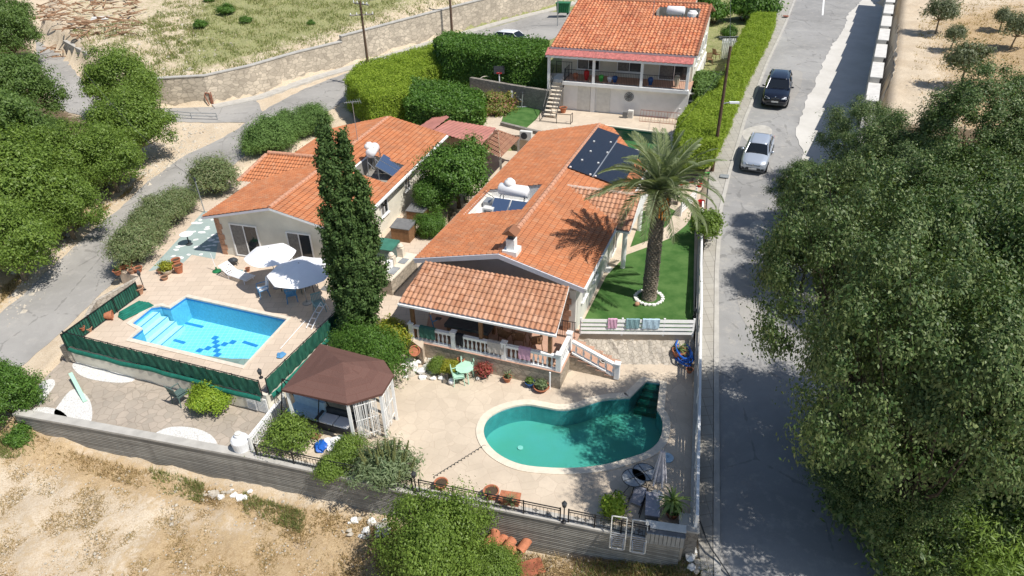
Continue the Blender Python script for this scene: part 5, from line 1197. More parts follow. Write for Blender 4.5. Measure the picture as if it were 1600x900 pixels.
# ------------------------------------------------------------------ walls and fences
def wall_run(name, label, pts, tops, bottoms, th, mat, cop=None, group=None, cath=.08, cat='wall', side=1, seg=None):
    """wall standing on a line of ground points; tops and bottoms are levels; thickness to the left of the line"""
    n = len(pts); c = pts[0]; t = thing(name, label, cat, (c.x, c.y, 0), group=group)
    L = [Vector((p.x-c.x, p.y-c.y)) for p in pts]; off = []
    for i in range(n):
        d = L[min(i+1, n-1)]-L[max(i-1, 0)]; d.normalize(); off.append(Vector((-d.y, d.x))*th*side)
    def strip(mb, o0, o1, tp, bt, cap=True):
        vs = []
        for i in range(n):
            a, b_ = L[i]+off[i]*o0, L[i]+off[i]*o1
            vs += [(a.x, a.y, bt[i]), (b_.x, b_.y, bt[i]), (b_.x, b_.y, tp[i]), (a.x, a.y, tp[i])]
        fs = []
        for i in range(n-1):
            k = i*4
            for (p, q) in ((0, 1), (1, 2), (2, 3), (3, 0)): fs.append((k+p, k+4+p, k+4+q, k+q))
        fs += [(0, 1, 2, 3), (n*4-1, n*4-2, n*4-3, n*4-4)]
        if side < 0: fs = [tuple(reversed(f)) for f in fs]
        mb.add(vs, fs)
    m = MB(); strip(m, 0, 1, tops, bottoms); m.build('wall_body', mat, t)
    if cop:
        m = MB(); strip(m, -.12, 1.12, [z+cath for z in tops], [z+.002 for z in tops]); m.build('coping', cop, t)
    return t
# front retaining wall: board marked concrete
wp = [(20, 646, .14), (110, 662, .14), (240, 686, .14), (388, 714, .14), (500, 738, .10), (640, 770, .08), (750, 790, .08), (860, 812, .08), (960, 832, .08), (1064, 852, .08)]
W = [at(*q) for q in wp]
wall_run('retaining_wall', 'long grey board marked concrete wall holding up court and terrace', W, [p.z-.1 for p in W], [-2.6]*len(W), .30, 'board_concrete', 'concrete_plain', cath=.1)
# thick pier at its right end
pr = thing('wall_pier', 'square stone pier where the front wall meets the roadside wall', 'pier', at(1075, 850, -.3)); m = MB(); m.obox((0, .25, -.35), .62, .7, 2.2, R(-12)); m.build('shaft', 'dark_stone_wall', pr); m = MB(); m.obox((0, .25, .79), .68, .76, .08, R(-12)); m.build('cap', 'concrete_plain', pr)
# cream wall under the pool deck
o1 = lambda p, z=0: Vector((p.x, p.y, z))
tA = (D2-D1).normalized(); nA = Vector((tA.y, -tA.x, 0))
tB = (D3-D2).normalized(); nB = Vector((tB.y, -tB.x, 0))
e0, e1, e2, e3 = D1+nA*.16-tA*.1, D2+nA*.16+nB*.16, D3+nB*.16, at(534, 503, 1.0)+Vector((.05, -.15, 0))
dw = wall_run('deck_wall', 'cream rendered wall below the green screened pool deck', [e0, e1, e2, e3], [1.04]*4, [-.8]*4, .15, 'cream_wall')
m = MB(); q = e1-tA*.95+nA*.001; fr_ = MB()
for k in range(2):
    c_ = e1-tA*(.32+.56*k)+nA*.02-dw.location; m.obox((c_.x, c_.y, .42), .52, .035, .78, math.atan2(tA.y, tA.x)); 
m.build('store_door', 'white_paint', dw)
m = MB()
for k in range(2):
    for j in range(9): c_ = e1-tA*(.32+.56*k)+nA*.042-dw.location; m.obox((c_.x, c_.y, .1+.08*j), .42, .012, .05, math.atan2(tA.y, tA.x), R(25))
m.build('louvre', 'aircon', dw)
wall_run('side_wall', 'dark rough stone wall closing the left end of the pool deck', [at(104, 566, -.02), D1+Vector((.05, .0, 0)), at(150, 470, 1.0), at(217, 434, 1.0)], [.9, 1.0, .98, 1.0], [-.8]*4, .2, 'rubble_path', side=1)
# long stone wall by the upper road
tops = [p.z+h for p, h in zip(fw, fh)]
wall_run('boundary_wall', 'long weathered pale stone wall along the curving road, lower stretch', fw[:6]+[fw[5]+Vector((.01, 0, 0))], tops[:5]+[tops[5]-.35, tops[5]-.35], [p.z-1 for p in fw[:6]]+[1], .45, 'road_wall_stone', 'concrete_plain', group='long stone wall')
wall_run('boundary_wall', 'long weathered pale stone wall with stepped up top, upper stretch by the poles', fw[5:], [tops[5]+.15]+tops[6:], [p.z-1 for p in fw[5:]], .45, 'road_wall_stone', 'concrete_plain', group='long stone wall')
cw = at(135, 84, 4.4)
wall_run('culvert_wall', 'low concrete wall end beside the lane under the left trees', [at(100, 68, 4.3), at(120, 78, 4.2), at(142, 90, 4.0)], [4.6, 4.4, 4.2], [2.5]*3, .4, 'concrete_plain')
# stepped concrete wall on the right of the upper road
base_r = wall_r; t = thing('stepped_wall', 'tall white concrete wall stepping down beside the concrete verge', 'wall', (base_r[-1].x, base_r[-1].y, 0))
tot = []
for a, b_ in zip(base_r, base_r[1:]): tot.append((b_-a).length)
def along(s_):
    for (a, b_), l in zip(zip(base_r, base_r[1:]), tot):
        if s_ <= l: return a.lerp(b_, s_/l)
        s_ -= l
    return base_r[-1].copy()
s_ = 0; LT = sum(tot); step_l = 4.3; k = 0; mt_ = MB(); mc = MB(); mo = MB()
while s_ < LT:
    a, b_ = along(s_), along(min(s_+step_l, LT)); d = (b_-a).normalized(); d.z = 0; d.normalize(); nn = Vector((-d.y, d.x, 0)); zt = (a.z*.35+b_.z*.65)+.28; off_ = Vector((t.location.x, t.location.y, 0))
    def pts(w0, w1): return [tuple((p-off_)[:2]) for p in (a+nn*w0, b_+nn*w0, b_+nn*w1, a+nn*w1)]
    mt_.prism(pts(-.62, -.02), 0.5, zt); mc.prism(pts(-.65, .10), zt+.001, zt+.06)
    s_ += step_l; k += 1
mt_.build('wall_body', 'concrete_plain', t); mc.build('coping', 'concrete_white', t)
# green screened railing round the deck
def screen_fence(name, label, a, b_, h=.84, cloth=False, sheer=1, n=None, drop=.0):
    t = thing(name, label, 'fence', a); d = b_-a; L = d.length; e = d.normalized(); az = math.atan2(e.y, e.x); nn = Vector((e.y, -e.x, 0)); n = n or max(2, int(L/1.25))
    m = MB(); m.bar((0, 0, h), d+Vector((0, 0, h)), .022); m.bar((0, 0, .06), d+Vector((0, 0, .06)), .016); m.build('rail', 'black_metal', t)
    for k in range(n+1): c = d*(k/n); m = MB(); m.bar(c, c+Vector((0, 0, h+.04)), .025, 8); m.build('post', 'black_metal', t)
    m = MB(); q = int(L/.14)
    for k in range(q): c = d*((k+.5)/q); m.bar(c+Vector((0, 0, .06)), c+Vector((0, 0, h)), .008, 4, cap=False)
    m.build('bars', 'black_metal', t)
    V = []; F = []; cols = int(L/.07); rows = 7
    for i in range(cols+1):
        for j in range(rows+1):
            s = i/cols; z = .04+(h-.06)*j/rows; w = .030+.018*math.sin(i*.9+math.sin(j*.8+i*.13)*1.2)*(1-.3*j/rows)
            p = d*s+nn*sheer*w; V.append((p.x, p.y, z))
    for i in range(cols):
        for j in range(rows): a_ = i*(rows+1)+j; F.append((a_, a_+rows+1, a_+rows+2, a_+1))
    m = MB(); m.add(V, F); m.build('screen', 'green_screen', t)
    if cloth:
        V = []; F = []; cols = int(L/.15); rows = 5
        for i in range(cols+1):
            for j in range(rows+1):
                s = i/cols; z = .06-.30*j/rows-.05*math.sin(s*L*.8)-.03*math.sin(s*L*2.3); w = .10+.07*math.sin(j/rows*math.pi)+.01*math.sin(i*.7)
                p = d*s+nn*sheer*w; V.append((p.x, p.y, z))
        for i in range(cols):
            for j in range(rows): a_ = i*(rows+1)+j; F.append((a_, a_+rows+1, a_+rows+2, a_+1))
        m = MB(); m.add(V, F); m.build('rolled_cloth', 'green_cloth', t, smooth=True)
    return t
screen_fence('screen_fence', 'green netted railing along the front edge of the pool deck', D1+nA*.2, D2+nA*.2, cloth=True)
screen_fence('screen_fence', 'green netted railing on the right side of the pool deck above the gazebo', D2+nB*.2, D3+nB*.2, cloth=True)
screen_fence('screen_fence', 'green netted railing on the road side of the pool deck', at(105, 546, 1.0), at(219, 462, 1.0), sheer=-1)
# black railings along the terrace front
def iron_fence(name, label, a, b_, h=.62, n=3):
    t = thing(name, label, 'railing', a); d = b_-a; L = d.length; m = MB(); up = Vector((0, 0, 1)); e = d.normalized()
    for z in (.08, h*.82, h): m.bar(up*z, d+up*z, .016 if z < h else .022)
    q = int(L/.13)
    for k in range(q): c = d*((k+.5)/q); m.bar(c+up*.08, c+up*(h*.82), .009, 4, cap=False)
    m.build('rails', 'black_metal', t)
    for k in range(n+1): c = d*(k/n); m = MB(); m.obox(c+up*(h/2), .05, .05, h+.06); m.build('post', 'black_metal', t)
    for k in range(n):
        for f in (.33, .67):
            c = d*((k+f)/n)+up*(h*.45); m = MB()
            for i in range(8): a0, a1_ = i*math.pi/4, (i+1)*math.pi/4; m.bar(c+e*.07*math.cos(a0)+up*.07*math.sin(a0), c+e*.07*math.cos(a1_)+up*.07*math.sin(a1_), .009, 4)
            for i in range(4): a0 = i*math.pi/2; m.bar(c, c+e*.12*math.cos(a0)+up*.12*math.sin(a0), .009, 4)
            m.build('rosette', 'black_metal', t)
    return t
iron_fence('iron_railing', 'black iron railing above the front wall between water tank and white post', at(402, 712, .1), at(645, 766, .1), n=4)
iron_fence('iron_railing', 'black iron railing above the front wall in front of the planters', at(656, 768, .1), at(875, 813, .1), n=4)
iron_fence('iron_railing', 'black iron railing on the front wall where the white loungers hang', at(888, 815, .1), at(1012, 841, .1), n=3)
def lantern(name, label, p, h=.7):
    t = thing(name, label, 'lantern', p); m = MB(); m.lathe([(.09, 0), (.09, .03), (.03, .06), (.022, .1), (.022, h-.2), (.04, h-.18)], (0, 0, 0), 10); m.build('post', 'black_metal', t)
    m = MB(); m.lathe([(.03, h-.18), (.075, h-.12), (.095, h+.02), (.10, h+.03), (.04, h+.12), (.012, h+.17)], (0, 0, 0), 8); m.build('lamp_head', 'dark_plastic', t); return t
lantern('lantern', 'black garden lantern between railing panels nearest the round bush', at(881, 816, .1), .95)
lantern('lantern', 'black garden lantern beside the spiky flower plant on front wall', at(650, 769, .1), .95)
lantern('lantern', 'black lantern on the right front corner of the pool deck fence', Vector((D2.x, D2.y, 1.84)), .35)
lantern('lantern', 'black lantern at the far corner of the green slope side fence', at(226, 453, 1.0), 1.05)
lantern('lantern', 'black lantern on the stone wall end beside the slatted fence', at(1085, 495, 1.2), .35)
# white picket barrier between court and terrace
def picket(name, label, a, b_, h=.75, gap=.13, w=.05, rails=(.12, .6), mat='white_paint'):
    t = thing(name, label, 'fence', a); d = b_-a; L = d.length; az = math.atan2(d.y, d.x); up = Vector((0, 0, 1)); m = MB()
    for z in rails: m.obox(d*.5+up*z, L, .03, .06, az)
    m.build('rail', mat, t); m = MB(); q = int(L/gap)
    for k in range(q+1): m.obox(d*(k/q)+up*h/2, w, .02, h, az)
    m.build('pickets', mat, t)
    for k in (0, 1): m = MB(); m.obox(d*k+up*(h/2+.03), .09, .09, h+.1, az); m.build('post', mat, t)
    return t
picket('picket_fence', 'low white picket fence between the court and the gazebo', at(396, 706, .0), at(447, 638, .0))
st = thing('low_wall', 'low white capped wall strip beside the picket fence', 'wall', at(388, 700, 0)); m = MB(); a, b_ = at(384, 700, 0), at(432, 640, 0); d = (b_-a); m.obox(d*.5+Vector((0, 0, .18)), d.length, .22, .36, math.atan2(d.y, d.x)); m.build('body', 'plaster_white', st)
# slatted fence at the edge of the lawn
a, b_ = at(907, 522, .95), at(1082, 524, .95); t = thing('slatted_fence', 'off white horizontal slat fence at the lawn edge with towels over it', 'fence', a); d = b_-a; L = d.length; az = math.atan2(d.y, d.x)
for k in range(4):
    m = MB(); m.obox(d*.5+Vector((0, 0, .12+.22*k)), L, .035, .15, az, R(-14)); m.build('slat', 'plaster_white', t)
for f in (0, .37, .74, 1): m = MB(); m.obox(d*f+Vector((0, .04, .42)), .09, .07, .98, az); m.build('post', 'white_paint', t)
S0, S1 = at(905, 522, .7), at(1084, 524, .7); n_s = Vector((0, -1, 0)); m = MB(); V = []; F = []; q_ = random.Random(2)
for i in range(25):
    for j in range(5):
        c = S0.lerp(S1, i/24)+n_s*(.0+.33*j)*(1 if j < 4 else 1.1); V.append((c.x+q_.uniform(-.05, .05), c.y+q_.uniform(-.06, .06)-.02, max(-.05, .72-.19*j+q_.uniform(-.07, .07)) if j < 4 else -.05))
for i in range(24):
    for j in range(4): a = i*5+j; F.append((a, a+1, a+6, a+5))
m.add(V, F); tag(m.build('rubble_slope', 'rubble_path'), 'rough stone slope between the slatted fence and the terrace', kind='structure')
# roadside boundary: low stone wall with white timber rails
bl = [(1077, 838, .0), (1080, 740, .05), (1083, 640, .05), (1085, 560, .1), (1087, 500, .9), (1088, 440, 1.1), (1090, 380, 1.3), (1092, 335, 1.45)]
BP = [at(x, y, z) for x, y, z in bl]
bw = wall_run('boundary_wall', 'low stone wall between terrace and pavement along the road', BP, [.28, .32, .38, .5, 1.25, 1.4, 1.6, 1.75], [-1.2]*8, .22, 'dark_stone_wall', 'concrete_plain', side=-1, cath=.05)
rf = thing('rail_fence', 'weathered white rail fence on top of the low roadside wall', 'fence', (BP[0].x, BP[0].y, 0))
RP = [Vector((p.x-.0+.14, p.y, z)) for p, z in zip(BP, [.33, .37, .43, .55, 1.3, 1.45, 1.65, 1.8])]
hh_ = [.8, .8, .8, .8, .75, .6, .55, .5]
for j, fz in enumerate((.22, .48, .74, 1.0)):
    m = MB()
    for i in range(len(RP)-1):
        if j > 2 and i in (3,): pass
        p0 = RP[i]+Vector((0, 0, hh_[i]*fz))-rf.location; p1 = RP[i+1]+Vector((0, 0, hh_[i+1]*fz))-rf.location; dd = p1-p0; m.obox((p0+p1)*.5, dd.length+.02, .10 if j == 3 else .04, .05 if j == 3 else .11, math.atan2(dd.y, dd.x), -math.asin(max(-1, min(1, dd.z/dd.length))), 'Y')
    m.build('rail', 'wood_weathered' if j == 1 else 'white_paint', rf)
for i in range(len(RP)-1):
    for f in (0, .5):
        p0 = RP[i].lerp(RP[i+1], f)-rf.location; h_ = hh_[i]; m = MB(); m.box(p0.x-.05, p0.x+.05, p0.y-.05, p0.y+.05, p0.z-.05, p0.z+h_+.02); m.build('post', 'white_paint', rf)
# white gate on the path
g0, g1 = on_plane(1063, 338), on_plane(1086, 314); t = thing('garden_gate', 'small white slatted gate across the garden path near the bicycles', 'gate', g0); d = g1-g0; az = math.atan2(d.y, d.x)
for k in range(4): m = MB(); m.obox(d*.5+Vector((0, 0, .18+.2*k)), d.length, .03, .11, az); m.build('slat', 'white_paint', t)
for f in (0, 1): m = MB(); m.obox(d*f+Vector((0, 0, .45)), .1, .1, .95, az); m.build('post', 'white_paint', t)
# dark stone walls by the astroturf court
wall_run('garden_wall', 'dark stone wall behind the blue panels and play corner', [at(735, 152, 2.3), at(800, 165, 2.4), at(858, 175, 2.5)], [4.0, 4.1, 4.2], [1]*3, .35, 'dark_stone_wall')
wall_run('garden_wall', 'dark stone retaining wall below the upper deck edge', [at(782, 212, 1.7), at(820, 222, 1.7), at(862, 232, 1.7)], [2.75]*3, [0]*3, .3, 'dark_stone_wall')
tf = [at(795, 152, 2.52), at(850, 168, 2.52), at(838, 186, 2.52), at(822, 200, 2.52), at(783, 192, 2.52)]
m = MB(); m.prism([(p.x, p.y) for p in tf], 2.48, 2.53); tag(m.build('turf_patch', 'artificial_grass'), 'patch of artificial grass in the play corner', kind='structure')
pl = thing('play_screen', 'pale blue canvas screen leaning on the stone wall', 'screen', at(790, 158, 2.5)); a_, b2 = at(782, 157, 2.5), at(852, 172, 2.5); d = b2-a_; m = MB(); m.obox(d*.5+a_-pl.location+Vector((0, 0, .5)), d.length, .05, 1.0, math.atan2(d.y, d.x), R(-8)); m.build('canvas', 'pale_blue', pl)
# guard rail on the lane
gr = thing('guard_rail', 'grey steel guard rail on the low kerb of the lane', 'guard rail', atg(252, 192, 0, 1.5)); P = [atg(252, 190, 0, 1.5), atg(267, 184, 0, 1.5), atg(300, 187, 0, 1.5), atg(340, 188, 0, 1.5)]
m = MB()
for z in (.35, .6): m.path([p-gr.location+Vector((0, 0, z)) for p in P], .035)
m.build('rail', 'zinc', gr)
for p in (P[0], P[1], P[2], P[3]): m = MB(); q = p-gr.location; m.bar(q-Vector((0, 0, .2)), q+Vector((0, 0, .62)), .04); m.build('post', 'zinc', gr)
sp = thing('water_standpipe', 'dark standpipe with taps at the foot of the stone wall', 'standpipe', atg(331, 163, 0, 1.6)); m = MB(); m.path([(0, 0, 0), (0, 0, 1.0), (-.35, 0, 1.05), (-.4, -.1, .8), (-.1, -.3, .05)], .05); m.bar((.15, 0, 0), (.15, 0, 1.1), .05); m.build('pipe', 'rust', sp)

# ------------------------------------------------------------------ poles and wires
def pole(name, label, p, h, r=.13, lean=(0, 0), arms=()):
    t = thing(name, label, 'utility pole', p); m = MB(); top = Vector((lean[0], lean[1], h)); m.bar((0, 0, -.6), top, r, 10, r*.65); m.build('shaft', 'wood_pole', t)
    for (z, L, a, w) in arms:
        c = top*(z/h); m = MB(); m.obox(c+Vector((math.cos(a+1.57)*.12, math.sin(a+1.57)*.12, 0)), L, .09, .11, a); o = m.build('crossarm', 'wood_weathered', t)
        m = MB()
        for k in (-.45, -.2, .2, .45): q = c+Vector((math.cos(a)*L*k, math.sin(a)*L*k, 0)); m.lathe([(.01, .05), (.05, .06), (.03, .12), (.055, .16), (.02, .22)], q, 8)
        m.build('insulator', 'white_plastic', o)
    return t
p1_ = pole('utility_pole', 'tall wooden pole with two crossarms behind the light green hedge', at(580, 140, 2.0), 7.7, .14, (0, 0), ((7.45, 1.9, R(-38), 0), (6.55, 2.1, R(12), 0)))
p2_ = pole('utility_pole', 'wooden pole standing against the long stone wall near the van', at(707, 62, 3.2), 7.5, .15)
p3_ = pole('utility_pole', 'tall dark pole with street lamp arm beside the right pavement', at(1112, 272, 2.0), 8.2, .13)
p4_ = pole('utility_pole', 'wooden pole with lamp among the trees in the top left corner', at(40, 66, 3.4), 7.0, .14, (-.3, 0.2))
p5_ = thing('marker_pole', 'thin white pole at the left corner of the left bungalow', 'pole', at(320, 332, 1.0)); m = MB(); m.bar((0, 0, 0), (-.05, 0, 2.3), .035); m.build('shaft', 'grey_metal', p5_); m = MB(); m.box(-.1, .0, -.06, .06, 2.2, 2.4); m.build('fitting', 'dark_plastic', p5_)
p6_ = thing('marker_pole', 'thin grey post at the left end of the upper villa roof', 'pole', at(871, 44, 4.3)); m = MB(); m.bar((0, 0, 0), (0, 0, 5), .05); m.build('shaft', 'grey_metal', p6_)
def street_lamp(par, z, d, L=.9):
    m = MB(); m.path([(0, 0, z), (d[0]*L*.5, d[1]*L*.5, z+.08), (d[0]*L, d[1]*L, z+.1)], .03); o = m.build('lamp_arm', 'grey_metal', par)
    m = MB(); m.obox((d[0]*(L+.25), d[1]*(L+.25), z+.1), .6, .2, .1, math.atan2(d[1], d[0])); m.build('lamp_head', 'white_plastic', o)
street_lamp(p3_, 4.7, (.98, -.1), .5); street_lamp(p4_, 5.0, (.9, -.4), 1.0)
def wire(name, label, a, b_, sag=.5, r=.012):
    m = MB(); a, b_ = Vector(a), Vector(b_); m.path([a.lerp(b_, k/16)-Vector((0, 0, sag*4*(k/16)*(1-k/16))) for k in range(17)], r, 4); o = m.build(name, 'dark_plastic'); return tag(o, label, 'cable')
T3 = p3_.location+Vector((0, 0, 8.0)); wire('overhead_cable', 'thin cable from the lamp arm pole down to the upper villa', T3-Vector((0, 0, 1.5)), loc(hu, WU-.3, 3, 4.6))
wire('overhead_cable', 'thin cable rising from the lamp arm pole towards the top edge', T3, Vector((22.5, 75, 13)))
wire('overhead_cable', 'thin cable from the lamp arm pole to the middle bungalow roof', T3-Vector((0, 0, .6)), loc(hb, WB-.5, 15.5, 2.7))
wire('overhead_cable', 'thin cable crossing the left road to the white pole', p5_.location+Vector((0, 0, 2.3)), at(130, 110, 9.0), .8)
wire('overhead_cable', 'thin upper cable between the wooden crossarm pole and wall pole', p1_.location+Vector((0, 0, 7.6)), p2_.location+Vector((0, 0, 7.4)), .6)

# ------------------------------------------------------------------ trees
big = [tree_proto('carob_tree', '', 'tree', 7.0, 3.0, 2.7, 'leaf_carob', .16, 150, 380, .26, .050, 1, 'bark_dark', -.3, hollow=.6, group='dark trees on the right of the road'),
       tree_proto('carob_tree', '', 'tree', 7.4, 3.1, 2.9, 'leaf_carob_pale', .16, 112, 400, .25, .048, 2, 'bark_dark', -.1, hollow=.8, group='dark trees on the right of the road'),
       tree_proto('carob_tree', '', 'tree', 6.6, 2.9, 2.5, 'leaf_carob', .16, 170, 360, .31, .052, 3, 'bark_dark', -.3, hollow=.6, group='dark trees on the right of the road')]
for o_ in big: o_['category'] = 'tree'
def crown_at(px, py, zc, H):
    """ground point below a crown centre seen at (px,py) standing zc above the ground"""
    z = 1.5
    for _ in range(16): p = at(px, py, z+zc); z = .6*z+.4*tz(p.x, p.y)
    p = at(px, py, z+zc); return Vector((p.x, p.y, tz(p.x, p.y)-.1))
used = set()
def put(proto, px, py, zc, H, label, rz, sc=1.0, group=None):
    p = crown_at(px, py, zc*sc if isinstance(sc, float) else zc, H)
    if proto.name in used: return dup(proto, p, rz, label, sc, group)
    used.add(proto.name); proto.location = p; proto.rotation_euler = (0, 0, rz); proto.scale = (sc,)*3; proto['label'] = label
    if group: proto['group'] = group
    return proto
LR = [(1272, 305, 0, .72, 2.7, 'dark evergreen nearest the silver car on the right verge'), (1345, 222, 1, .80, 3.4, 'tree leaning over the concrete verge below the stepped wall'), (1432, 195, 2, .95, 4.2, 'rounded dark tree topmost of the right thicket'),
      (1520, 245, 0, 1.0, 4.6, 'dark tree at the upper right of the thicket above brown litter'), (1596, 320, 1, 1.0, 5.0, 'pale flecked tree cut by the right picture edge, upper one'), (1268, 385, 2, .62, 2.6, 'small tree reaching towards the sunlit asphalt'),
      (1385, 310, 1, .9, 4.4, 'pale flecked tree behind the one nearest the silver car'), (1478, 345, 0, 1.0, 5.6, 'dark tree in the upper middle of the right thicket'), (1345, 440, 1, .90, 8.4, 'tall tree shading the road beside the slatted fence'),
      (1470, 470, 2, 1.0, 7.6, 'dense tree in the very middle of the right thicket'), (1448, 600, 1, .92, 8.6, 'tree with pale flecked crown above the darkest road shade'), (1598, 490, 0, 1.0, 7.0, 'dark tree cut by the right picture edge, middle one'),
      (1515, 620, 0, .95, 7.0, 'dark tree with orange bare twigs above the lower litter'), (1612, 650, 2, .95, 6.4, 'dense dark tree near the right edge above the willow'),
      (1345, 735, 2, .50, 2.3, 'small round tree hanging over the lower road edge'), (1480, 745, 0, .66, 4.6, 'dark tree with dry twigs left of the willow')]
for i, (px, py, k, s, zc, lab) in enumerate(LR):
    p = crown_at(px, py, zc, 7); t_ = put(big[k], px, py, 4.6, 7, lab, i*1.37, float(s)); cz = (7.0, 7.4, 6.6)[k]-(2.7, 2.9, 2.5)[k]; t_.location = p; t_.location.z = p.z+.1; t_.scale = (s, s, s)
    lift = zc-cz*s
    if i in (8, 10): th_ = R(17 if i == 8 else 12); t_.location.x += zc*math.sin(th_); t_.rotation_euler = (0, -th_, 0)
    if abs(lift) > .05:
        for ch in KIDS[t_.name]:
            if ch.name.startswith('crown'): q_ = 1.0+max(0, lift)*.16; ch.scale = (1, 1, q_); ch.location.z = (lift*.86)/s-cz*(q_-1)
            else: ch.scale = (.8, .8, .86*(zc-.6)/((cz-.6)*s)) if lift > 0 else (1, 1, max(.4, zc/(cz*s)))
for i, (px, py, s, zc, lab) in enumerate([(1392, 742, .62, 2.9, 'low dark tree filling the gap beside the lower road'), (1452, 800, .7, 3.0, 'low dark tree in front of the willow'), (1535, 745, .85, 4.2, 'dark tree just behind the willow'), (1352, 660, .55, 2.6, 'low dark tree on the verge below the tall ones')]):
    t_ = dup(big[0], crown_at(px, py, zc, 5), i*1.7+.5, lab, s); t_.location.z += .2
for i, (px, py, s, lab) in enumerate([(1345, 822, 1.5, 'low dark shrub beneath the trees nearest the lower road'), (1418, 880, 2.3, 'low dark shrub in deep shade left of the willow'), (1462, 792, 2.0, 'dark shrub under the dry twigs'), (1500, 880, 1.8, 'dark shrub at the foot of the willow'), (1310, 690, 1.4, 'roadside shrub below the tallest trees')]):
    p = atg(px, py, -.1, .3)
    if i == 0: us = bush_proto('understory_shrub', lab, 'shrub', .8, .8, 'leaf_carob', 70, 200, .2, .05, 55, group='shrubs under the right trees'); us.location = p; us.scale = (s, s, s)
    else: dup(us, p, i*1.4, lab, s)
willow = tree_proto('willow_tree', '', 'tree', 5.2, 2.9, 2.4, 'leaf_bright', .2, 190, 220, .36, .085, 9, 'bark', -.8, asp=.22)
put(willow, 1560, 830, 3.0, 5, 'light green feathery willow in the bottom right corner', 0, 1.0)
sapl = tree_proto('small_tree', '', 'tree', 2.6, 1.1, .9, 'leaf_bright', .07, 60, 80, .2, .09, 12, 'bark_light', -.4)
put(sapl, 1104, 342, 2.0, 2.6, 'slim young tree standing in the pavement beside the garden fence', 0, .78)
br = [tree_proto('hillside_tree', '', 'tree', 6.4, 3.1, 2.8, 'leaf_bright', .2, 190, 210, .36, .085, 21, 'bark_light', -.6, group='trees above the left road'),
      tree_proto('hillside_tree', '', 'tree', 6.8, 3.0, 3.0, 'leaf_dark', .22, 190, 210, .36, .085, 22, 'bark', -.6, group='trees above the left road')]
LL = [(5, 40, 1, 1.0, 'dark tree in the top left corner beside the pole'), (18, 130, 1, .9, 'dark tree at the left edge left of the concrete lane'), (-8, 200, 1, 1.0, 'dark tree cut by the left edge halfway up'), (72, 212, 1, .5, 'smaller dark tree just left of the concrete lane end'),
      (186, 122, 0, .92, 'bright tree standing between the concrete lane and stone wall'), (203, 185, 0, .84, 'bright tree with bare stems by the guard rail'), (88, 244, 0, .78, 'bright green tree on the bank above the left road'),
      (160, 236, 0, .74, 'tree with yellowish dry branches beside the road shade'), (10, 285, 0, .95, 'broad bright green tree filling the left edge'), (92, 312, 0, .66, 'bright tree with crown overhanging the left roadside'), (2, 362, 0, .78, 'yellow green tree lowest on the left bank')]
for i, (px, py, k, s, lab) in enumerate(LL): put(br[k], px, py, 4.0, 6.5, lab, i*2.1+.4, float(s))
mid = tree_proto('citrus_tree', '', 'tree', 4.6, 2.0, 1.9, 'leaf_hedge_deep', .14, 170, 170, .27, .075, 31, 'bark', -.6)
put(mid, 712, 268, 2.6, 4.6, 'round glossy citrus tree between the two bungalows', 0, 1.0)
mid2 = dup(mid, crown_at(676, 300, 1.7, 3), 1.2, 'lower citrus tree against the wall of the left bungalow', .62)
mid3 = dup(mid, crown_at(675, 356, .9, 2), 2.2, 'small citrus bush beside the grey storage boxes', .42)
# olive saplings in the orchard
ol = tree_proto('olive_sapling', '', 'tree', 2.3, .95, .8, 'leaf_olive', .06, 55, 70, .2, .085, 41, 'bark_light', -.5, asp=.3, group='young olive trees in the dry orchard')
LO = [(1472, 15, 1.2, 'olive sapling at the top edge nearest the stepped wall'), (1494, 52, .8, 'olive sapling second from the wall below the topmost'), (1514, 90, 1.25, 'fullest olive sapling nearest the thicket'), (1569, 24, .75, 'thin small olive sapling near the sandy track'), (1594, 40, 1.1, 'olive sapling cut by the right edge beside the track'), (1400, -30, 1, 'olive sapling beyond the top edge'), (1560, -25, 1.2, 'olive sapling above the track at the top right edge')]
for i, (px, py, s, lab) in enumerate(LO):
    if py < -20: continue
    put(ol, px, py, 1.5, 2.3, lab, i*1.9, float(s))
# shrubs round the upper villa garden
sh = bush_proto('garden_shrub', '', 'shrub', 1.1, 1.2, 'leaf_hedge_deep', 60, 90, .26, .10, 51, group='shrubs around the upper villa')
for i, (px, py, s, lab) in enumerate([(1150, 42, 1.0, 'round shrub beside the upper villa washing lines'), (1165, 12, 1.3, 'dark shrub at the top of the clipped hedge'), (1115, 18, 1.2, 'shrub behind the right gable of the upper villa'), (1095, 8, 1.3, 'shrub beside the distant orange roof'), (1140, 50, .6, 'small bright shrub above the laundry'), (1190, 8, 1.6, 'tall shrub at the top end of the right hedge'), (965, 6, .9, 'shrub peeking behind the upper villa ridge')]): put(sh, px, py, 1.0, 2, lab, i*1.3, float(s))

for i, (px, py, s, lab) in enumerate([(356, 24, .75, 'green scrub bush on the meadow behind the stone wall, largest'), (384, 32, .5, 'small green scrub bush beside the largest one on the meadow'), (312, 38, .6, 'low scrub bush at the edge of the pale slope'), (330, 12, .5, 'scrub bush near the top edge above the pale slope'), (486, 34, .35, 'tiny scrub bush on the meadow behind the stepped wall top'), (438, 8, .45, 'scrub bush at the top edge left of the crossarm pole')]):
    p = at(px, py, 5.8); p.z = tz(p.x, p.y)-.1; dup(sh, p, i*1.7, lab, (s, s, s*.7), 'scrub bushes on the meadow')

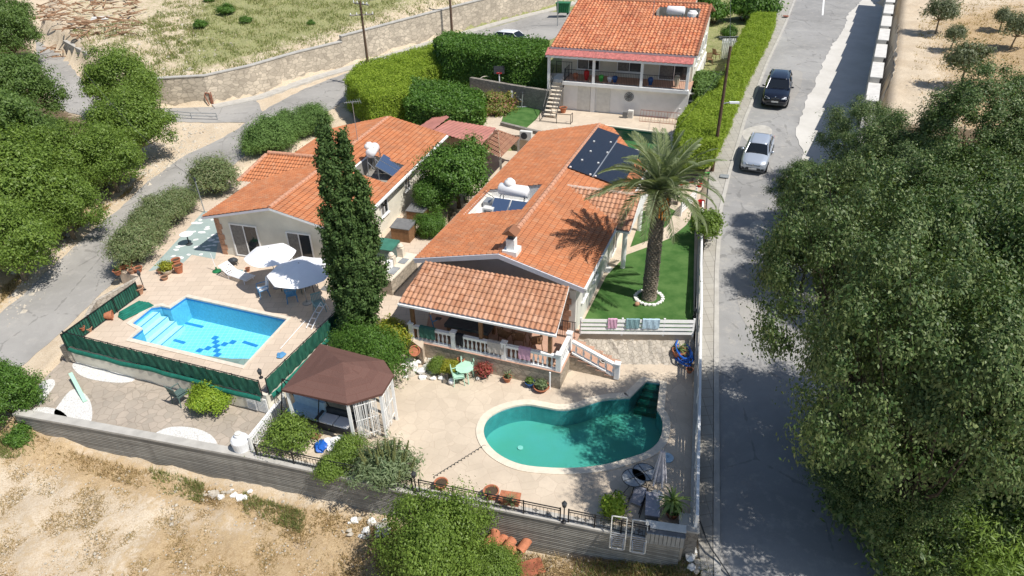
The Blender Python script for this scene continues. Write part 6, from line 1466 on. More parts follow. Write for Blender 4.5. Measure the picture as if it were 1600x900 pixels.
# palm
def palm(name, label, p, H=6.7):
    t = thing(name, label, 'palm tree', p); r = random.Random(4); m = MB(); prof = []; n = 26
    for i in range(34):
        z = -.1+H*i/33; rr_ = .30-.04*(i/33)+(.08*max(0, 1-i/3.0))+(.06 if i > 27 else 0); prof.append((rr_*(1+.05*(i % 2)), z))
    m.lathe(prof, (0, 0, 0), n)
    for i in range(48):                       # leaf boots
        z = .05+H*.985*i/48
        for k in range(13):
            a = 2*math.pi*(k+.5*(i % 2))/13+r.uniform(-.06, .06); rr_ = .30-.04*(z/H)+(.05 if z > H*.8 else 0); c, s = math.cos(a), math.sin(a); w = .07; up = .12+r.uniform(0, .05)+(.18 if z > H*.84 else 0); ou = .07+r.uniform(0, .04)+(.14 if z > H*.84 else 0)
            m.add([((rr_-.02)*c+w*s, (rr_-.02)*s-w*c, z), ((rr_-.02)*c-w*s, (rr_-.02)*s+w*c, z), ((rr_+ou)*c-w*.5*s, (rr_+ou)*s+w*.5*c, z+up), ((rr_+ou)*c+w*.5*s, (rr_+ou)*s-w*.5*c, z+up), ((rr_-.02)*c, (rr_-.02)*s, z+up*.9)], [(0, 1, 2, 3), (3, 2, 4), (0, 3, 4), (2, 1, 4)])
    m.build('trunk', 'palm_bark', t)
    def frond(seed, L, droop, mat='leaf_palm'):
        q = random.Random(seed); V = []; F = []; N_ = 64; pts = []
        x = z = 0; a = 0.0
        for i in range(N_+1): s = i/N_; pts.append(Vector((x, 0, z))); a = -droop*(s**1.5); x += L/N_*math.cos(a); z += L/N_*math.sin(a)
        for i in range(4, N_+1):
            s = i/N_; p0 = pts[i]; d = (pts[min(i+1, N_)]-pts[i-1]).normalized(); ll = .52*math.sin(math.pi*min(1, .18+.80*s))**.7+.06
            for sd in (-1, 1):
                sp = math.radians(q.uniform(48, 66)*(1-.35*s)); v_ = q.uniform(.25, .75); dir_ = (d*math.cos(sp)+Vector((0, sd*math.sin(sp), 0))+Vector((0, 0, .30*v_))).normalized(); w = Vector((0, 0, 1)).cross(dir_)*.019+d*.010
                tip = p0+dir_*ll+Vector((0, 0, -.10*ll)); k = len(V); V += [p0-w, p0+dir_*ll*.5+w*1.2, tip, p0+dir_*ll*.45-w*1.2]; F.append((k, k+1, k+2, k+3))
        mb = MB(); mb.add(V, F); mb.path([p for p in pts[::8]], [.035*(1-.8*i/8)+.004 for i in range(9)], 5); me = bpy.data.meshes.new('frond'); me.from_pydata([tuple(v) for v in mb.v], [], mb.f); me.materials.append(mt(mat)); return me
    kinds = [frond(1, 3.3, .75), frond(2, 3.4, 1.15), frond(3, 3.1, 1.55), frond(4, 3.5, .9)]; dry = frond(5, 2.0, 1.9, 'leaf_dry')
    top = Vector((0, 0, H))
    for i in range(44):
        f = (i+.5)/44; el = math.radians(84-86*f+r.uniform(-6, 6)); az = i*2.39996+r.uniform(-.15, .15)
        o = linkobj('frond', kinds[min(3, int(f*3)) if r.random() > .3 else r.randrange(4)], t); o.location = top+Vector((0, 0, .25*(1-f))); o.rotation_euler = (r.uniform(-.35, .35), -el, az); o.scale = (.80+.22*min(1, f*2),)*3
    for i in range(9): o = linkobj('dry_frond', dry, t); o.location = top-Vector((0, 0, .2)); o.rotation_euler = (0, R(25), i*.7+.2); o.scale = (.45+.1*(i % 3),)*3
    for i in range(5):
        m = MB(); a = -1.7+i*.25; m.path([(0, 0, H-.1), (math.cos(a)*.42, math.sin(a)*.42, H-.15), (math.cos(a)*.62, math.sin(a)*.62, H-1.0-.1*i)], [.05, .04, .03]); m.build('fruit_stalk', 'palm_orange', t)
    return t
pb = on_plane(1014, 466)
palm('date_palm', 'tall date palm with thick scaly trunk standing in the green lawn', pb, 5.8)
t = thing('tree_ring', 'ring of white painted stones around the palm base', 'edging', pb)
for k in range(22): a = 2*math.pi*k/22; m = MB(); m.blob((.68*math.cos(a), .68*math.sin(a), .06), .12, .09, .09, k, 1); m.build('stone', 'white_stone', t)
# cypress with several spires
def cypress(name, label, p):
    t = thing(name, label, 'tree', p); r = np.random.default_rng(5); Ps = []; Ns = []
    for (dx, dy, H, R0, z0, n) in ((0, 0, 10.7, .80, .2, 34000), (.70, .15, 10.1, .58, .8, 17000), (1.25, 0, 8.4, .5, .6, 11000), (-.45, .0, 6.9, .45, .6, 9000), (.5, -.5, 7.4, .75, .1, 16000), (.35, .5, 7.5, .7, .3, 8000), (1.0, -.3, 6.0, .6, .1, 9000)):
        nb = n//55; z = z0+(H-z0)*r.uniform(0, 1, nb)**.9; f = (z-z0)/(H-z0); rad = R0*np.clip(np.minimum(1, (f+.04)*6), .3, 1)*(1-f**2.6)*(1+.22*np.sin(z*2.3+dx*5))+.04
        a = r.uniform(0, 6.283, nb); q = np.sqrt(r.uniform(.25, 1, nb)); c = np.stack([dx*np.minimum(1, z/3)+np.cos(a)*rad*q, dy+np.sin(a)*rad*q, z], 1)
        d = np.stack([np.cos(a)*.55, np.sin(a)*.55, np.full(nb, .85)], 1); L = r.uniform(.3, .6, (nb, 1, 1))
        off = d[:, None, :]*r.uniform(-.3, .7, (nb, 55, 1))*L+r.normal(size=(nb, 55, 3))*.065
        Ps.append((c[:, None]+off).reshape(-1, 3)); Ns.append(np.repeat(np.stack([np.cos(a), np.sin(a), np.full(nb, .2)], 1), 55, 0))
    P = np.concatenate(Ps); N = np.concatenate(Ns); V, F = leaf_arrays(P, N, .062, .55, .6, .1, r=r); npmesh('crown', V, F, 'leaf_cypress', t)
    for (dx, dy, H) in ((0, 0, 9.8), (.6, .1, 9), (1.1, 0, 7), (-.45, 0, 5.8)): m = MB(); m.path([(0, 0, -.5), (dx*.5, dy, 1.5), (dx, dy, 3.5), (dx, dy, H)], [.2, .15, .1, .03]); m.build('trunk', 'bark', t)
    return t
cypress('cypress_tree', 'tall dark cypress with two spires rising beside the pool deck', at(560, 528, .4))

# hedges
def slope_hedge(name, label, pix, z0, h, mat, n, **k):
    """plan from picture points on the hedge top, z0 = ground there"""
    return hedge(name, label, [at(px, py, (z if z is not None else z0+h)) for px, py, z in pix], z0, h, mat, n, **k)
H_ = lambda l: [(a, b_, None) for a, b_ in l]
slope_hedge('conifer_hedge', 'light green clipped conifer hedge curving behind the left bungalow', H_([(538, 122), (560, 97), (600, 88), (690, 64), (738, 78), (737, 97), (668, 103), (640, 118), (634, 142), (575, 152)]), 1.9, 2.6, 'leaf_hedge_light', 46000, leaf=.085, asp=.3, seed=61, topj=.16)
slope_hedge('leafy_hedge', 'deep green leafy hedge in front of the light conifer hedge', H_([(636, 124), (700, 128), (758, 146), (752, 172), (690, 172), (632, 160)]), 1.5, 2.5, 'leaf_hedge_deep', 22000, leaf=.10, seed=62, topj=.2)
slope_hedge('leafy_hedge', 'tall deep green hedge screening the road beside the upper villa', H_([(678, 60), (700, 50), (760, 56), (855, 62), (856, 88), (800, 88), (740, 80), (690, 75)]), 2.6, 3.4, 'leaf_hedge_deep', 30000, leaf=.10, seed=63, topj=.2)
def ghedge(name, label, pix, h, mat, n, seed, **k):
    pts = [at(px, py, zr(py)+h) for px, py in pix]; zb = min(zr(py) for _, py in pix)
    t = hedge(name, label, pts, 0, h, mat, n, seed=seed, **k); A_ = np.array([[p.x, p.y, 1] for p in pts]); s = np.linalg.lstsq(A_, np.array([zr(py) for _, py in pix]), rcond=None)[0]
    for o in KIDS[t.name]:
        me = o.data; V = np.zeros(len(me.vertices)*3, np.float32); me.vertices.foreach_get('co', V); V = V.reshape(-1, 3); V[:, 2] += (V[:, 0]+t.location.x)*s[0]+(V[:, 1]+t.location.y)*s[1]+s[2]; me.vertices.foreach_set('co', V.ravel()); me.update()
    return t
ghedge('clipped_hedge', 'long light green clipped hedge beside the right pavement, upper stretch', [(1177, 20), (1213, 19), (1203, 40), (1165, 112), (1136, 112), (1143, 80)], 1.7, 'leaf_hedge_light', 36000, 64, leaf=.07, asp=.3, topj=.08)
ghedge('clipped_hedge', 'light green clipped hedge beside the right pavement, lower stretch by the pole', [(1136, 112), (1165, 112), (1142, 165), (1118, 218), (1062, 224), (1060, 182), (1090, 152), (1122, 138)], 1.8, 'leaf_hedge_light', 36000, 65, leaf=.07, asp=.3, topj=.12)
ghedge('clipped_hedge', 'brownish low hedge between the upper villa and the clipped hedge', [(1088, 112), (1134, 112), (1122, 136), (1090, 140)], 1.2, 'leaf_rosemary', 5000, 66, leaf=.10)
# loose shrubs and road side bushes
ros = bush_proto('roadside_bush', '', 'shrub', 1.9, 1.6, 'leaf_rosemary', 170, 190, .30, .08, 71, asp=.3)
place(ros, 425, 243, .9, 'large fine leaved bush behind the left bungalow', 0, 1.0); place(ros, 492, 208, 1.2, 'second fine leaved bush nearer the conifer hedge', 1.3, .8); place(ros, 455, 222, 1.0, 'fine leaved bush joining the two behind left bungalow', 2.3, .85)
ole = bush_proto('oleander_bush', '', 'shrub', 1.2, 1.2, 'leaf_oleander', 120, 170, .24, .08, 72, asp=.22, group='oleanders along the left road')
for i, (px, py, s, lab) in enumerate([(215, 408, 1.0, 'oleander nearest the terracotta pots'), (238, 376, .9, 'second oleander from the terracotta pots'), (262, 352, .95, 'third oleander from the terracotta pots'), (288, 332, .8, 'oleander closest to the mint floor end'), (340, 302, 1.2, 'tall grey green oleander at the left bungalow corner')]): place(ole, px, py, 1.0 if i < 4 else .9, lab, i*1.1, s)
pk = bush_proto('flowering_shrub', '', 'shrub', 1.4, 1.3, 'leaf_pinkish', 110, 150, .24, .08, 73); place(pk, 772, 190, 1.7, 'pink flowering shrub at the end of the leafy hedge', 0, 1.05)
yb = bush_proto('yellow_shrub', '', 'shrub', 1.0, .9, 'leaf_yellow', 90, 130, .18, .06, 74); place(yb, 616, 545, .2, 'golden yellow shrub beside the cypress foot', 0, .95)
cr = bush_proto('creeper_bush', '', 'shrub', 1.6, 1.0, 'leaf_hedge_deep', 150, 190, .24, .055, 75, asp=.3, stems=False); place(cr, 586, 592, .0, 'feathery green shrub spilling over the gazebo roof', 0, (1.0, .75, 1.55)); place(cr, 560, 556, .5, 'feathery green shrub behind the gazebo below the cypress', 1.1, .8)
lm = bush_proto('lime_bush', '', 'shrub', .95, .62, 'leaf_lime', 100, 130, .14, .05, 76); place(lm, 333, 634, 0, 'lime green dome bush beside the white store doors', 0, .95)
dm = bush_proto('dome_bush', '', 'shrub', 1.25, 1.35, 'leaf_hedge_deep', 170, 210, .17, .042, 77, jit=.6, low=-.7); place(dm, 20, 640, -.2, 'dense clipped round bush at the left end of the front wall', 0, 1.0)
place(sh, 40, 694, -1.2, 'small bright bush below the left end of front wall', 0, .45, group='bushes on the dry strip')
fs_ = bush_proto('court_shrub', '', 'shrub', 1.0, .8, 'leaf_bright', 80, 140, .19, .05, 78); place(fs_, 455, 696, 0, 'bushy green shrub behind the railing near the water tank', 0, .9); place(fs_, 548, 716, 0, 'yellowish green shrub behind the railing below gazebo post', 1.2, .65)
place(fs_, 520, 745, -.2, 'straggly grey green shrub on the wall below the gazebo', 2.2, .6)
fg = tree_proto('foreground_bush', '', 'shrub', 4.0, 2.1, 2.0, 'leaf_bright', .12, 260, 230, .26, .050, 81, 'bark', -.8, lumps=.18, stems=3); fg.location = at(690, 915, -1.8); fg.scale = (.80, .80, 1.10); fg['label'] = 'large bright green bush growing below the front wall'
fg2 = dup(fg, at(760, 925, -1.9), 2.0, 'darker low bush right of the large one below the wall', .55)
# spiky plants
def spiky(name, label, p, n, L, mat, w=.03, up=35, pot=None, seed=1, trunk=0.0):
    t = thing(name, label, 'plant', p); r = random.Random(seed); m = MB()
    for i in range(n):
        az = i*2.4+r.uniform(-.2, .2); el = math.radians(r.uniform(up-25, up+45)); l = L*r.uniform(.7, 1.1); h = Vector((math.cos(az), math.sin(az), 0)); s_ = Vector((-h.y, h.x, 0)); pts = []
        for k in range(5): f = k/4; e2 = el-f*f*1.1; pts.append(Vector((0, 0, trunk))+h*(l*f*math.cos(el-f*.5))+Vector((0, 0, l*f*math.sin(el-f*.75))))
        V = []; 
        for k, q in enumerate(pts): ww = w*(1-(k/4)**1.5)+.002; V += [q-s_*ww, q+s_*ww+Vector((0, 0, .01))]
        m.add(V, [(2*k, 2*k+1, 2*k+3, 2*k+2) for k in range(4)])
    m.build('leaves', mat, t)
    if trunk: m = MB(); m.bar((0, 0, -.1), (0, 0, trunk), .05, 8, .035); m.build('stem', 'bark_light', t)
    return t
# echium clump with tall flower spikes
ec = bush_proto('echium_plant', 'silvery bush with many tall flower spikes inside the railing', 'shrub', 1.15, .75, 'leaf_echium', 70, 90, .22, .10, 83, asp=.2); ec.location = at(604, 748, 0)
r_ = random.Random(8)
for i in range(26):
    a = r_.uniform(0, 6.28); q = r_.uniform(.1, 1.15); x_, y_ = q*math.cos(a)+.1, q*math.sin(a)*.8; ln_ = (x_*.35, y_*.2); z0_ = 1.15-.42*q*q; hh = r_.uniform(.5, .8); m = MB(); n_ = 8
    for k in range(6):
        f = k/6; m.lathe([(.02, 0), (.075*(1-.75*f), .02), (.06*(1-.75*f), hh/6), (.015, hh/6+.01)], (x_+ln_[0]*hh*f, y_+ln_[1]*hh*f, z0_+hh*f), 7)
    m.build('flower_spike', 'leaf_spike', ec)
# dry grass and weeds (nobody could count the blades)
def grass(name, label, regions, mat, n, h, w, seed, lean=.6, noise=None):
    r = np.random.default_rng(seed); X = []; Y = []
    for poly, f in regions:
        A_ = np.array([(p[0], p[1]) for p in poly]); x0, y0 = A_.min(0); x1, y1 = A_.max(0); k = int(n*f); x = r.uniform(x0, x1, k*3); y = r.uniform(y0, y1, k*3); i = inside([tuple(q) for q in A_], x, y)
        c = np.sin(x*1.3+np.sin(y*.9)*2)+np.sin(y*1.7+x*.6)+r.normal(size=len(x))*.9; i &= c > -.5
        X.append(x[i][:k]); Y.append(y[i][:k])
    X = np.concatenate(X); Y = np.concatenate(Y); Z = T(X, Y)-.03; n_ = len(X); a = r.uniform(0, 6.283, n_); hh = h*r.uniform(.4, 1.3, n_); l = lean*r.uniform(.1, 1, n_)*hh; b_ = r.uniform(0, 6.283, n_)
    P = np.stack([X, Y, Z], 1); s_ = np.stack([np.cos(a), np.sin(a), np.zeros(n_)], 1)*w; tip = P+np.stack([np.cos(b_)*l, np.sin(b_)*l, hh], 1); mid_ = P+(tip-P)*.5+np.array([0, 0, 1])*(hh*.12)[:, None]
    V = np.stack([P-s_, P+s_, mid_+s_*.8, tip, mid_-s_*.8], 1).reshape(-1, 3); o = npmesh(name, V, np.arange(n_*5).reshape(n_, 5), mat); return tag(o, label, 'grass', kind='stuff')
pw = lambda l: [tuple(at(*q)[:2]) for q in l]
strip_f = pw([(-60, 650, -1.2), (110, 708, -1.3), (240, 740, -1.45), (390, 778, -1.5), (600, 818, -1.6), (850, 872, -1.7), (1060, 880, -1.4), (1110, 880, -.8), (1090, 960, -1.6), (560, 960, -1.7), (470, 850, -1.6), (330, 790, -1.5), (150, 745, -1.4), (0, 715, -1.3)])
grass('dry_grass', 'matted straw coloured grass along the foot of the front wall', [(strip_f, 1)], 'grass_dry', 60000, .20, .011, 91, 1.2)
grass('field_stubble', 'thin straw stubble on the sandy field in front', [(pw([(0, 720, -1.4), (300, 790, -1.5), (560, 850, -1.6), (560, 960, -1.8), (-60, 960, -1.6)]), 1)], 'grass_dry', 30000, .08, .009, 92, 1.8)
grass('green_weeds', 'green weeds at the foot of the front wall and pier', [(pw([(235, 735, -1.5), (320, 757, -1.5), (315, 785, -1.5), (250, 770, -1.5)]), .25), (pw([(900, 880, -1.6), (1080, 880, -1.2), (1120, 900, -.8), (1100, 960, -1), (880, 960, -1.8)]), .4), (pw([(380, 770, -1.5), (480, 800, -1.5), (470, 830, -1.5), (380, 800, -1.5)]), .2), (pw([(0, 690, -1.2), (60, 690, -1.2), (60, 720, -1.3), (0, 725, -1.3)]), .15)], 'grass_green', 9000, .24, .014, 93, .7)
grass('field_grass', 'rough green and straw meadow behind the long stone wall', [([(p.x+.6, p.y+.8) for p in fw]+[tuple(at(1000, -40, 8)[:2]), tuple(at(300, -30, 6.5)[:2]), tuple(at(230, 40, 5.5)[:2]), tuple(at(236, 110, 4.2)[:2])], 1)], 'grass_green', 46000, .24, .028, 94, .9)
grass('sand_weeds', 'scattered weeds on the pale rubble strewn slope', [(pw([(110, 50, 5), (260, 30, 5.6), (330, 60, 5), (240, 105, 4.3), (150, 95, 4.3)]), 1)], 'grass_green', 5000, .25, .03, 95, .8)
grass('verge_grass', 'straw grass and litter on the bank above the left road', [(pw([(0, 478, 0), (50, 432, 0), (105, 385, .1), (165, 335, .5), (230, 275, .9), (200, 300, 1), (140, 330, 1), (60, 400, .8), (0, 440, .6)]), 1)], 'grass_dry', 9000, .18, .018, 96, 1.1)
grass('orchard_grass', 'patchy dry grass between the young olive trees', [(pw([(1440, 10, 8.4), (1600, -30, 9), (1700, 60, 8), (1600, 330, 6), (1480, 200, 6.9), (1430, 100, 7.6)]), 1)], 'grass_dry', 16000, .12, .025, 97, 1.4)
grass('hillside_undergrowth', 'dark undergrowth beneath the trees on the right', [(pw([(1290, 420, 1.2), (1400, 330, 2), (1700, 330, 3), (1700, 960, 0), (1440, 960, -.5), (1380, 800, 0)]), 1)], 'leaf_carob', 22000, .45, .05, 98, .8)

# ------------------------------------------------------------------ gazebo
gp = [(440, 609), (542, 631), (597, 615), (615, 586), (600, 563), (500, 537)]
GC = [at(x, y, 2.4) for x, y in gp]; gap_ = at(535, 566, 3.2); gb = sum(GC, Vector())/6
gz = thing('gazebo', 'garden gazebo with brown shingle roof and white posts by the picket fence', 'gazebo', (gb.x, gb.y, 0))
m = MB(); V = []; F = []; UVs = []
for i in range(6):
    a, b_ = GC[i]-gz.location, GC[(i+1) % 6]-gz.location; c = gap_-gz.location; e = (b_-a).normalized(); k = len(V); V += [a, b_, c]; F.append((k, k+1, k+2)); h = ((c-a)-e*(c-a).dot(e)).length; UVs += [(0, 0), ((b_-a).length, 0), ((c-a).dot(e), h)]
npmesh('roof', np.array([tuple(v) for v in V]), np.array(F), 'shingle', gz, uv=np.array(UVs))
m = MB()
for i in range(6):
    a, b_ = GC[i]-gz.location, GC[(i+1) % 6]-gz.location; m.add([a-Vector((0, 0, .10)), b_-Vector((0, 0, .10)), b_-Vector((0, 0, .005)), a-Vector((0, 0, .005))], [(0, 1, 2, 3)])
m.add([v-Vector((0, 0, .10)) for v in [g-gz.location for g in GC]], [(5, 4, 3, 2, 1, 0)]); m.build('eave', 'shingle', gz)
for i in range(6):
    a = (GC[i]-gz.location); q = a*.93; m = MB(); m.box(q.x-.055, q.x+.055, q.y-.055, q.y+.055, 0, 2.28); m.build('post', 'white_paint', gz)
for i, (f0, f1) in ((1, (.15, .85)), (2, (.1, .9))):
    a, b_ = (GC[i]-gz.location)*.93, (GC[i+1]-gz.location)*.93; a.z = b_.z = 0; m = MB(); r_ = random.Random(i); q = int((b_-a).length/.045)
    for k in range(q):
        f = f0+(f1-f0)*k/q; c = a.lerp(b_, f)
        if r_.random() < .12: continue
        zt_ = 2.2; zb_c = .15+r_.uniform(0, .25); m.obox((c.x+r_.uniform(-.02, .02), c.y+r_.uniform(-.02, .02), (zt_+zb_c)/2), .028, .012, zt_-zb_c, r_.uniform(0, 3), r_.uniform(-.03, .03))
    for z in (.5, 1.3, 2.05): m.bar(a.lerp(b_, f0)+Vector((0, 0, z)), a.lerp(b_, f1)+Vector((0, 0, z)), .015)
    m.build('slat_screen', 'driftwood' if False else 'plaster_white', gz)
def at_t(name, label, cat, px, py, z, rz=0, group=None): return thing(name, label, cat, at(px, py, z), rz, group)
t = at_t('garden_swing', 'swing seat with pale blue cushions under the gazebo', 'swing', 482, 655, 0, R(-25))
m = MB(); m.box(-.8, .8, -.3, .3, .38, .5); m.box(-.8, .8, .25, .37, .45, .95); m.build('cushion', 'pale_blue', t); m = MB(); m.box(-.85, .85, -.35, .4, .32, .375)
for x in (-.95, .95): m.bar((x, -.6, 0), (x, 0, 1.9), .025); m.bar((x, .6, 0), (x, 0, 1.9), .025)
m.bar((-.95, 0, 1.9), (.95, 0, 1.9), .025); m.build('frame', 'black_metal', t)
t = at_t('outdoor_sofa', 'dark rattan sofa with white cushions under the gazebo front', 'sofa', 528, 668, 0, R(-20)); m = MB(); m.box(-.75, .75, -.32, .35, 0, .34); m.box(-.75, .75, .28, .4, .34, .7); m.box(-.82, -.7, -.32, .4, .34, .55); m.build('frame', 'dark_plastic', t)
for x in (-.35, .35): m = MB(); m.box(x-.33, x+.33, -.3, .26, .345, .44); m.build('cushion', 'white_fabric', t, bevel=.03)
t = at_t('doormat', 'small brown mat on the paving before the gazebo', 'mat', 493, 682, .006, R(-20)); m = MB(); m.box(-.22, .22, -.16, .16, 0, .015); m.build('mat', 'wood_brown', t)
t = at_t('plastic_sheet', 'crumpled white sheet lying on the paving in front of the gazebo', 'sheet', 526, 696, .0); m = MB(); m.blob((0, 0, .12), .42, .34, .16, 5, 3, .35); m.build('sheet', 'white_fabric', t)
t = at_t('blue_bag', 'crumpled bright blue bag beside the white sheet', 'bag', 503, 700, .0); m = MB(); m.blob((0, 0, .10), .26, .30, .13, 6, 3, .3); m.build('bag', 'hose_blue', t)
# ------------------------------------------------------------------ parasols
def parasol(name, label, p, H, rad, n=8, rz=0, tiltx=.0):
    t = thing(name, label, 'parasol', p, rz); t.rotation_euler = (tiltx, 0, rz); m = MB(); m.bar((0, 0, 0), (0, 0, H+.06), .022, 8); m.lathe([(.24, 0), (.24, .05), (.05, .09), (.03, .25)], (0, 0, 0), 14); m.build('pole', 'grey_metal', t)
    V = [(0, 0, H)]; F = []; R_ = 5; sub = 6; N_ = n*sub
    for j in range(1, R_+1):
        f = j/R_
        for k in range(N_):
            a = 2*math.pi*k/N_; s = (k % sub)/sub; pinch = 1-.075*math.sin(math.pi*s)*f; sag = .035*math.sin(math.pi*s)*f; r_ = rad*f*pinch; V.append((r_*math.cos(a), r_*math.sin(a), H-.42*f**1.25*rad/1.4-sag*0+.02*math.sin(math.pi*f)-sag))
    for k in range(N_): F.append((0, 1+k, 1+(k+1) % N_))
    m = MB(); m.add(V, F); F2 = []
    for j in range(R_-1):
        for k in range(N_): F2.append((1+j*N_+k, 1+(j+1)*N_+k, 1+(j+1)*N_+(k+1) % N_, 1+j*N_+(k+1) % N_))
    m.f += F2; m.build('canopy', 'white_fabric', t)
    m = MB()
    for k in range(n): a = 2*math.pi*k/n; m.bar((0, 0, H-.03), (rad*math.cos(a)*.98, rad*math.sin(a)*.98, H-.42*rad/1.4-.03), .009, 4); m.bar((0, 0, H-.7), (rad*.5*math.cos(a), rad*.5*math.sin(a), H-.25), .008, 4)
    m.build('ribs', 'grey_metal', t); return t
p = at(421, 393, 3.15); parasol('parasol', 'smaller white open parasol nearest the left bungalow doors', (p.x, p.y, 1), 2.35, 1.3, 6, .3)
p = at(468, 417, 3.15); parasol('parasol', 'larger white open parasol over the garden table by the cypress', (p.x, p.y, 1), 2.35, 1.62, 8, .2)
t = at_t('parasol', 'closed grey parasol leaning by the right end of terrace', 'parasol', 1026, 775, 0); m = MB(); m.lathe([(.02, .7), (.10, .75), (.20, .95), (.16, 1.5), (.06, 2.3), (.02, 2.4)], (0, 0, 0), 9); m.build('folded_canopy', 'grey_fabric', t)
m = MB()
for k in range(5): a = k*1.25; m.path([(math.cos(a)*.05, math.sin(a)*.05, 2.3), (math.cos(a)*.21, math.sin(a)*.21, 1.2), (math.cos(a)*.27, math.sin(a)*.27, .72)], .035, 5)
m.build('fold', 'lilac_trim', t); m = MB(); m.bar((0, 0, 0), (0, 0, 2.5), .022); m.lathe([(.25, 0), (.25, .06), (.04, .09)], (0, 0, 0), 12); m.build('pole', 'grey_metal', t)
t = at_t('parasol_stand', 'green round parasol base with thin white tube on the deck', 'parasol stand', 339, 424, 1.0); m = MB(); m.lathe([(.24, 0), (.24, .04), (.06, .10), (.035, .28)], (0, 0, 0), 16); m.build('foot', 'bin_green', t); m = MB(); m.bar((0, 0, .1), (-.1, .05, 1.1), .018); m.build('tube', 'white_plastic', t)
# ------------------------------------------------------------------ chairs, tables, loungers
def plastic_chair(name, label, p, rz, mat, group=None, arms=True):
    t = thing(name, label, 'chair', p, rz, group); m = MB(); m.box(-.24, .24, -.24, .24, .41, .44); m.build('seat', mat, t)
    m = MB(); n = 7
    for k in range(n): x = -.22+.44*k/(n-1); m.obox((x, .26, .66), .045, .02, .46, 0, R(-12))
    m.obox((0, .305, .89), .5, .03, .07, 0, R(-12)); m.obox((0, .245, .50), .48, .03, .05, 0, R(-12)); m.build('backrest', mat, t)
    for sx in (-1, 1):
        for sy in (-1, 1): m = MB(); m.bar((sx*.26, sy*.25, 0), (sx*.22, sy*.2, .42), .022, 6); m.build('leg', mat, t)
        if arms: m = MB(); m.path([(sx*.25, -.24, .42), (sx*.28, -.22, .64), (sx*.28, .05, .66), (sx*.25, .27, .64)], .024); m.build('armrest', mat, t)
    return t
def at_p(px, py, z): return at(px, py, z)
c0_ = plastic_chair('garden_chair', 'dark green slatted armchair standing alone on the lower court', at(285, 628, 0), R(150), 'chair_green'); c0_.scale = (1.15,)*3
c1_ = plastic_chair('garden_chair', 'blue garden chair with white towel left of the table', at(413, 462, 1), R(-60), 'blue_fabric')
m = MB(); m.obox((0, .28, .72), .46, .07, .5, 0, R(-12)); m.obox((0, .02, .46), .44, .46, .03); tw = m.build('towel', 'white_fabric'); tw.location = c1_.location; tw.rotation_euler = c1_.rotation_euler; tag(tw, 'white towel draped over the blue chair by the table', 'towel')
plastic_chair('garden_chair', 'blue garden chair in front of the table under big parasol', at(457, 470, 1), R(200), 'blue_fabric')
plastic_chair('garden_chair', 'dark garden chair right of the table beside the cypress', at(487, 452, 1), R(-100), 'dark_plastic')
plastic_chair('garden_chair', 'dark garden chair behind the table nearest the bungalow wall', at(449, 436, 1), R(20), 'dark_plastic')
plastic_chair('garden_chair', 'navy chair with cloth at the corner of the netted railing', at(500, 486, 1), R(30), 'towel_teal')
t = at_t('garden_table', 'dark green table under the larger white parasol', 'table', 462, 452, 1, R(-16)); m = MB(); m.box(-.7, .7, -.45, .45, .68, .72); m.build('tabletop', 'chair_green', t)
for sx in (-1, 1):
    for sy in (-1, 1): m = MB(); m.bar((sx*.6, sy*.36, 0), (sx*.55, sy*.32, .68), .025); m.build('leg', 'chair_green', t)
def lounger(name, label, p, rz, mat='white_plastic', group=None):
    t = thing(name, label, 'lounger', p, rz, group); m = MB()
    for k in range(12): m.obox((0, -.75+.11*k, .30), .56, .075, .02)
    m.build('seat', mat, t); m = MB()
    for k in range(6): m.obox((0, .58+.105*k, .33+.065*k), .56, .075, .02, 0, R(32))
    m.build('backrest', mat, t); m = MB()
    for sx in (-.3, .3): m.path([(sx, -.85, .28), (sx, .55, .28), (sx, 1.15, .66)], .025)
    m.bar((-.3, -.85, .28), (.3, -.85, .28), .025); m.bar((-.3, 1.15, .66), (.3, 1.15, .66), .025); m.build('frame', mat, t)
    for sx in (-.3, .3):
        for y in (-.65, .55): m = MB(); m.bar((sx, y, 0), (sx, y, .28), .025); m.build('leg', mat, t)
    return t
lounger('sun_lounger', 'white sun lounger on the deck beside the small parasol', at(376, 436, 1), R(60))
def stood_lounger(label, px, py):
    t = thing('sun_lounger', label, 'lounger', at(px, py, .1), R(-12), 'white loungers hooked over the railing'); t.scale = (.85, .85, .8); m = MB()
    for sx in (-.3, .3): m.path([(sx, .05, .95), (sx, -.18, .35), (sx, -.32, -.35), (sx, -.34, -.6)], .032)
    m.bar((-.3, -.34, -.6), (.3, -.34, -.6), .032); m.bar((-.3, .05, .95), (.3, .05, .95), .03); m.build('frame', 'aircon', t); m = MB()
    for k in range(7): f = k/6; m.bar((-.3, -.20-.13*f, .2-.62*f), (.3, -.20-.13*f, .2-.62*f), .018)
    m.build('slats', 'grey_metal', t); m = MB(); m.path([(-.24, -.25, -.0), (-.22, -.62, -.28), (.22, -.62, -.28), (.24, -.25, -.0)], .026); m.build('leg_frame', 'grey_metal', t); return t
stood_lounger('white folded lounger hooked over the railing, left one of two', 966, 832); stood_lounger('white folded lounger hooked over the railing beside the grey bench', 998, 838)
t = at_t('storage_bench', 'grey slatted bench box on the wall at the right end', 'bench', 1038, 842, .08, R(-12)); m = MB()
for k in range(9): m.box(-.62+.14*k, -.62+.14*k+.12, -.28, -.24, 0, .5)
m.build('front_slats', 'zinc', t); m = MB(); m.box(-.66, .66, -.23, .25, 0, .48); m.build('box', 'storage_grey', t); m = MB(); m.box(-.68, .68, -.05, .26, .505, .54); m.build('lid', 'aircon', t)
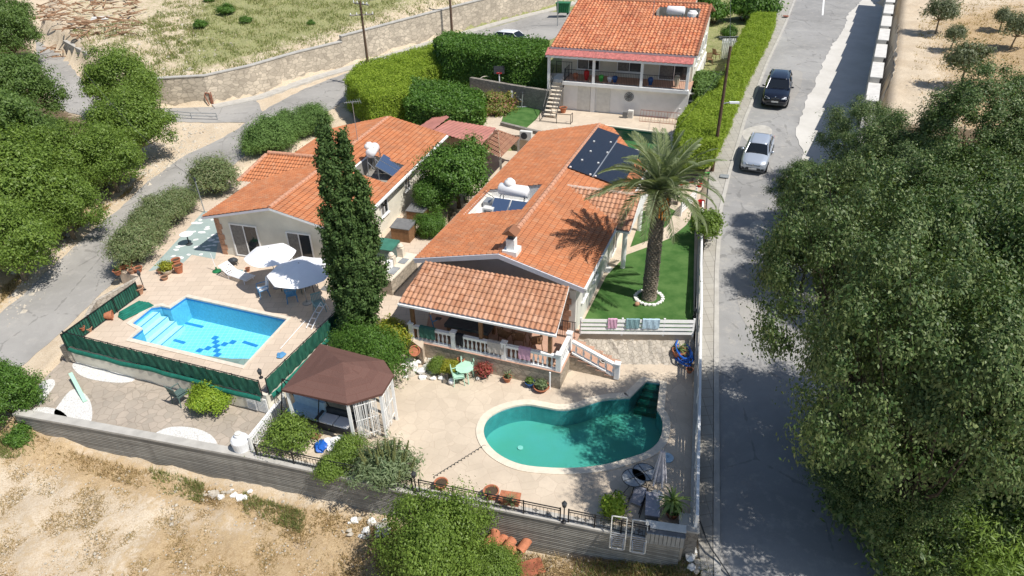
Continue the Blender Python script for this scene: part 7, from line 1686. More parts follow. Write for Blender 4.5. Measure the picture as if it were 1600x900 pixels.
t = at_t('storage_box', 'slim grey deck box beside the closed parasol', 'box', 1018, 800, 0, R(-12)); m = MB(); m.box(-.22, .22, -.55, .45, 0, .45); m.build('body', 'storage_grey', t); m = MB(); m.box(-.25, .25, -.58, .48, .455, .5); m.build('lid', 'grey_fabric', t)
for px, py, lab in ((1004, 757, 'round glass topped garden table nearest the closed parasol'), (988, 766, 'round glass table overlapping in front of its pair')):
    t = at_t('round_table', lab, 'table', px, py, 0); m = MB(); m.lathe([(.01, .66), (.42, .66), (.42, .675), (.01, .675)], (0, 0, 0), 24); m.build('tabletop', 'zinc', t); m = MB()
    for k in range(24): a0, a1_ = k*math.pi/12, (k+1)*math.pi/12; m.bar((.43*math.cos(a0), .43*math.sin(a0), .67), (.43*math.cos(a1_), .43*math.sin(a1_), .67), .018, 5)
    for k in range(4): a0 = k*math.pi/2+.4; m.bar((0, 0, .69), (.42*math.cos(a0), .42*math.sin(a0), .69), .01, 4)
    m.build('rim', 'dark_plastic', t)
    for k in range(4): a0 = k*math.pi/2+.4; m = MB(); m.path([(.38*math.cos(a0), .38*math.sin(a0), .65), (.12*math.cos(a0), .12*math.sin(a0), .35), (.4*math.cos(a0), .4*math.sin(a0), 0)], .018); m.build('leg', 'dark_plastic', t)
tc_ = plastic_chair('garden_chair', 'dark chair tipped on its back near the round tables', at(982, 792, .28), R(70), 'dark_plastic'); tc_.rotation_euler = (R(-75), R(15), R(70))
t = at_t('folding_chair', 'grey fabric folding chair thrown down beside the round bush', 'chair', 995, 786, 0, R(-30)); m = MB(); m.obox((0, .1, .30), .42, .65, .03, 0, R(35)); m.build('seat', 'grey_fabric', t); m = MB()
for s in (-.24, .24): m.bar((s, -.45, .02), (s, .5, .62), .018); m.bar((s, .45, .02), (s, -.35, .45), .018); m.bar((s*1.3, -.6, .02), (s, .2, .3), .016)
m.build('frame', 'black_metal', t)
t = at_t('garden_table', 'pale mint plastic table beside the veranda steps of flowers', 'table', 727, 592, 0, R(-20)); m = MB(); m.lathe([(.01, .62), (.40, .62), (.42, .66), (.01, .67)], (0, 0, 0), 8); m.build('tabletop', 'mint_plastic', t)
for k in range(4): a0 = k*math.pi/2+.78; m = MB(); m.bar((.33*math.cos(a0), .33*math.sin(a0), .62), (.42*math.cos(a0), .42*math.sin(a0), 0), .03); m.build('leg', 'mint_plastic', t)
plastic_chair('garden_chair', 'pale mint plastic chair behind the mint table', at(731, 578, 0), R(10), 'mint_plastic'); plastic_chair('garden_chair', 'pale mint plastic chair at the left of the mint table', at(717, 598, 0), R(100), 'mint_plastic')
plastic_chair('garden_chair', 'white chair stored near the stone barbecue', at(600, 435, 1), R(40), 'white_plastic')
# ------------------------------------------------------------------ pots and planters
def pot(label, px, py, z, r=.2, h=.3, mat='terracotta', plant=None, ps=.4, bowl=False, seed=1, group=None, tip=None):
    t = at_t('plant_pot', label, 'pot', px, py, z, 0, group); m = MB()
    prof = [(.55*r, 0), (.60*r, .02), (.85*r, h*.6), (.95*r, h*.88), (1.08*r, h*.9), (1.08*r, h), (.9*r, h), (.86*r, h*.86), (.01, h*.84)] if not bowl else [(.4*r, 0), (.8*r, h*.35), (1.0*r, h*.75), (1.1*r, h), (.98*r, h), (.9*r, h*.8), (.01, h*.78)]
    m.lathe(prof, (0, 0, 0), 18); m.build('vessel', mat, t, smooth=False)
    if plant is None or plant:
        m = MB(); m.lathe([(.01, h*.85), (r*.86, h*.86), (.01, h*.88)], (0, 0, 0), 12); m.build('soil', 'soil', t)
    if plant:
        k, mat2 = plant
        if k == 'bush':
            P, N, c, r2 = crown_points(ps, ps, ps*.85, 26, 40, ps*.28, seed, -.2); V, F = leaf_arrays(P+np.array([0, 0, h+ps*.5]), N, .05, .5, r=r2); npmesh('foliage', V, F, mat2, t)
        elif k == 'spike':
            s = spiky('tmp', 'x', (0, 0, 0), 26, ps, mat2, .018, 50, seed=seed, trunk=h); ch = KIDS[s.name][0]; ch.parent = t; ch.name = 'leaves'; KIDS.setdefault(t.name, []).append(ch)
            for o_ in KIDS[s.name][1:]: bpy.data.objects.remove(o_)
            KIDS.pop(s.name); bpy.data.objects.remove(s)
        elif k == 'twigs':
            m = MB(); q = random.Random(seed)
            for i in range(16): m.bar((0, 0, h*.8), (q.uniform(-ps, ps)*.7, q.uniform(-ps, ps)*.7, h+ps*q.uniform(.4, 1)), .012, 4, .004)
            m.build('twigs', 'bark', t)
    if tip: t.rotation_euler = tip; t.location.z += r
    return t
G1 = 'terracotta pots by the oleanders'
pot('terracotta pot with spiky plant at the road corner of the deck', 185, 429, 1, .22, .30, plant=('spike', 'leaf_agave'), ps=.45, group=G1)
pot('terracotta pot second from the road corner', 194, 420, 1, .22, .32, seed=2, group=G1); pot('dark rimmed terracotta pot behind the front row', 203, 414, 1, .2, .3, seed=3, group=G1)
pot('small pale pot in front of the oleander row', 207, 427, 1, .2, .26, 'terracotta_pale', seed=4, group=G1); pot('terracotta pot touching the deck lantern', 217, 425, 1, .24, .28, seed=5, group=G1)
pot('terracotta pot with dark soil between oleander and deck', 204, 420, 1.1, .16, .3, seed=6, group=G1)
G2 = 'pots and planters at the mint floor edge'
pot('little round pot left of the stone planter', 251, 427, 1, .17, .24, 'terracotta_pale', group=G2); pot('wide pale planter with golden foliage', 263, 427, 1, .3, .26, 'coping_cream', ('bush', 'leaf_yellow'), .34, True, group=G2)
pot('low pale pot in front of the stone planter', 258, 437, 1, .2, .2, 'terracotta_pale', group=G2); pot('tall terracotta urn at the right of the planter', 281, 426, 1, .26, .5, group=G2); pot('terracotta urn behind the tall one', 278, 417, 1, .24, .5, group=G2)
pot('round pale urn at the top of the netted railing', 219, 459, 1, .25, .4, 'terracotta_pale'); pot('terracotta pot tipped over beside the road side railing', 165, 500, 1, .24, .38, tip=(0, R(95), R(20))); pot('small round pot beside the netted railing corner', 140, 518, 1, .17, .24, 'terracotta_pale')
t = at_t('plant_stand', 'low white stand with two pots in the deck corner', 'stand', 126, 522, 1.0, R(-20)); m = MB(); m.box(-.3, .3, -.18, .18, .3, .33); m.build('top', 'white_plastic', t)
for sx in (-.25, .25): m = MB(); m.bar((sx, -.15, 0), (sx, .15, .3), .015); m.bar((sx, .15, 0), (sx, -.15, .3), .015); m.build('leg', 'white_plastic', t)
pot('terracotta dish on the white stand', 121, 515, 1.33, .16, .14, bowl=True); pot('small terracotta pot on the white stand', 130, 516, 1.33, .13, .2)
pot('dark bowl with red flowering plant below the veranda', 757, 589, 0, .26, .24, 'dark_plastic', ('bush', 'leaf_red'), .36, True); pot('terracotta pot with pale agave against the plinth', 793, 596, 0, .2, .28, plant=('spike', 'leaf_echium'), ps=.42)
pot('blue glazed pot below the veranda corner', 828, 603, 0, .22, .24, 'blue_glaze', ('bush', 'leaf_dark'), .14); pot('wide shallow terracotta bowl at the veranda corner', 846, 609, 0, .34, .22, plant=('bush', 'leaf_echium'), ps=.22, bowl=True)
pot('terracotta amphora lying on the rockery', 648, 552, .45, .24, .5, tip=(R(60), R(20), 0), plant=False); pot('dark pot at the foot of the rockery', 712, 583, 0, .2, .24, 'dark_plastic')
pot('tall terracotta pot beside the yellow shrub', 721, 572, .1, .17, .45)
pot('white square planter with bare red twigs by the steps', 944, 574, 0, .2, .42, 'aircon', ('twigs', ''), .5); pot('large terracotta pot with yucca near the blue hose', 1060, 560, 0, .32, .5, plant=('spike', 'leaf_agave'), ps=.6, seed=4)
pot('terracotta pot on the ledge of the roadside wall', 1077, 582, .4, .16, .2); pot('terracotta pot hidden behind the large bush at the railing', 690, 762, 0, .25, .3); pot('terracotta pot behind the railing nearest the planter', 768, 778, 0, .28, .4)
pot('dark pot with leafy plant near the closed parasol', 1050, 806, 0, .3, .34, 'terracotta', ('bush', 'leaf_dark'), .26)
ag = spiky('agave_plant', 'large variegated yucca with arching leaves beside the closed parasol', at(1048, 806, .3), 34, .78, 'leaf_agave', .045, 45, seed=9, trunk=.75)
t = at_t('square_planter', 'square terracotta planter behind the railing with grassy plant', 'planter', 797, 786, 0, R(-12)); m = MB(); m.box(-.35, .35, -.2, .2, 0, .36); m.box(-.38, .38, -.23, .23, .3, .365); m.build('trough', 'terracotta', t)
spiky('planter_grass', 'grassy spiky plant growing from the square planter', at(797, 786, .36), 44, .48, 'leaf_echium', .014, 60, seed=12)
pot('small orange pot beside the upper villa stair', 880, 176, 2.5, .3, .45)
rb = bush_proto('round_bush', 'round yellow green bush behind the railing near the round tables', 'shrub', .36, .62, 'leaf_lime', 40, 80, .11, .05, 79, low=-.8); rb.location = at(957, 806, 0)
place(yb, 703, 582, .1, 'small golden shrub on the rockery below the veranda', 1, .42); place(fs_, 684, 580, .1, 'small grey green shrub on the rockery', 2, .45)
# rockery of pale rubble
rk = tree = None
r_ = random.Random(31); t = thing('rockery', 'pale rubble rockery between gazebo creeper and veranda', 'rockery', at(662, 575, 0))
for i in range(60):
    px, py = r_.uniform(632, 702), r_.uniform(556, 592)
    if py < 556+(px-632)*.10: continue
    p = at(px, py, r_.uniform(.0, .35)*(1-(py-556)/40))-t.location; m = MB(); s = r_.uniform(.10, .24); m.blob((p.x, p.y, max(.03, p.z)), s, s*r_.uniform(.6, 1), s*.7, i, 1, .3); m.build('stone', 'white_stone' if i % 3 else 'rubble_stone', t)
for nm, reg_, n_, lab, zz in (('rubble_row', [(905, 1085), (520, 540)], 46, 'broken pale stones below the slatted fence', .02), ('rubble_heap', [(318, 400), (765, 782)], 16, 'heap of white stones at the foot of the front wall', -1.5), ('rubble_heap', [(540, 610), (812, 842)], 30, 'loose grey stones below the wall left of the large bush', -1.6), ('rubble_heap', [(1078, 1125), (855, 895)], 34, 'loose stones beside the pier and pavement end', -.8)):
    (x0, x1), (y0, y1) = reg_; t = thing(nm, lab, 'rubble', at((x0+x1)/2, (y0+y1)/2, zz))
    for i in range(n_):
        p = at(r_.uniform(x0, x1), r_.uniform(y0, y1)-(6 if nm == 'rubble_row' else 0), zz)-t.location; s = r_.uniform(.07, .2); m = MB(); m.blob((p.x, p.y, .03+s*.2), s, s*r_.uniform(.6, 1), s*.55, i+77, 1, .3); m.build('stone', 'rubble_stone' if nm != 'rubble_heap' or i % 2 else 'white_stone', t)
# white stone patches on the court
for i, (pix, lab) in enumerate([([(113, 572), (122, 566), (150, 573), (180, 581), (211, 592), (190, 598), (150, 594), (125, 586)], 'white pebble crescent below the netted deck corner'), ([(108, 612), (120, 608), (137, 620), (144, 640), (140, 661), (118, 658), (85, 648), (95, 628)], 'white painted quarter circle with mint plank on the court'),
                             ([(62, 600), (80, 592), (86, 600), (74, 618), (60, 634), (58, 620)], 'white pebble strip beside the dome bush'), ([(50, 640), (70, 636), (95, 642), (105, 655), (70, 652)], 'white crescent by the left end of the wall'), ([(238, 682), (262, 668), (300, 668), (330, 680), (339, 700), (300, 694), (262, 686)], 'white pebble fan by the front wall centre')]):
    P = [at(x, y, .004) for x, y in pix]; P = smooth_closed(P, 4); m = MB(); m.prism([(p.x, p.y) for p in P], -.1, .006+.002*(i == 0)); tag(m.build('pebble_patch', 'pebbles'), lab, kind='structure')
# mint floor and blue pebble floor by the oleanders
P = [at(x, y, 1) for x, y in [(232, 424), (262, 392), (300, 350), (318, 330), (346, 330), (342, 372), (336, 405), (300, 398), (285, 412), (262, 418)]]; m = MB(); m.prism([(p.x, p.y) for p in P], .9, 1.006); tag(m.build('mint_floor', 'mint_flags'), 'mint painted floor dotted with white flags', kind='structure')
r_ = random.Random(3); m = MB()
for i in range(60):
    px, py = r_.uniform(240, 345), r_.uniform(335, 420)
    if inside([(232, 424), (262, 392), (300, 350), (318, 330), (346, 330), (342, 372), (336, 405), (300, 398), (285, 412), (262, 418)], np.array([px]), np.array([py]))[0]:
        c = at(px, py, 1); a = r_.uniform(0, 3); s = r_.uniform(.13, .24); m.prism([(c.x+s*(1+.25*math.sin(k*2.3+i))*math.cos(a+k*1.05), c.y+s*(.7+.2*math.cos(k*1.7+i))*math.sin(a+k*1.05)) for k in range(6)], 1.0, 1.012+i*.0001)
tag(m.build('white_flags', 'plaster_white'), 'scattered white flagstones set in the mint floor', kind='structure')
t = at_t('round_table', 'small white round table on the mint floor by the oleanders', 'table', 296, 382, 1); m = MB(); m.lathe([(.01, .68), (.38, .68), (.38, .71), (.01, .71)], (0, 0, 0), 20); m.build('tabletop', 'white_plastic', t); m = MB(); m.bar((0, 0, .02), (0, 0, .68), .04); m.lathe([(.2, 0), (.2, .03), (.03, .06)], (0, 0, 0), 10); m.build('pedestal', 'dark_plastic', t)
# assorted things on the deck
t = at_t('pool_cover', 'dark green folded pool cover lying beside the pool steps', 'pool cover', 213, 487, 1, 0); a, b_ = at(190, 497, 1), at(240, 473, 1); d = b_-a; az = math.atan2(d.y, d.x)
for k in range(4): m = MB(); m.obox(Vector((0, 0, .05+.035*k))+Vector((-.1*k, .06*k, 0)), d.length*(.95-.08*k), .55-.08*k, .05, az+.05*k); m.build('fold', 'green_cloth', t, bevel=.02)
t = at_t('grill', 'small black portable grill by the bungalow doors', 'grill', 366, 414, 1); m = MB(); m.blob((0, 0, .3), .28, .2, .16, 3, 2, .05); m.build('bowl', 'dark_plastic', t)
for s in (-.2, .2): m = MB(); m.bar((s, -.12, 0), (s, .0, .28), .015); m.bar((s, .12, 0), (s, .0, .28), .015); m.build('leg', 'black_metal', t)
pot('terracotta pot beside the grill with toys', 359, 429, 1, .15, .2); pot('small terracotta pot between grill and lounger', 388, 424, 1, .13, .22)
t = at_t('pool_bag', 'teal bag on the deck between grill and lounger', 'bag', 374, 428, 1); m = MB(); m.blob((0, 0, .12), .26, .2, .13, 8, 2, .2); m.build('bag', 'towel_teal', t)
t = at_t('pool_ladder', 'white tubular ladder parts leaning at the deck railing', 'ladder', 497, 503, 1, R(65)); m = MB()
for s in (-.15, .15): m.path([(-.7, s, .05), (0, s, .5), (.6, s, .75), (.75, s, .3)], .022)
for k in range(4): m.bar((-.5+.3*k, -.15, .16+.17*k), (-.5+.3*k, .15, .16+.17*k), .02)
m.build('rails', 'white_plastic', t)
t = at_t('pool_pole', 'long white telescopic pole lying along the right railing', 'pole', 455, 528, 1); a, b_ = at(438, 545, 1.05), at(478, 500, 1.05); m = MB(); m.bar(a-t.location, b_-t.location, .02); m.build('tube', 'white_plastic', t)
t = at_t('beach_towel', 'blue and white towel dropped by the right railing', 'towel', 439, 556, 1.02); m = MB(); m.blob((0, 0, .04), .2, .26, .05, 4, 2, .3); m.build('cloth', 'blue_fabric', t)
t = at_t('doormat', 'grey patterned mat near the cypress on the deck', 'mat', 511, 451, 1.005, R(-20)); m = MB(); m.box(-.3, .3, -.22, .22, 0, .015); m.build('mat', 'storage_grey', t)
t = at_t('mint_plank', 'mint green board propped over the white quarter circle', 'board', 123, 606, .0); a, b_ = at(110, 583, .45)-t.location, at(133, 627, .05)-t.location; m = MB(); d = b_-a; m.obox((a+b_)*.5, d.length, .16, .05, math.atan2(d.y, d.x), math.asin(-d.z/d.length), 'Y'); m.build('board', 'mint_plastic', t); m = MB(); m.bar((a.x+.1, a.y, -.02), (a.x+.1, a.y, .4), .03); m.build('prop', 'wood_weathered', t)
t = at_t('water_tank', 'squat white plastic water tank at the end of the picket fence', 'water tank', 380, 704, 0); m = MB(); m.lathe([(.30, 0), (.36, .55), (.36, .62), (.30, .72), (.17, .78), (.16, .9), (.02, .93)], (0, 0, 0), 22); m.build('tank', 'white_plastic', t); m = MB(); m.lathe([(.02, .93), (.13, .93), (.13, .97), (.02, .98)], (0, 0, 0), 14); m.build('lid', 'aircon', t)
# storage between the bungalows
def chest(name, label, px, py, z, w, d_, h, mat, lid, rz=R(-18)):
    t = at_t(name, label, 'storage box', px, py, z, rz); m = MB(); m.box(-w/2, w/2, -d_/2, d_/2, 0, h); m.build('body', mat, t); m = MB(); m.add([(-w/2-.04, -d_/2-.04, h+.002), (w/2+.04, -d_/2-.04, h+.002), (w/2+.04, d_/2+.04, h+.002), (-w/2-.04, d_/2+.04, h+.002), (-w/2-.04, -d_/2-.04, h+.05), (w/2+.04, -d_/2-.04, h+.05), (w/2+.04, d_/2+.04, h+.16), (-w/2-.04, d_/2+.04, h+.16)], [(3, 2, 1, 0), (4, 5, 6, 7), (0, 1, 5, 4), (1, 2, 6, 5), (2, 3, 7, 6), (3, 0, 4, 7)]); m.build('lid', lid, t); return t
chest('storage_chest', 'green lidded storage chest nearest the cypress', 606, 402, 1, 1.1, 1.0, .75, 'chair_green', 'green_plastic'); chest('storage_chest', 'grey storage chest behind the stone barbecue', 632, 372, 1, 1.15, 1.0, .85, 'wood_brown', 'storage_grey'); chest('storage_chest', 'grey storage chest furthest back beside the citrus tree', 654, 345, 1, 1.1, .9, .8, 'wood_brown', 'storage_grey')
t = at_t('stone_barbecue', 'built stone barbecue with white worktop between the bungalows', 'barbecue', 622, 440, 1, R(69)); m = MB(); m.box(-1.3, 1.5, -.4, .4, -.9, .85); m.build('base', 'stone_wall', t); m = MB(); m.box(-1.35, 1.55, -.45, .45, .852, .93); m.build('worktop', 'coping_cream', t)
for x in (-.95, .1, 1.1): m = MB(); m.box(x-.14, x+.14, .1, .45, .932, 1.45); m.lathe([(.14, 1.45), (.17, 1.55), (.1, 1.66), (.02, 1.7)], (x, .28, 0), 10); m.build('pillar', 'coping_cream', t)
m = MB(); m.box(-.8, -.1, -.3, .1, .932, .98); m.box(.35, .9, -.3, .1, .932, .96); m.build('grate', 'zinc', t); m = MB(); m.box(-.81, -.09, .1, .4, .935, 1.35); m.build('hood', 'plaster_white', t)
t = thing('air_conditioner', 'white air conditioning unit behind the brown pavilion roof', 'air conditioner', at(822, 218, 2.3), R(-20)); m = MB(); m.box(-.45, .45, -.17, .17, 0, .65); m.build('casing', 'aircon', t); m = MB(); m.lathe([(.01, 0), (.25, 0), (.25, .02), (.01, .02)], (0, 0, 0), 18); f_ = m.build('fan_grille', 'dark_plastic', t); f_.rotation_euler = (R(90), 0, 0); f_.location = (-.1, -.172, .33)
# veranda contents
def vl(a, b_, z=0): return loc(hb, a, b_, z)
t = thing('pool_table', 'dark covered games table standing on the veranda', 'table', vl(fx0+2.6, fy+1.3), B_R); m = MB(); m.box(-1.1, 1.1, -.6, .6, .62, .78); m.build('tabletop', 'dark_plastic', t)
for sx in (-.95, .95):
    for sy in (-.45, .45): m = MB(); m.box(sx-.07, sx+.07, sy-.07, sy+.07, 0, .62); m.build('leg', 'wood_brown', t)
for k, x_ in enumerate((4.3, 5.0, 5.8)): plastic_chair('veranda_chair', ('wooden chair on the veranda nearest the games table', 'middle wooden chair on the veranda', 'wooden chair on the veranda nearest the stair')[k], vl(fx0+x_, fy+1.3), B_R+R(170+20*k), 'wood_brown')
t = thing('exercise_bike', 'dark machine at the left end of the veranda', 'machine', vl(fx0+.8, fy+1.0), B_R); m = MB(); m.bar((-.3, 0, .1), (.3, 0, .1), .04); m.bar((0, 0, .1), (-.15, 0, .9), .035); m.bar((-.1, 0, .5), (.25, 0, .75), .03); m.build('frame', 'blue_fabric', t); m = MB(); m.obox((.27, 0, .8), .25, .18, .06); m.build('saddle', 'dark_plastic', t)
def towel(label, par_a, par_b, w, h, mat, top, nm='towel', front=-1, hoff=.10):
    pass
def hang(label, p, az, w, h, mat, th=.10):
    """towel folded over a rail: front and back leaf joined over the top"""
    t = thing('towel', label, 'towel', p, az); V = []; F = []; n = 9; prof = [(-th, -h), (-th*1.05, -h*.6), (-th*.98, -h*.2), (-th*.9, .015), (0, .045), (th*.9, .015), (th, -h*.3), (th*1.02, -h*.55)]
    for i in range(n+1):
        x = -w/2+w*i/n
        for (y, z) in prof: V.append((x, y+.012*math.sin(i*1.9+z*6), z-(.015*math.sin(i*1.3) if z < -h*.4 else 0)))
    k = len(prof)
    for i in range(n):
        for j in range(k-1): F.append((i*k+j, (i+1)*k+j, (i+1)*k+j+1, i*k+j+1))
    m = MB(); m.add(V, F); o = m.build('cloth', mat, t); o.modifiers.new('thickness', 'SOLIDIFY').thickness = .012; return t
for (f, w, mat, lab) in ((.115, .8, 'towel_green', 'dark green towel over the left end of the balustrade'), (.335, .36, 'towel_black', 'black cloth over the balustrade post'), (.575, .8, 'towel_beige', 'large grey beige towel over the middle balustrade'), (.76, .55, 'towel_pink', 'dusky pink towel over the right part of balustrade')):
    hang(lab, vl(fx0+.1+f*(fx1-fx0), fy+.12, .835), B_R, w, .55, mat, .115)
sa, sb = at(907, 522, .95), at(1082, 524, .95); sd_ = sb-sa
for (f, w, mat, lab) in ((.28, .42, 'towel_pink', 'pink frilled cloth over the slatted fence'), (.46, .62, 'towel_teal', 'dark teal towel on the slatted fence, left of two'), (.62, .78, 'pale_blue', 'paler blue towel on the slatted fence beside the teal one')):
    hang(lab, sa+sd_*f+Vector((0, 0, .88)), math.atan2(sd_.y, sd_.x), w, .48, mat, .06)
# terrace odds and ends
def hose(name, label, pts, r, mat): m = MB(); m.path(pts, r, 6); return tag(m.build(name, mat), label, 'hose')
q = random.Random(5); P = []
for k in range(46): a = k*.55; P.append(at(1068, 562, .06)+Vector((.30*math.cos(a)*(1+.3*math.sin(k*.37)), .75*math.sin(a)*(1+.25*math.cos(k*.51)), .03+.012*k+.05*math.sin(k))))
hose('garden_hose', 'heap of bright blue hose against the roadside wall', P, .045, 'hose_blue')
P = []
for k in range(60): f = k/59; p = at(757-80*f, 696+50*f, .03); P.append(p+Vector((.045*math.cos(k*1.6), .045*math.sin(k*1.6), 0)))
hose('pool_hose', 'thin dark coiled hose running from the pool to the railing', P, .014, 'dark_plastic')
P = [at(x, y, z) for x, y, z in [(1083, 806, .05), (1094, 815, .0), (1102, 838, -.1), (1112, 858, -.2), (1122, 872, -.3), (1136, 893, -.45), (1145, 908, -.6)]]; hose('drain_hose', 'dark hose trailing from the wall across the pavement end', P, .03, 'dark_plastic')
t = at_t('tool_caddy', 'small yellow box with green lid against the plinth', 'box', 896, 574, 0, R(-20)); m = MB(); m.box(-.15, .15, -.12, .12, 0, .25); m.build('body', 'yellow_plastic', t); m = MB(); m.box(-.16, .16, -.13, .13, .252, .32); m.build('lid', 'chair_green', t)
t = at_t('crate', 'small pale wire crate at the rockery end', 'crate', 697, 590, 0, R(-20)); m = MB()
for k in range(5):
    z = .02+.07*k; m.box(-.15, .15, -.15, -.13, z, z+.03); m.box(-.15, .15, .13, .15, z, z+.03); m.box(-.15, -.13, -.13, .13, z, z+.03); m.box(.13, .15, -.13, .13, z, z+.03)
for sx in (-.16, .16):
    for sy in (-.16, .16): m.box(sx-.012, sx+.012, sy-.012, sy+.012, 0, .34)
m.build('frame', 'wood_weathered', t)
t = at_t('beach_ball', 'white and blue ball beside the mint chairs', 'ball', 706, 600, 0); m = MB(); m.blob((0, 0, .16), .16, .16, .16, 1, 3, 0); m.build('ball', 'white_plastic', t, smooth=True)
t = at_t('white_stone', 'single round white stone near the red plant bowl', 'stone', 747, 593, 0); m = MB(); m.blob((0, 0, .07), .1, .09, .08, 1, 2, .15); m.build('stone', 'white_stone', t)
t = thing('clay_ball', 'terracotta ball on the lawn beside the palm ring', 'ball', on_plane(995, 478)); m = MB(); m.blob((0, 0, .12), .13, .13, .12, 1, 2, .03); m.build('ball', 'terracotta_pale', t)
P = [at(x, y, .004) for x, y in [(878, 582), (884, 570), (896, 563), (902, 566), (898, 575), (886, 583)]]; P = smooth_closed(P, 3); m = MB(); m.prism([(p.x, p.y) for p in P], -.05, .008); tag(m.build('mosaic_patch', 'court_flags'), 'grey pebble mosaic patch near the stair', kind='structure')
t = at_t('parasol_stand', 'round grey base in shade by the roadside rails', 'parasol stand', 1042, 716, 0); m = MB(); m.lathe([(.26, 0), (.26, .05), (.05, .08), (.03, .2)], (0, 0, 0), 16); m.build('foot', 'pale_blue', t)
t = at_t('down_pipe', 'white down pipe at the veranda plinth corner', 'pipe', 859, 608, 0); m = MB(); m.bar((0, 0, 0), (0, 0, .95), .04); m.build('pipe', 'white_plastic', t)
# ------------------------------------------------------------------ bicycles and toys by the gate
def bicycle(name, label, p, rz, mat, lay=0.0, s=1.0):
    t = thing(name, label, 'bicycle', p, rz); t.rotation_euler = (lay, 0, rz); t.scale = (s,)*3
    for x in (-.5, .5):
        m = MB()
        for k in range(20): a0, a1_ = k*math.pi/10, (k+1)*math.pi/10; m.bar((x+.31*math.cos(a0), 0, .31+.31*math.sin(a0)), (x+.31*math.cos(a1_), 0, .31+.31*math.sin(a1_)), .024, 5)
        w = m.build('wheel', 'rubber', t); m = MB()
        for k in range(8): a0 = k*math.pi/4; m.bar((x, 0, .31), (x+.3*math.cos(a0), 0, .31+.3*math.sin(a0)), .006, 4)
        m.build('spokes', 'grey_metal', w)
    m = MB(); A, B, Cc, D = Vector((-.5, 0, .31)), Vector((-.08, 0, .30)), Vector((-.22, 0, .72)), Vector((.36, 0, .70))
    for a, b_ in ((A, B), (A, Cc), (B, Cc), (B, D), (Cc, D), (D, Vector((.5, 0, .31)))): m.bar(a, b_, .028, 6)
    m.build('frame', mat, t); m = MB(); m.bar((.36, 0, .7), (.32, 0, .86), .018); m.bar((.30, -.26, .88), (.30, .26, .88), .018); m.build('handlebar', 'black_metal', t); m = MB(); m.obox((-.24, 0, .8), .24, .12, .05); m.bar((-.22, 0, .7), (-.24, 0, .79), .016); m.build('saddle', 'black_metal', t)
    m = MB(); m.bar((-.08, -.12, .2), (-.08, .12, .4), .014); m.obox((-.08, .14, .4), .1, .07, .02); m.obox((-.08, -.14, .2), .1, .07, .02); m.build('pedals', 'black_metal', t); return t
bicycle('bicycle', 'bright green bicycle lying nearest the pavement', on_plane(1096, 283), R(20), 'bike_green', R(20), 1.0); bicycle('bicycle', 'red bicycle fallen beside the green one', on_plane(1070, 290), R(10), 'red_plastic', R(50), .95)
bicycle('bicycle', 'small dark bicycle behind the red one', on_plane(1062, 276), R(30), 'dark_plastic', R(15), .8)
t = thing('bucket', 'red bucket standing on the wall end near the gate', 'bucket', at(1095, 322, 1.75)); m = MB(); m.lathe([(.14, 0), (.2, .34), (.21, .36), (.19, .36), (.13, .03), (.01, .02)], (0, 0, 0), 16); m.build('pail', 'red_plastic', t)
t = thing('toy_helmet', 'small red and white toy on the yard beside the green bicycle', 'toy', on_plane(1093, 292)); m = MB(); m.blob((0, 0, .13), .17, .15, .14, 2, 2, .1); m.build('shell', 'red_plastic', t); m = MB(); m.blob((.1, -.08, .14), .08, .08, .08, 2, 2, .1); m.build('patch', 'white_plastic', t)
t = thing('doll_pram', 'pink toy pram near the bench in the yard', 'toy', on_plane(1053, 306)); m = MB(); m.obox((0, 0, .35), .4, .26, .2); m.blob((-.12, 0, .5), .14, .14, .12, 4, 2, .1); m.build('body', 'pink_plastic', t)
for sx in (-.14, .14): m = MB(); m.bar((sx, -.14, .08), (sx, .14, .08), .07, 10); m.bar((sx, 0, .1), (sx, 0, .3), .012); m.build('wheel', 'dark_plastic', t)
t = thing('garden_bench', 'weathered slatted bench beside the pink toy pram', 'bench', on_plane(1046, 318), R(-10)); m = MB()
for k in range(4): m.obox((0, -.2+.13*k, .42), 1.1, .1, .03)
m.build('seat', 'wood_weathered', t); m = MB()
for k in range(3): m.obox((0, .3, .55+.13*k), 1.1, .03, .1)
m.build('backrest', 'wood_weathered', t)
for sx in (-.48, .48): m = MB(); m.box(sx-.03, sx+.03, -.24, .3, 0, .40); m.build('leg', 'wood_weathered', t)
t = thing('lamp_bollard', 'small round lamp ball on a post by the bungalow porch', 'lamp', on_plane(1012, 322)); m = MB(); m.bar((0, 0, 0), (0, 0, 1.3), .03); m.build('post', 'black_metal', t); m = MB(); m.blob((0, 0, 1.42), .15, .15, .15, 1, 3, 0); m.build('globe', 'white_plastic', t, smooth=True)
# ------------------------------------------------------------------ upper villa surroundings
def ul(px, py, z=2.5): return at(px, py, z)
t = thing('window_grille', 'rusty iron grille leaning against the basement wall', 'grille', ul(1030, 190), U_R); m = MB()
for k in range(14): m.bar((-1.5+.23*k, -.35, .02), (-1.5+.23*k, .15, .75), .012, 4)
m.bar((-1.5, -.35, .02), (1.5, -.35, .02), .02); m.bar((-1.5, .15, .75), (1.5, .15, .75), .02); m.bar((-1.5, -.1, .38), (1.5, -.1, .38), .015); m.build('bars', 'rust', t)
t = thing('air_conditioner', 'dark small outdoor unit at the basement wall', 'air conditioner', ul(976, 184), U_R); m = MB(); m.box(-.16, .16, -.15, .15, 0, .5); m.build('casing', 'storage_grey', t)
t = thing('air_conditioner', 'cream outdoor unit beside the dark small one', 'air conditioner', ul(985, 184), U_R); m = MB(); m.box(-.2, .2, -.18, .18, 0, .6); m.build('casing', 'aircon', t); m = MB(); m.box(-.15, .15, -.19, -.178, .1, .5); m.build('grille', 'concrete_plain', t)
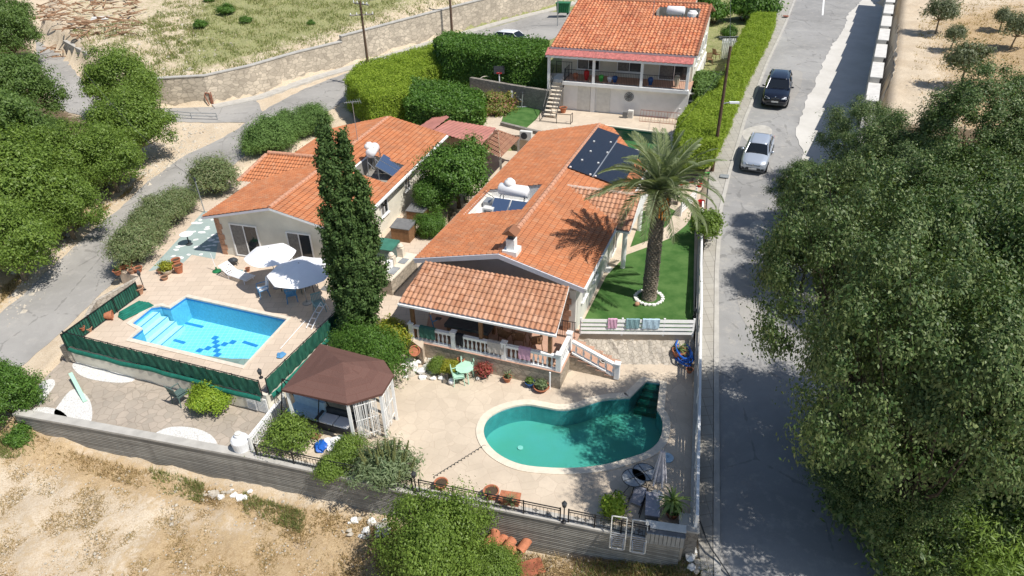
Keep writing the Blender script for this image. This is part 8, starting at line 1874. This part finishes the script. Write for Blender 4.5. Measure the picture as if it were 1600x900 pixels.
t = thing('plank', 'pale yellow plank leaning by the second store door', 'plank', ul(949, 174), U_R); m = MB(); m.obox((0, 0, .35), .2, .06, .75, 0, R(-14)); m.build('board', 'yellow_plastic', t)
t = thing('broom', 'long handled broom leaning on the basement wall', 'broom', ul(961, 172), U_R); m = MB(); m.bar((-.3, -.1, .05), (.5, .25, 1.9), .02); m.build('handle', 'wood_brown', t); m = MB(); m.obox((.5, .25, 1.9), .2, .08, .12); m.build('head', 'dark_plastic', t)
t = thing('safety_barrier', 'low black metal barrier in front of the villa stair', 'barrier', ul(868, 190), U_R); P = [(-1.2, .3, 0), (-1.2, -.3, 0), (.2, -.4, 0), (1.3, -.3, 0), (1.3, .2, 0)]; m = MB()
for a, b_ in zip(P, P[1:]): a, b_ = Vector(a), Vector(b_); u = Vector((0, 0, .75)); m.bar(a+u, b_+u, .025); m.bar(a+u*.1, b_+u*.1, .02); m.bar(a, a+u, .025); m.bar(b_, b_+u, .025)
m.build('frame', 'black_metal', t)
t = thing('exercise_bike', 'silver exercise bike on the artificial grass', 'exercise bike', ul(815, 168)); m = MB(); m.bar((0, 0, 0), (.1, 0, 1.2), .05); m.bar((-.4, 0, .05), (.5, 0, .05), .05); m.bar((.1, 0, .5), (-.3, 0, .85), .04); m.build('frame', 'grey_metal', t); m = MB(); m.obox((-.32, 0, .9), .28, .2, .07); m.obox((.1, 0, 1.22), .1, .4, .06); m.build('saddle', 'dark_plastic', t)
t = thing('play_house', 'small white and purple play seat on the artificial grass', 'toy', ul(803, 163)); m = MB(); m.obox((0, 0, .6), .5, .2, 1.1); m.build('back', 'white_plastic', t); m = MB(); m.obox((0, -.2, .25), .5, .4, .1); m.build('seat', 'pink_plastic', t)
t = thing('football', 'cream ball at the corner of the villa stair', 'ball', ul(838, 166)); m = MB(); m.blob((0, 0, .15), .16, .16, .15, 1, 3, 0); m.build('ball', 'coping_cream', t, smooth=True)
t = thing('work_table', 'dark garden table with white bowls beside the villa stair', 'table', ul(842, 165), U_R); m = MB(); m.box(-.45, .45, -.3, .3, .78, .82); m.build('tabletop', 'storage_grey', t); m = MB()
for sx in (-.4, .4):
    for sy in (-.25, .25): m.bar((sx, sy, 0), (sx, sy, .78), .025)
m.build('leg', 'black_metal', t); m = MB(); m.lathe([(.05, .82), (.18, .95), (.16, .95), (.02, .86)], (.1, 0, 0), 12); m.build('bowl', 'white_plastic', t)
t = thing('basketball_hoop', 'small red basketball hoop on a white post behind the shrub', 'basketball hoop', ul(781, 152)); m = MB(); m.bar((0, 0, 0), (0, 0, 2.3), .05); m.build('post', 'white_paint', t); m = MB(); m.obox((0, -.08, 2.35), .9, .05, .65); m.build('backboard', 'dark_plastic', t); m = MB()
for k in range(12): a0, a1_ = k*math.pi/6, (k+1)*math.pi/6; m.bar((.22*math.cos(a0), -.35+.22*math.sin(a0), 2.15), (.22*math.cos(a1_), -.35+.22*math.sin(a1_), 2.15), .02, 5)
m.build('ring', 'red_plastic', t)
t = thing('garden_arch', 'cream arched garden seat back behind the leafy hedge', 'arch', ul(760, 148)); m = MB()
for k in range(10): a0, a1_ = k*math.pi/10, (k+1)*math.pi/10; m.bar((.6*math.cos(a0), 0, 1.1+.5*math.sin(a0)), (.6*math.cos(a1_), 0, 1.1+.5*math.sin(a1_)), .04, 5)
m.bar((-.6, 0, 0), (-.6, 0, 1.1), .04); m.bar((.6, 0, 0), (.6, 0, 1.1), .04); m.build('frame', 'coping_cream', t)
t = thing('steps_rack', 'white metal steps beside the basement wall end', 'steps', ul(1072, 188)); m = MB()
for k in range(4): m.box(-.6, .6, .25*k, .25*k+.2, .5*k+.3, .5*k+.36)
m.build('treads', 'white_paint', t)
def ug(px, py): return at(px, py, 4.0)
t = thing('clothes_airer', 'rotary airer hung with white laundry beside the upper villa', 'clothes airer', at(1137, 95, 4.1)); m = MB(); m.bar((0, 0, 0), (0, 0, 1.9), .03)
for x in (-.7, 0, .7): m.bar((x*1.2, -.6, 1.85), (x*1.2, .6, 1.95), .012)
m.bar((-.9, -.6, 1.85), (1.1, -.6, 1.85), .02); m.bar((-.9, .6, 1.95), (1.4, .6, 1.95), .02); m.build('frame', 'grey_metal', t)
t2 = thing('laundry', 'white sheets hanging in folds on the airer', 'laundry', at(1137, 95, 4.1))
for (x0_, x1_, y_, h_) in ((-.85, -.1, -.5, 1.5), (0.0, .95, -.6, 1.35), (-.6, .6, .4, 1.1)):
    V = []; F = []
    for i in range(25):
        for j in range(7): x = x0_+(x1_-x0_)*i/24; V.append((x, y_+.09*math.sin(i*1.3+y_)*(.3+j/6), 1.86-h_*j/6-.05*math.sin(i*.9)*(j == 6)))
    for i in range(24):
        for j in range(6): a = i*7+j; F.append((a, a+7, a+8, a+1))
    m = MB(); m.add(V, F); m.build('sheet', 'laundry_white', t2)
for k, (px, py, lab) in enumerate(((1108, 100, 'dark metal garden chair beside the villa side wall'), (1118, 92, 'second dark metal garden chair near the airer'))): plastic_chair('patio_chair', lab, at(px, py, 4.0), k*2.0, 'wood_brown')
for i, (x_, mat_, h_, lab) in enumerate(((2.0, 'terracotta', .5, 'terracotta pot behind the left veranda railing'), (2.9, 'red_plastic', .8, 'red gas bottle on the upper veranda'), (4.1, 'bike_green', .5, 'green watering can shaped pot on the upper veranda'), (4.8, 'white_plastic', .4, 'white bowl pot on the upper veranda'), (5.2, 'blue_glaze', .5, 'blue pot on the upper veranda'), (8.0, 'blue_glaze', .6, 'blue storage tub by the sliding door'), (10.0, 'light_timber', .9, 'pale lamp shade shaped pot at the right veranda end'))):
    t = thing('veranda_pot', lab, 'pot', loc(hu, x_, .6, 2.36)); m = MB(); m.lathe([(.12, 0), (.22, h_*.6), (.2, h_*.9), (.1, h_), (.02, h_)], (0, 0, 0), 12); m.build('vessel', mat_, t)
# ------------------------------------------------------------------ vehicles
def car(name, label, cat, p_front, p_rear, z, L, Wd, Ht, paint, suv=False, group=None):
    d = (p_front-p_rear); az = math.atan2(d.y, d.x); c = (p_front+p_rear)*.5; c.z = z; t = thing(name, label, cat, c, az+math.pi/2)   # local -Y is the nose
    pitch_ = math.atan2(p_rear.z-p_front.z, d.xy.length); t.rotation_euler = (pitch_, 0, az+math.pi/2)
    w = Wd/2; gc = .17 if not suv else .22
    S = [(0.0, .42, .70, .30), (.012, .50, .80, .22), (.05, .575, .92, gc/Ht), (.13, .60, .985, gc/Ht), (.27, .655, 1.0, gc/Ht), (.34, .665, 1.0, gc/Ht), (.60, .675, 1.0, gc/Ht), (.85, .68, .99, gc/Ht), (.95, .66, .955, gc/Ht), (.99, .56, .88, .22), (1.0, .45, .80, .28)]
    V = []; 
    for (f, top, wf, lo) in S:
        y = -L/2+L*f; W_ = w*wf; zt = Ht*top; zl = Ht*lo; zm = (zt+zl)/2
        V += [(-W_*.86, y, zl), (-W_*.98, y, zl+(zm-zl)*.4), (-W_, y, zm), (-W_*.985, y, zt-Ht*.07), (-W_*.90, y, zt-.012*Ht), (-W_*.5, y, zt+.012*Ht), (0, y, zt+.018*Ht), (W_*.5, y, zt+.012*Ht), (W_*.90, y, zt-.012*Ht), (W_*.985, y, zt-Ht*.07), (W_, y, zm), (W_*.98, y, zl+(zm-zl)*.4), (W_*.86, y, zl)]
    n = 13; F = []
    for i in range(len(S)-1):
        for k in range(n): F.append((i*n+k, i*n+(k+1) % n, (i+1)*n+(k+1) % n, (i+1)*n+k))
    F = [tuple(reversed(f)) for f in F]; F += [tuple(range(n)), tuple(reversed(range((len(S)-1)*n, len(S)*n)))]
    m = MB(); m.add(V, F); m.build('body', paint, t, smooth=True, bevel=0)
    # greenhouse: glass shell with painted roof and pillars
    bz = Ht*.655; y0, y1, y2, y3 = -L/2+L*.27, -L/2+L*.43, -L/2+L*(.86 if suv else .80), -L/2+L*.965; rz_ = Ht*.955
    def ring(y, wd, z): return [(-wd, y, z), (wd, y, z)]
    bw_, rw_ = w*.905, w*.70
    gV = [(-bw_*.93, y0, bz), (bw_*.93, y0, bz), (rw_*.94, y1, rz_), (-rw_*.94, y1, rz_), (-bw_, (y0+y1)/2+.25, bz), (bw_, (y0+y1)/2+.25, bz), (-rw_, y1+.25, rz_+.01), (rw_, y1+.25, rz_+.01), (-bw_*.95, y3, bz), (bw_*.95, y3, bz), (-rw_*.95, y2, rz_), (rw_*.95, y2, rz_)]
    gF = [(0, 1, 2, 3), (1, 5, 7, 2), (4, 0, 3, 6), (5, 9, 11, 7), (8, 4, 6, 10), (9, 8, 10, 11), (3, 2, 7, 6), (6, 7, 11, 10)]
    m = MB(); m.add(gV, gF); m.build('glass', 'car_glass', t)
    rV = []; nn = 7
    for (y, wd, z) in ((y1-.05, rw_*.90, rz_+.004), (y1+.12, rw_*1.0, rz_+.03), ((y1+y2)/2, rw_*1.04, rz_+.045), (y2-.1, rw_*1.0, rz_+.03), (y2+.08, rw_*.93, rz_-.005)):
        for k in range(nn): s = -1+2*k/(nn-1); rV.append((wd*s, y, z+.02*(1-s*s)-(.03 if abs(s) > .9 else 0)))
    rF = [(i*nn+k, i*nn+k+1, (i+1)*nn+k+1, (i+1)*nn+k) for i in range(4) for k in range(nn-1)]; m = MB(); m.add(rV, rF); ro_ = m.build('roof', paint if not suv else 'paint_navy', t, smooth=True); ro_.modifiers.new('t', 'SOLIDIFY').thickness = .03
    m = MB()
    for s in (-1, 1):
        m.bar((s*bw_*.94, y0, bz), (s*rw_*.96, y1, rz_), .035, 6); m.bar((s*bw_*.97, y3, bz), (s*rw_*.97, y2, rz_), .05, 6); ym = (y1+y2)/2+.1; m.bar((s*bw_*1.0, ym, bz), (s*rw_*1.01, ym, rz_), .03, 6); m.bar((s*rw_*1.0, y1, rz_), (s*rw_*1.0, y2, rz_), .03, 6)
    m.build('pillar', paint, t)
    wr = .315 if not suv else .375
    for s in (-1, 1):
        for yf in (.175, .82):
            y = -L/2+L*yf; m = MB(); m.lathe([(wr*.6, -.11), (wr*.97, -.11), (wr, -.08), (wr, .08), (wr*.97, .11), (wr*.6, .11)], (0, 0, 0), 24); o = m.build('wheel', 'rubber_shine', t); o.rotation_euler = (0, R(90), 0); o.location = (s*(w-.10), y, wr)
            m = MB(); m.lathe([(.01, .05), (wr*.55, .08), (wr*.62, .115), (wr*.5, .05), (.01, .045)], (0, 0, 0), 20)
            for k in range(5): a = k*1.2566; m.bar((0, 0, .09), (wr*.58*math.cos(a), wr*.58*math.sin(a), .10), .03, 4)
            r2 = m.build('rim', 'chrome', o); r2.rotation_euler = (0, 0 if s > 0 else math.pi, 0)
            m = MB()
            for k in range(14): a0, a1_ = math.pi*k/14, math.pi*(k+1)/14; m.bar((s*(w+.005), y+(wr+.035)*math.cos(a0), wr+(wr+.035)*math.sin(a0)), (s*(w+.005), y+(wr+.035)*math.cos(a1_), wr+(wr+.035)*math.sin(a1_)), .028, 5)
            m.build('wheel_arch', 'dark_plastic', t)
        m = MB(); m.blob((s*(w+.10), y0+.42, bz+.05), .11, .07, .075, 3, 2, .05); m.bar((s*w*.93, y0+.45, bz), (s*(w+.05), y0+.43, bz+.03), .025); m.build('mirror', paint, t, smooth=True)
        m = MB(); zl = Ht*.47; m.add([(s*w*.45, -L/2+.03, zl-.02), (s*w*.80, -L/2+.12, zl-.03), (s*w*.90, -L/2+.42, zl+.10), (s*w*.80, -L/2+.25, zl+.13), (s*w*.48, -L/2+.03, zl+.06), (s*w*.6, -L/2+.0, zl)], [(0, 1, 2, 3, 4)] if s > 0 else [(4, 3, 2, 1, 0)]); hl = m.build('headlight', 'headlight', t); hl.location = (0, -.035, .02); hl.modifiers.new('t', 'SOLIDIFY').thickness = .05
        m = MB(); m.obox((s*w*.78, L/2-.03, Ht*.60), .22, .08, .2); m.build('tail_light', 'red_plastic', t)
        m = MB(); m.obox((s*(w+.004), 0.05, Ht*.5), .015, .9, .02); m.obox((s*(w+.012), .35, Ht*.58), .02, .16, .03); m.build('door_handle', 'dark_plastic', t)
    m = MB()
    if suv:
        for s in (-1, 1): m.obox((s*.17, -L/2-.02, Ht*.47), .26, .06, .15)
        m.obox((0, -L/2-.0, Ht*.24), w*1.3, .08, .14)
    else:
        m.add([(-w*.62, -L/2-.012, Ht*.22), (w*.62, -L/2-.012, Ht*.22), (w*.52, -L/2-.03, Ht*.34), (-w*.52, -L/2-.03, Ht*.34), (-w*.62, -L/2+.1, Ht*.22), (w*.62, -L/2+.1, Ht*.22), (w*.52, -L/2+.1, Ht*.34), (-w*.52, -L/2+.1, Ht*.34)], [(0, 1, 2, 3), (4, 7, 6, 5), (3, 2, 6, 7), (0, 3, 7, 4), (2, 1, 5, 6)])
        for s in (-1, 1): m.obox((s*w*.72, -L/2+.05, Ht*.27), .18, .12, .16)
        m.obox((0, -L/2-.005, Ht*.46), w*1.0, .04, .03)
    m.build('grille', 'dark_plastic', t)
    m = MB(); m.obox((0, -L/2-.05, Ht*.36 if suv else Ht*.30), .5, .02, .11); m.build('number_plate', 'plate', t)
    m = MB(); m.lathe([(.01, 0), (.055, 0), (.055, .015), (.01, .02)], (0, 0, 0), 12); o = m.build('badge', 'chrome', t); o.rotation_euler = (R(75), 0, 0); o.location = (0, -L/2-.02 if not suv else -L/2+.02, Ht*.50 if not suv else Ht*.56)
    m = MB(); 
    for s in (-.35, .25): m.bar((s-.28, y0-.0, bz+.02), (s+.28, y0+.12, bz+.10), .01, 4)
    m.build('wiper', 'dark_plastic', t); return t
f_, r_p = at(1171, 283, zr(283)), at(1191, 224, zr(224)); cz = (f_.z+r_p.z)/2+.04
car('parked_car', 'silver hatchback parked nearest the camera on the right road', 'car', f_, r_p, cz, 3.95, 1.70, 1.50, 'paint_silver')
f_, r_p = at(1206, 181, zr(181)), at(1218, 129, zr(129)); cz = (f_.z+r_p.z)/2+.04
car('parked_car', 'black suv parked uphill behind the silver hatchback', 'car', f_, r_p, cz, 4.85, 1.94, 1.74, 'paint_navy', True)
f_, r_p = at(838, 82, 3.6), at(768, 75, 3.5)
car('parked_van', 'white van roof showing above the tall hedge', 'van', f_, r_p, 3.5, 4.8, 1.85, 1.95, 'paint_white_car', False)
t = thing('wheelie_bin', 'large green wheeled dumpster at the top of the left road', 'bin', at(880, 22, 4.9), R(-15)); m = MB(); m.add([(-.65, -.45, .2), (.65, -.45, .2), (.65, .45, .2), (-.65, .45, .2), (-.75, -.55, 1.2), (.75, -.55, 1.2), (.75, .55, 1.2), (-.75, .55, 1.2)], [(3, 2, 1, 0), (4, 5, 6, 7), (0, 1, 5, 4), (1, 2, 6, 5), (2, 3, 7, 6), (3, 0, 4, 7)])
for k in range(5): m.box(-.5+.23*k, -.44+.23*k, -.56, -.44, .3, 1.15)
m.build('body', 'bin_green', t); m = MB(); m.box(-.8, .8, -.6, .6, 1.202, 1.27); m.lathe([(.01, 0), (.0101, .0)], (0, 0, 1.3), 3); m.build('lid', 'bin_green', t)
for sx in (-.55, .55):
    for sy in (-.35, .35): m = MB(); m.bar((sx, sy-.04, .1), (sx, sy+.04, .1), .1, 10); m.build('wheel', 'rubber', t)
for px, py, w_, lab in ((1132, 275, .55, 'square iron drain grate in the pavement by the silver car'),): m = MB(); c = at(px, py, zr(py)+.14); m.obox((0, 0, 0), .55, .55, .02, R(-20)); o = m.build('drain_grate', 'zinc'); o.location = c; tag(o, lab, 'drain')
m = MB(); m.lathe([(.01, 0), (.34, 0), (.34, .02), (.01, .025)], (0, 0, 0), 24); o = m.build('manhole_cover', 'rust'); o.location = at(1228, 25, zr(25)+.16); tag(o, 'round rusty manhole cover in the upper pavement', 'manhole cover')
# ------------------------------------------------------------------ timber rubble at the top left, clay debris below the wall
q = random.Random(17); m = MB(); c0_ = at(140, 18, 6.0)
for i in range(210):
    p = at(60+160*q.random(), q.uniform(-6, 46), 6.0); p.z = tz(p.x, p.y)+q.uniform(0, .9); a = q.gauss(.2, .9); L = q.uniform(.5, 3.0); dx = Vector((math.cos(a), math.sin(a), q.uniform(-.3, .3)))*L*.5; m.bar(p-dx, p+dx, q.uniform(.04, .13), 5, .03)
tag(m.build('timber_rubble', 'driftwood'), 'tangled heap of old reddish timber on the top left slope', 'rubble', kind='stuff')
t = thing('sheet_board', 'pale grey sheet lying below the timber heap', 'sheet', atg(157, 30, 0, 5.5)); m = MB(); m.obox((0, 0, .12), 1.8, 1.2, .05, .3, .1); m.build('sheet', 'concrete_white', t)
t = thing('clay_debris', 'broken reddish clay tiles heaped below the front wall', 'debris', at(790, 866, -1.6)); q = random.Random(4)
for i in range(9):
    m = MB(); x, y = q.uniform(-.9, .9), q.uniform(-.5, .5); n = 9; V = []; L = .9; rr_ = .16
    for yy in (-L/2, L/2):
        for k in range(n): a = math.pi*k/(n-1); V.append((rr_*math.cos(a), yy, rr_*math.sin(a)))
    m.add(V, [(k, k+1, n+k+1, n+k) for k in range(n-1)]); o = m.build('clay_sheet', 'terracotta', t); o.location = (x, y, .1+.12*i/3); o.rotation_euler = (q.uniform(-.2, .2), q.uniform(-.2, .2), q.uniform(-.5, .5)-.3); o.modifiers.new('t', 'SOLIDIFY').thickness = .02
t = thing('rusty_sheet', 'dark rusty metal sheet on the ground right of the clay debris', 'sheet', at(830, 890, -1.7)); m = MB(); m.obox((0, 0, .1), .9, .6, .04, .3, .15); m.build('sheet', 'rust', t)
m = MB(); q = random.Random(9)
for i in range(2600):
    px, py = q.uniform(0, 1100), q.uniform(735, 905); p = at(px, py, -1.6); p.z = 0
    s = q.uniform(.02, .055)*(2 if q.random() < .05 else 1); a = q.uniform(0, 3); zz = -1.3
    m.add([(p.x+s*math.cos(a), p.y+s*math.sin(a), 0), (p.x-s*math.sin(a), p.y+s*math.cos(a), 0), (p.x-s*math.cos(a), p.y-s*math.sin(a), 0), (p.x+s*math.sin(a), p.y-s*math.cos(a), 0), (p.x, p.y, s*.9)], [(0, 1, 4), (1, 2, 4), (2, 3, 4), (3, 0, 4)])
V = np.array(m.v); zz = T(V[:, 0], V[:, 1])
for pl_, _ in platforms: zz[inside(pl_, V[:, 0], V[:, 1])] = -4
V[:, 2] += zz-.01; m.v = [tuple(v) for v in V]; tag(m.build('field_stones', 'rubble_stone'), 'small stones littering the dry field', 'stones', kind='stuff')

m = MB(); q = random.Random(19)
for (n_, rg, z_) in ((420, [(95, 560), (0, 440), (0, 500), (60, 450), (110, 395), (160, 350), (230, 280), (205, 270), (120, 330), (40, 400)][1:], .6), (500, [(250, 200), (345, 198), (352, 212), (300, 236), (232, 285), (215, 270)], 1.2), (500, [(105, 40), (300, 20), (380, 60), (240, 105), (140, 90)], 5.2), (260, [(1285, 610), (1345, 760), (1410, 900), (1440, 890), (1380, 740), (1320, 600)], .3)):
    xs = [p[0] for p in rg]; ys = [p[1] for p in rg]; k = 0
    while k < n_:
        px, py = q.uniform(min(xs), max(xs)), q.uniform(min(ys), max(ys))
        if not inside(rg, np.array([px]), np.array([py]))[0]: continue
        k += 1; p = at(px, py, z_); s = q.uniform(.04, .13)*(2.2 if q.random() < .06 else 1); a = q.uniform(0, 3)
        m.add([(p.x+s*math.cos(a), p.y+s*math.sin(a), 0), (p.x-s*math.sin(a), p.y+s*math.cos(a), 0), (p.x-s*math.cos(a), p.y-s*math.sin(a), 0), (p.x+s*math.sin(a), p.y-s*math.cos(a), 0), (p.x+s*.2, p.y, s*.8)], [(0, 1, 4), (1, 2, 4), (2, 3, 4), (3, 0, 4)])
V = np.array(m.v); V[:, 2] += T(V[:, 0], V[:, 1])-.01; m.v = [tuple(v) for v in V]; tag(m.build('bank_stones', 'rubble_stone'), 'loose stones on the road banks and the pale slope', 'stones', kind='stuff')
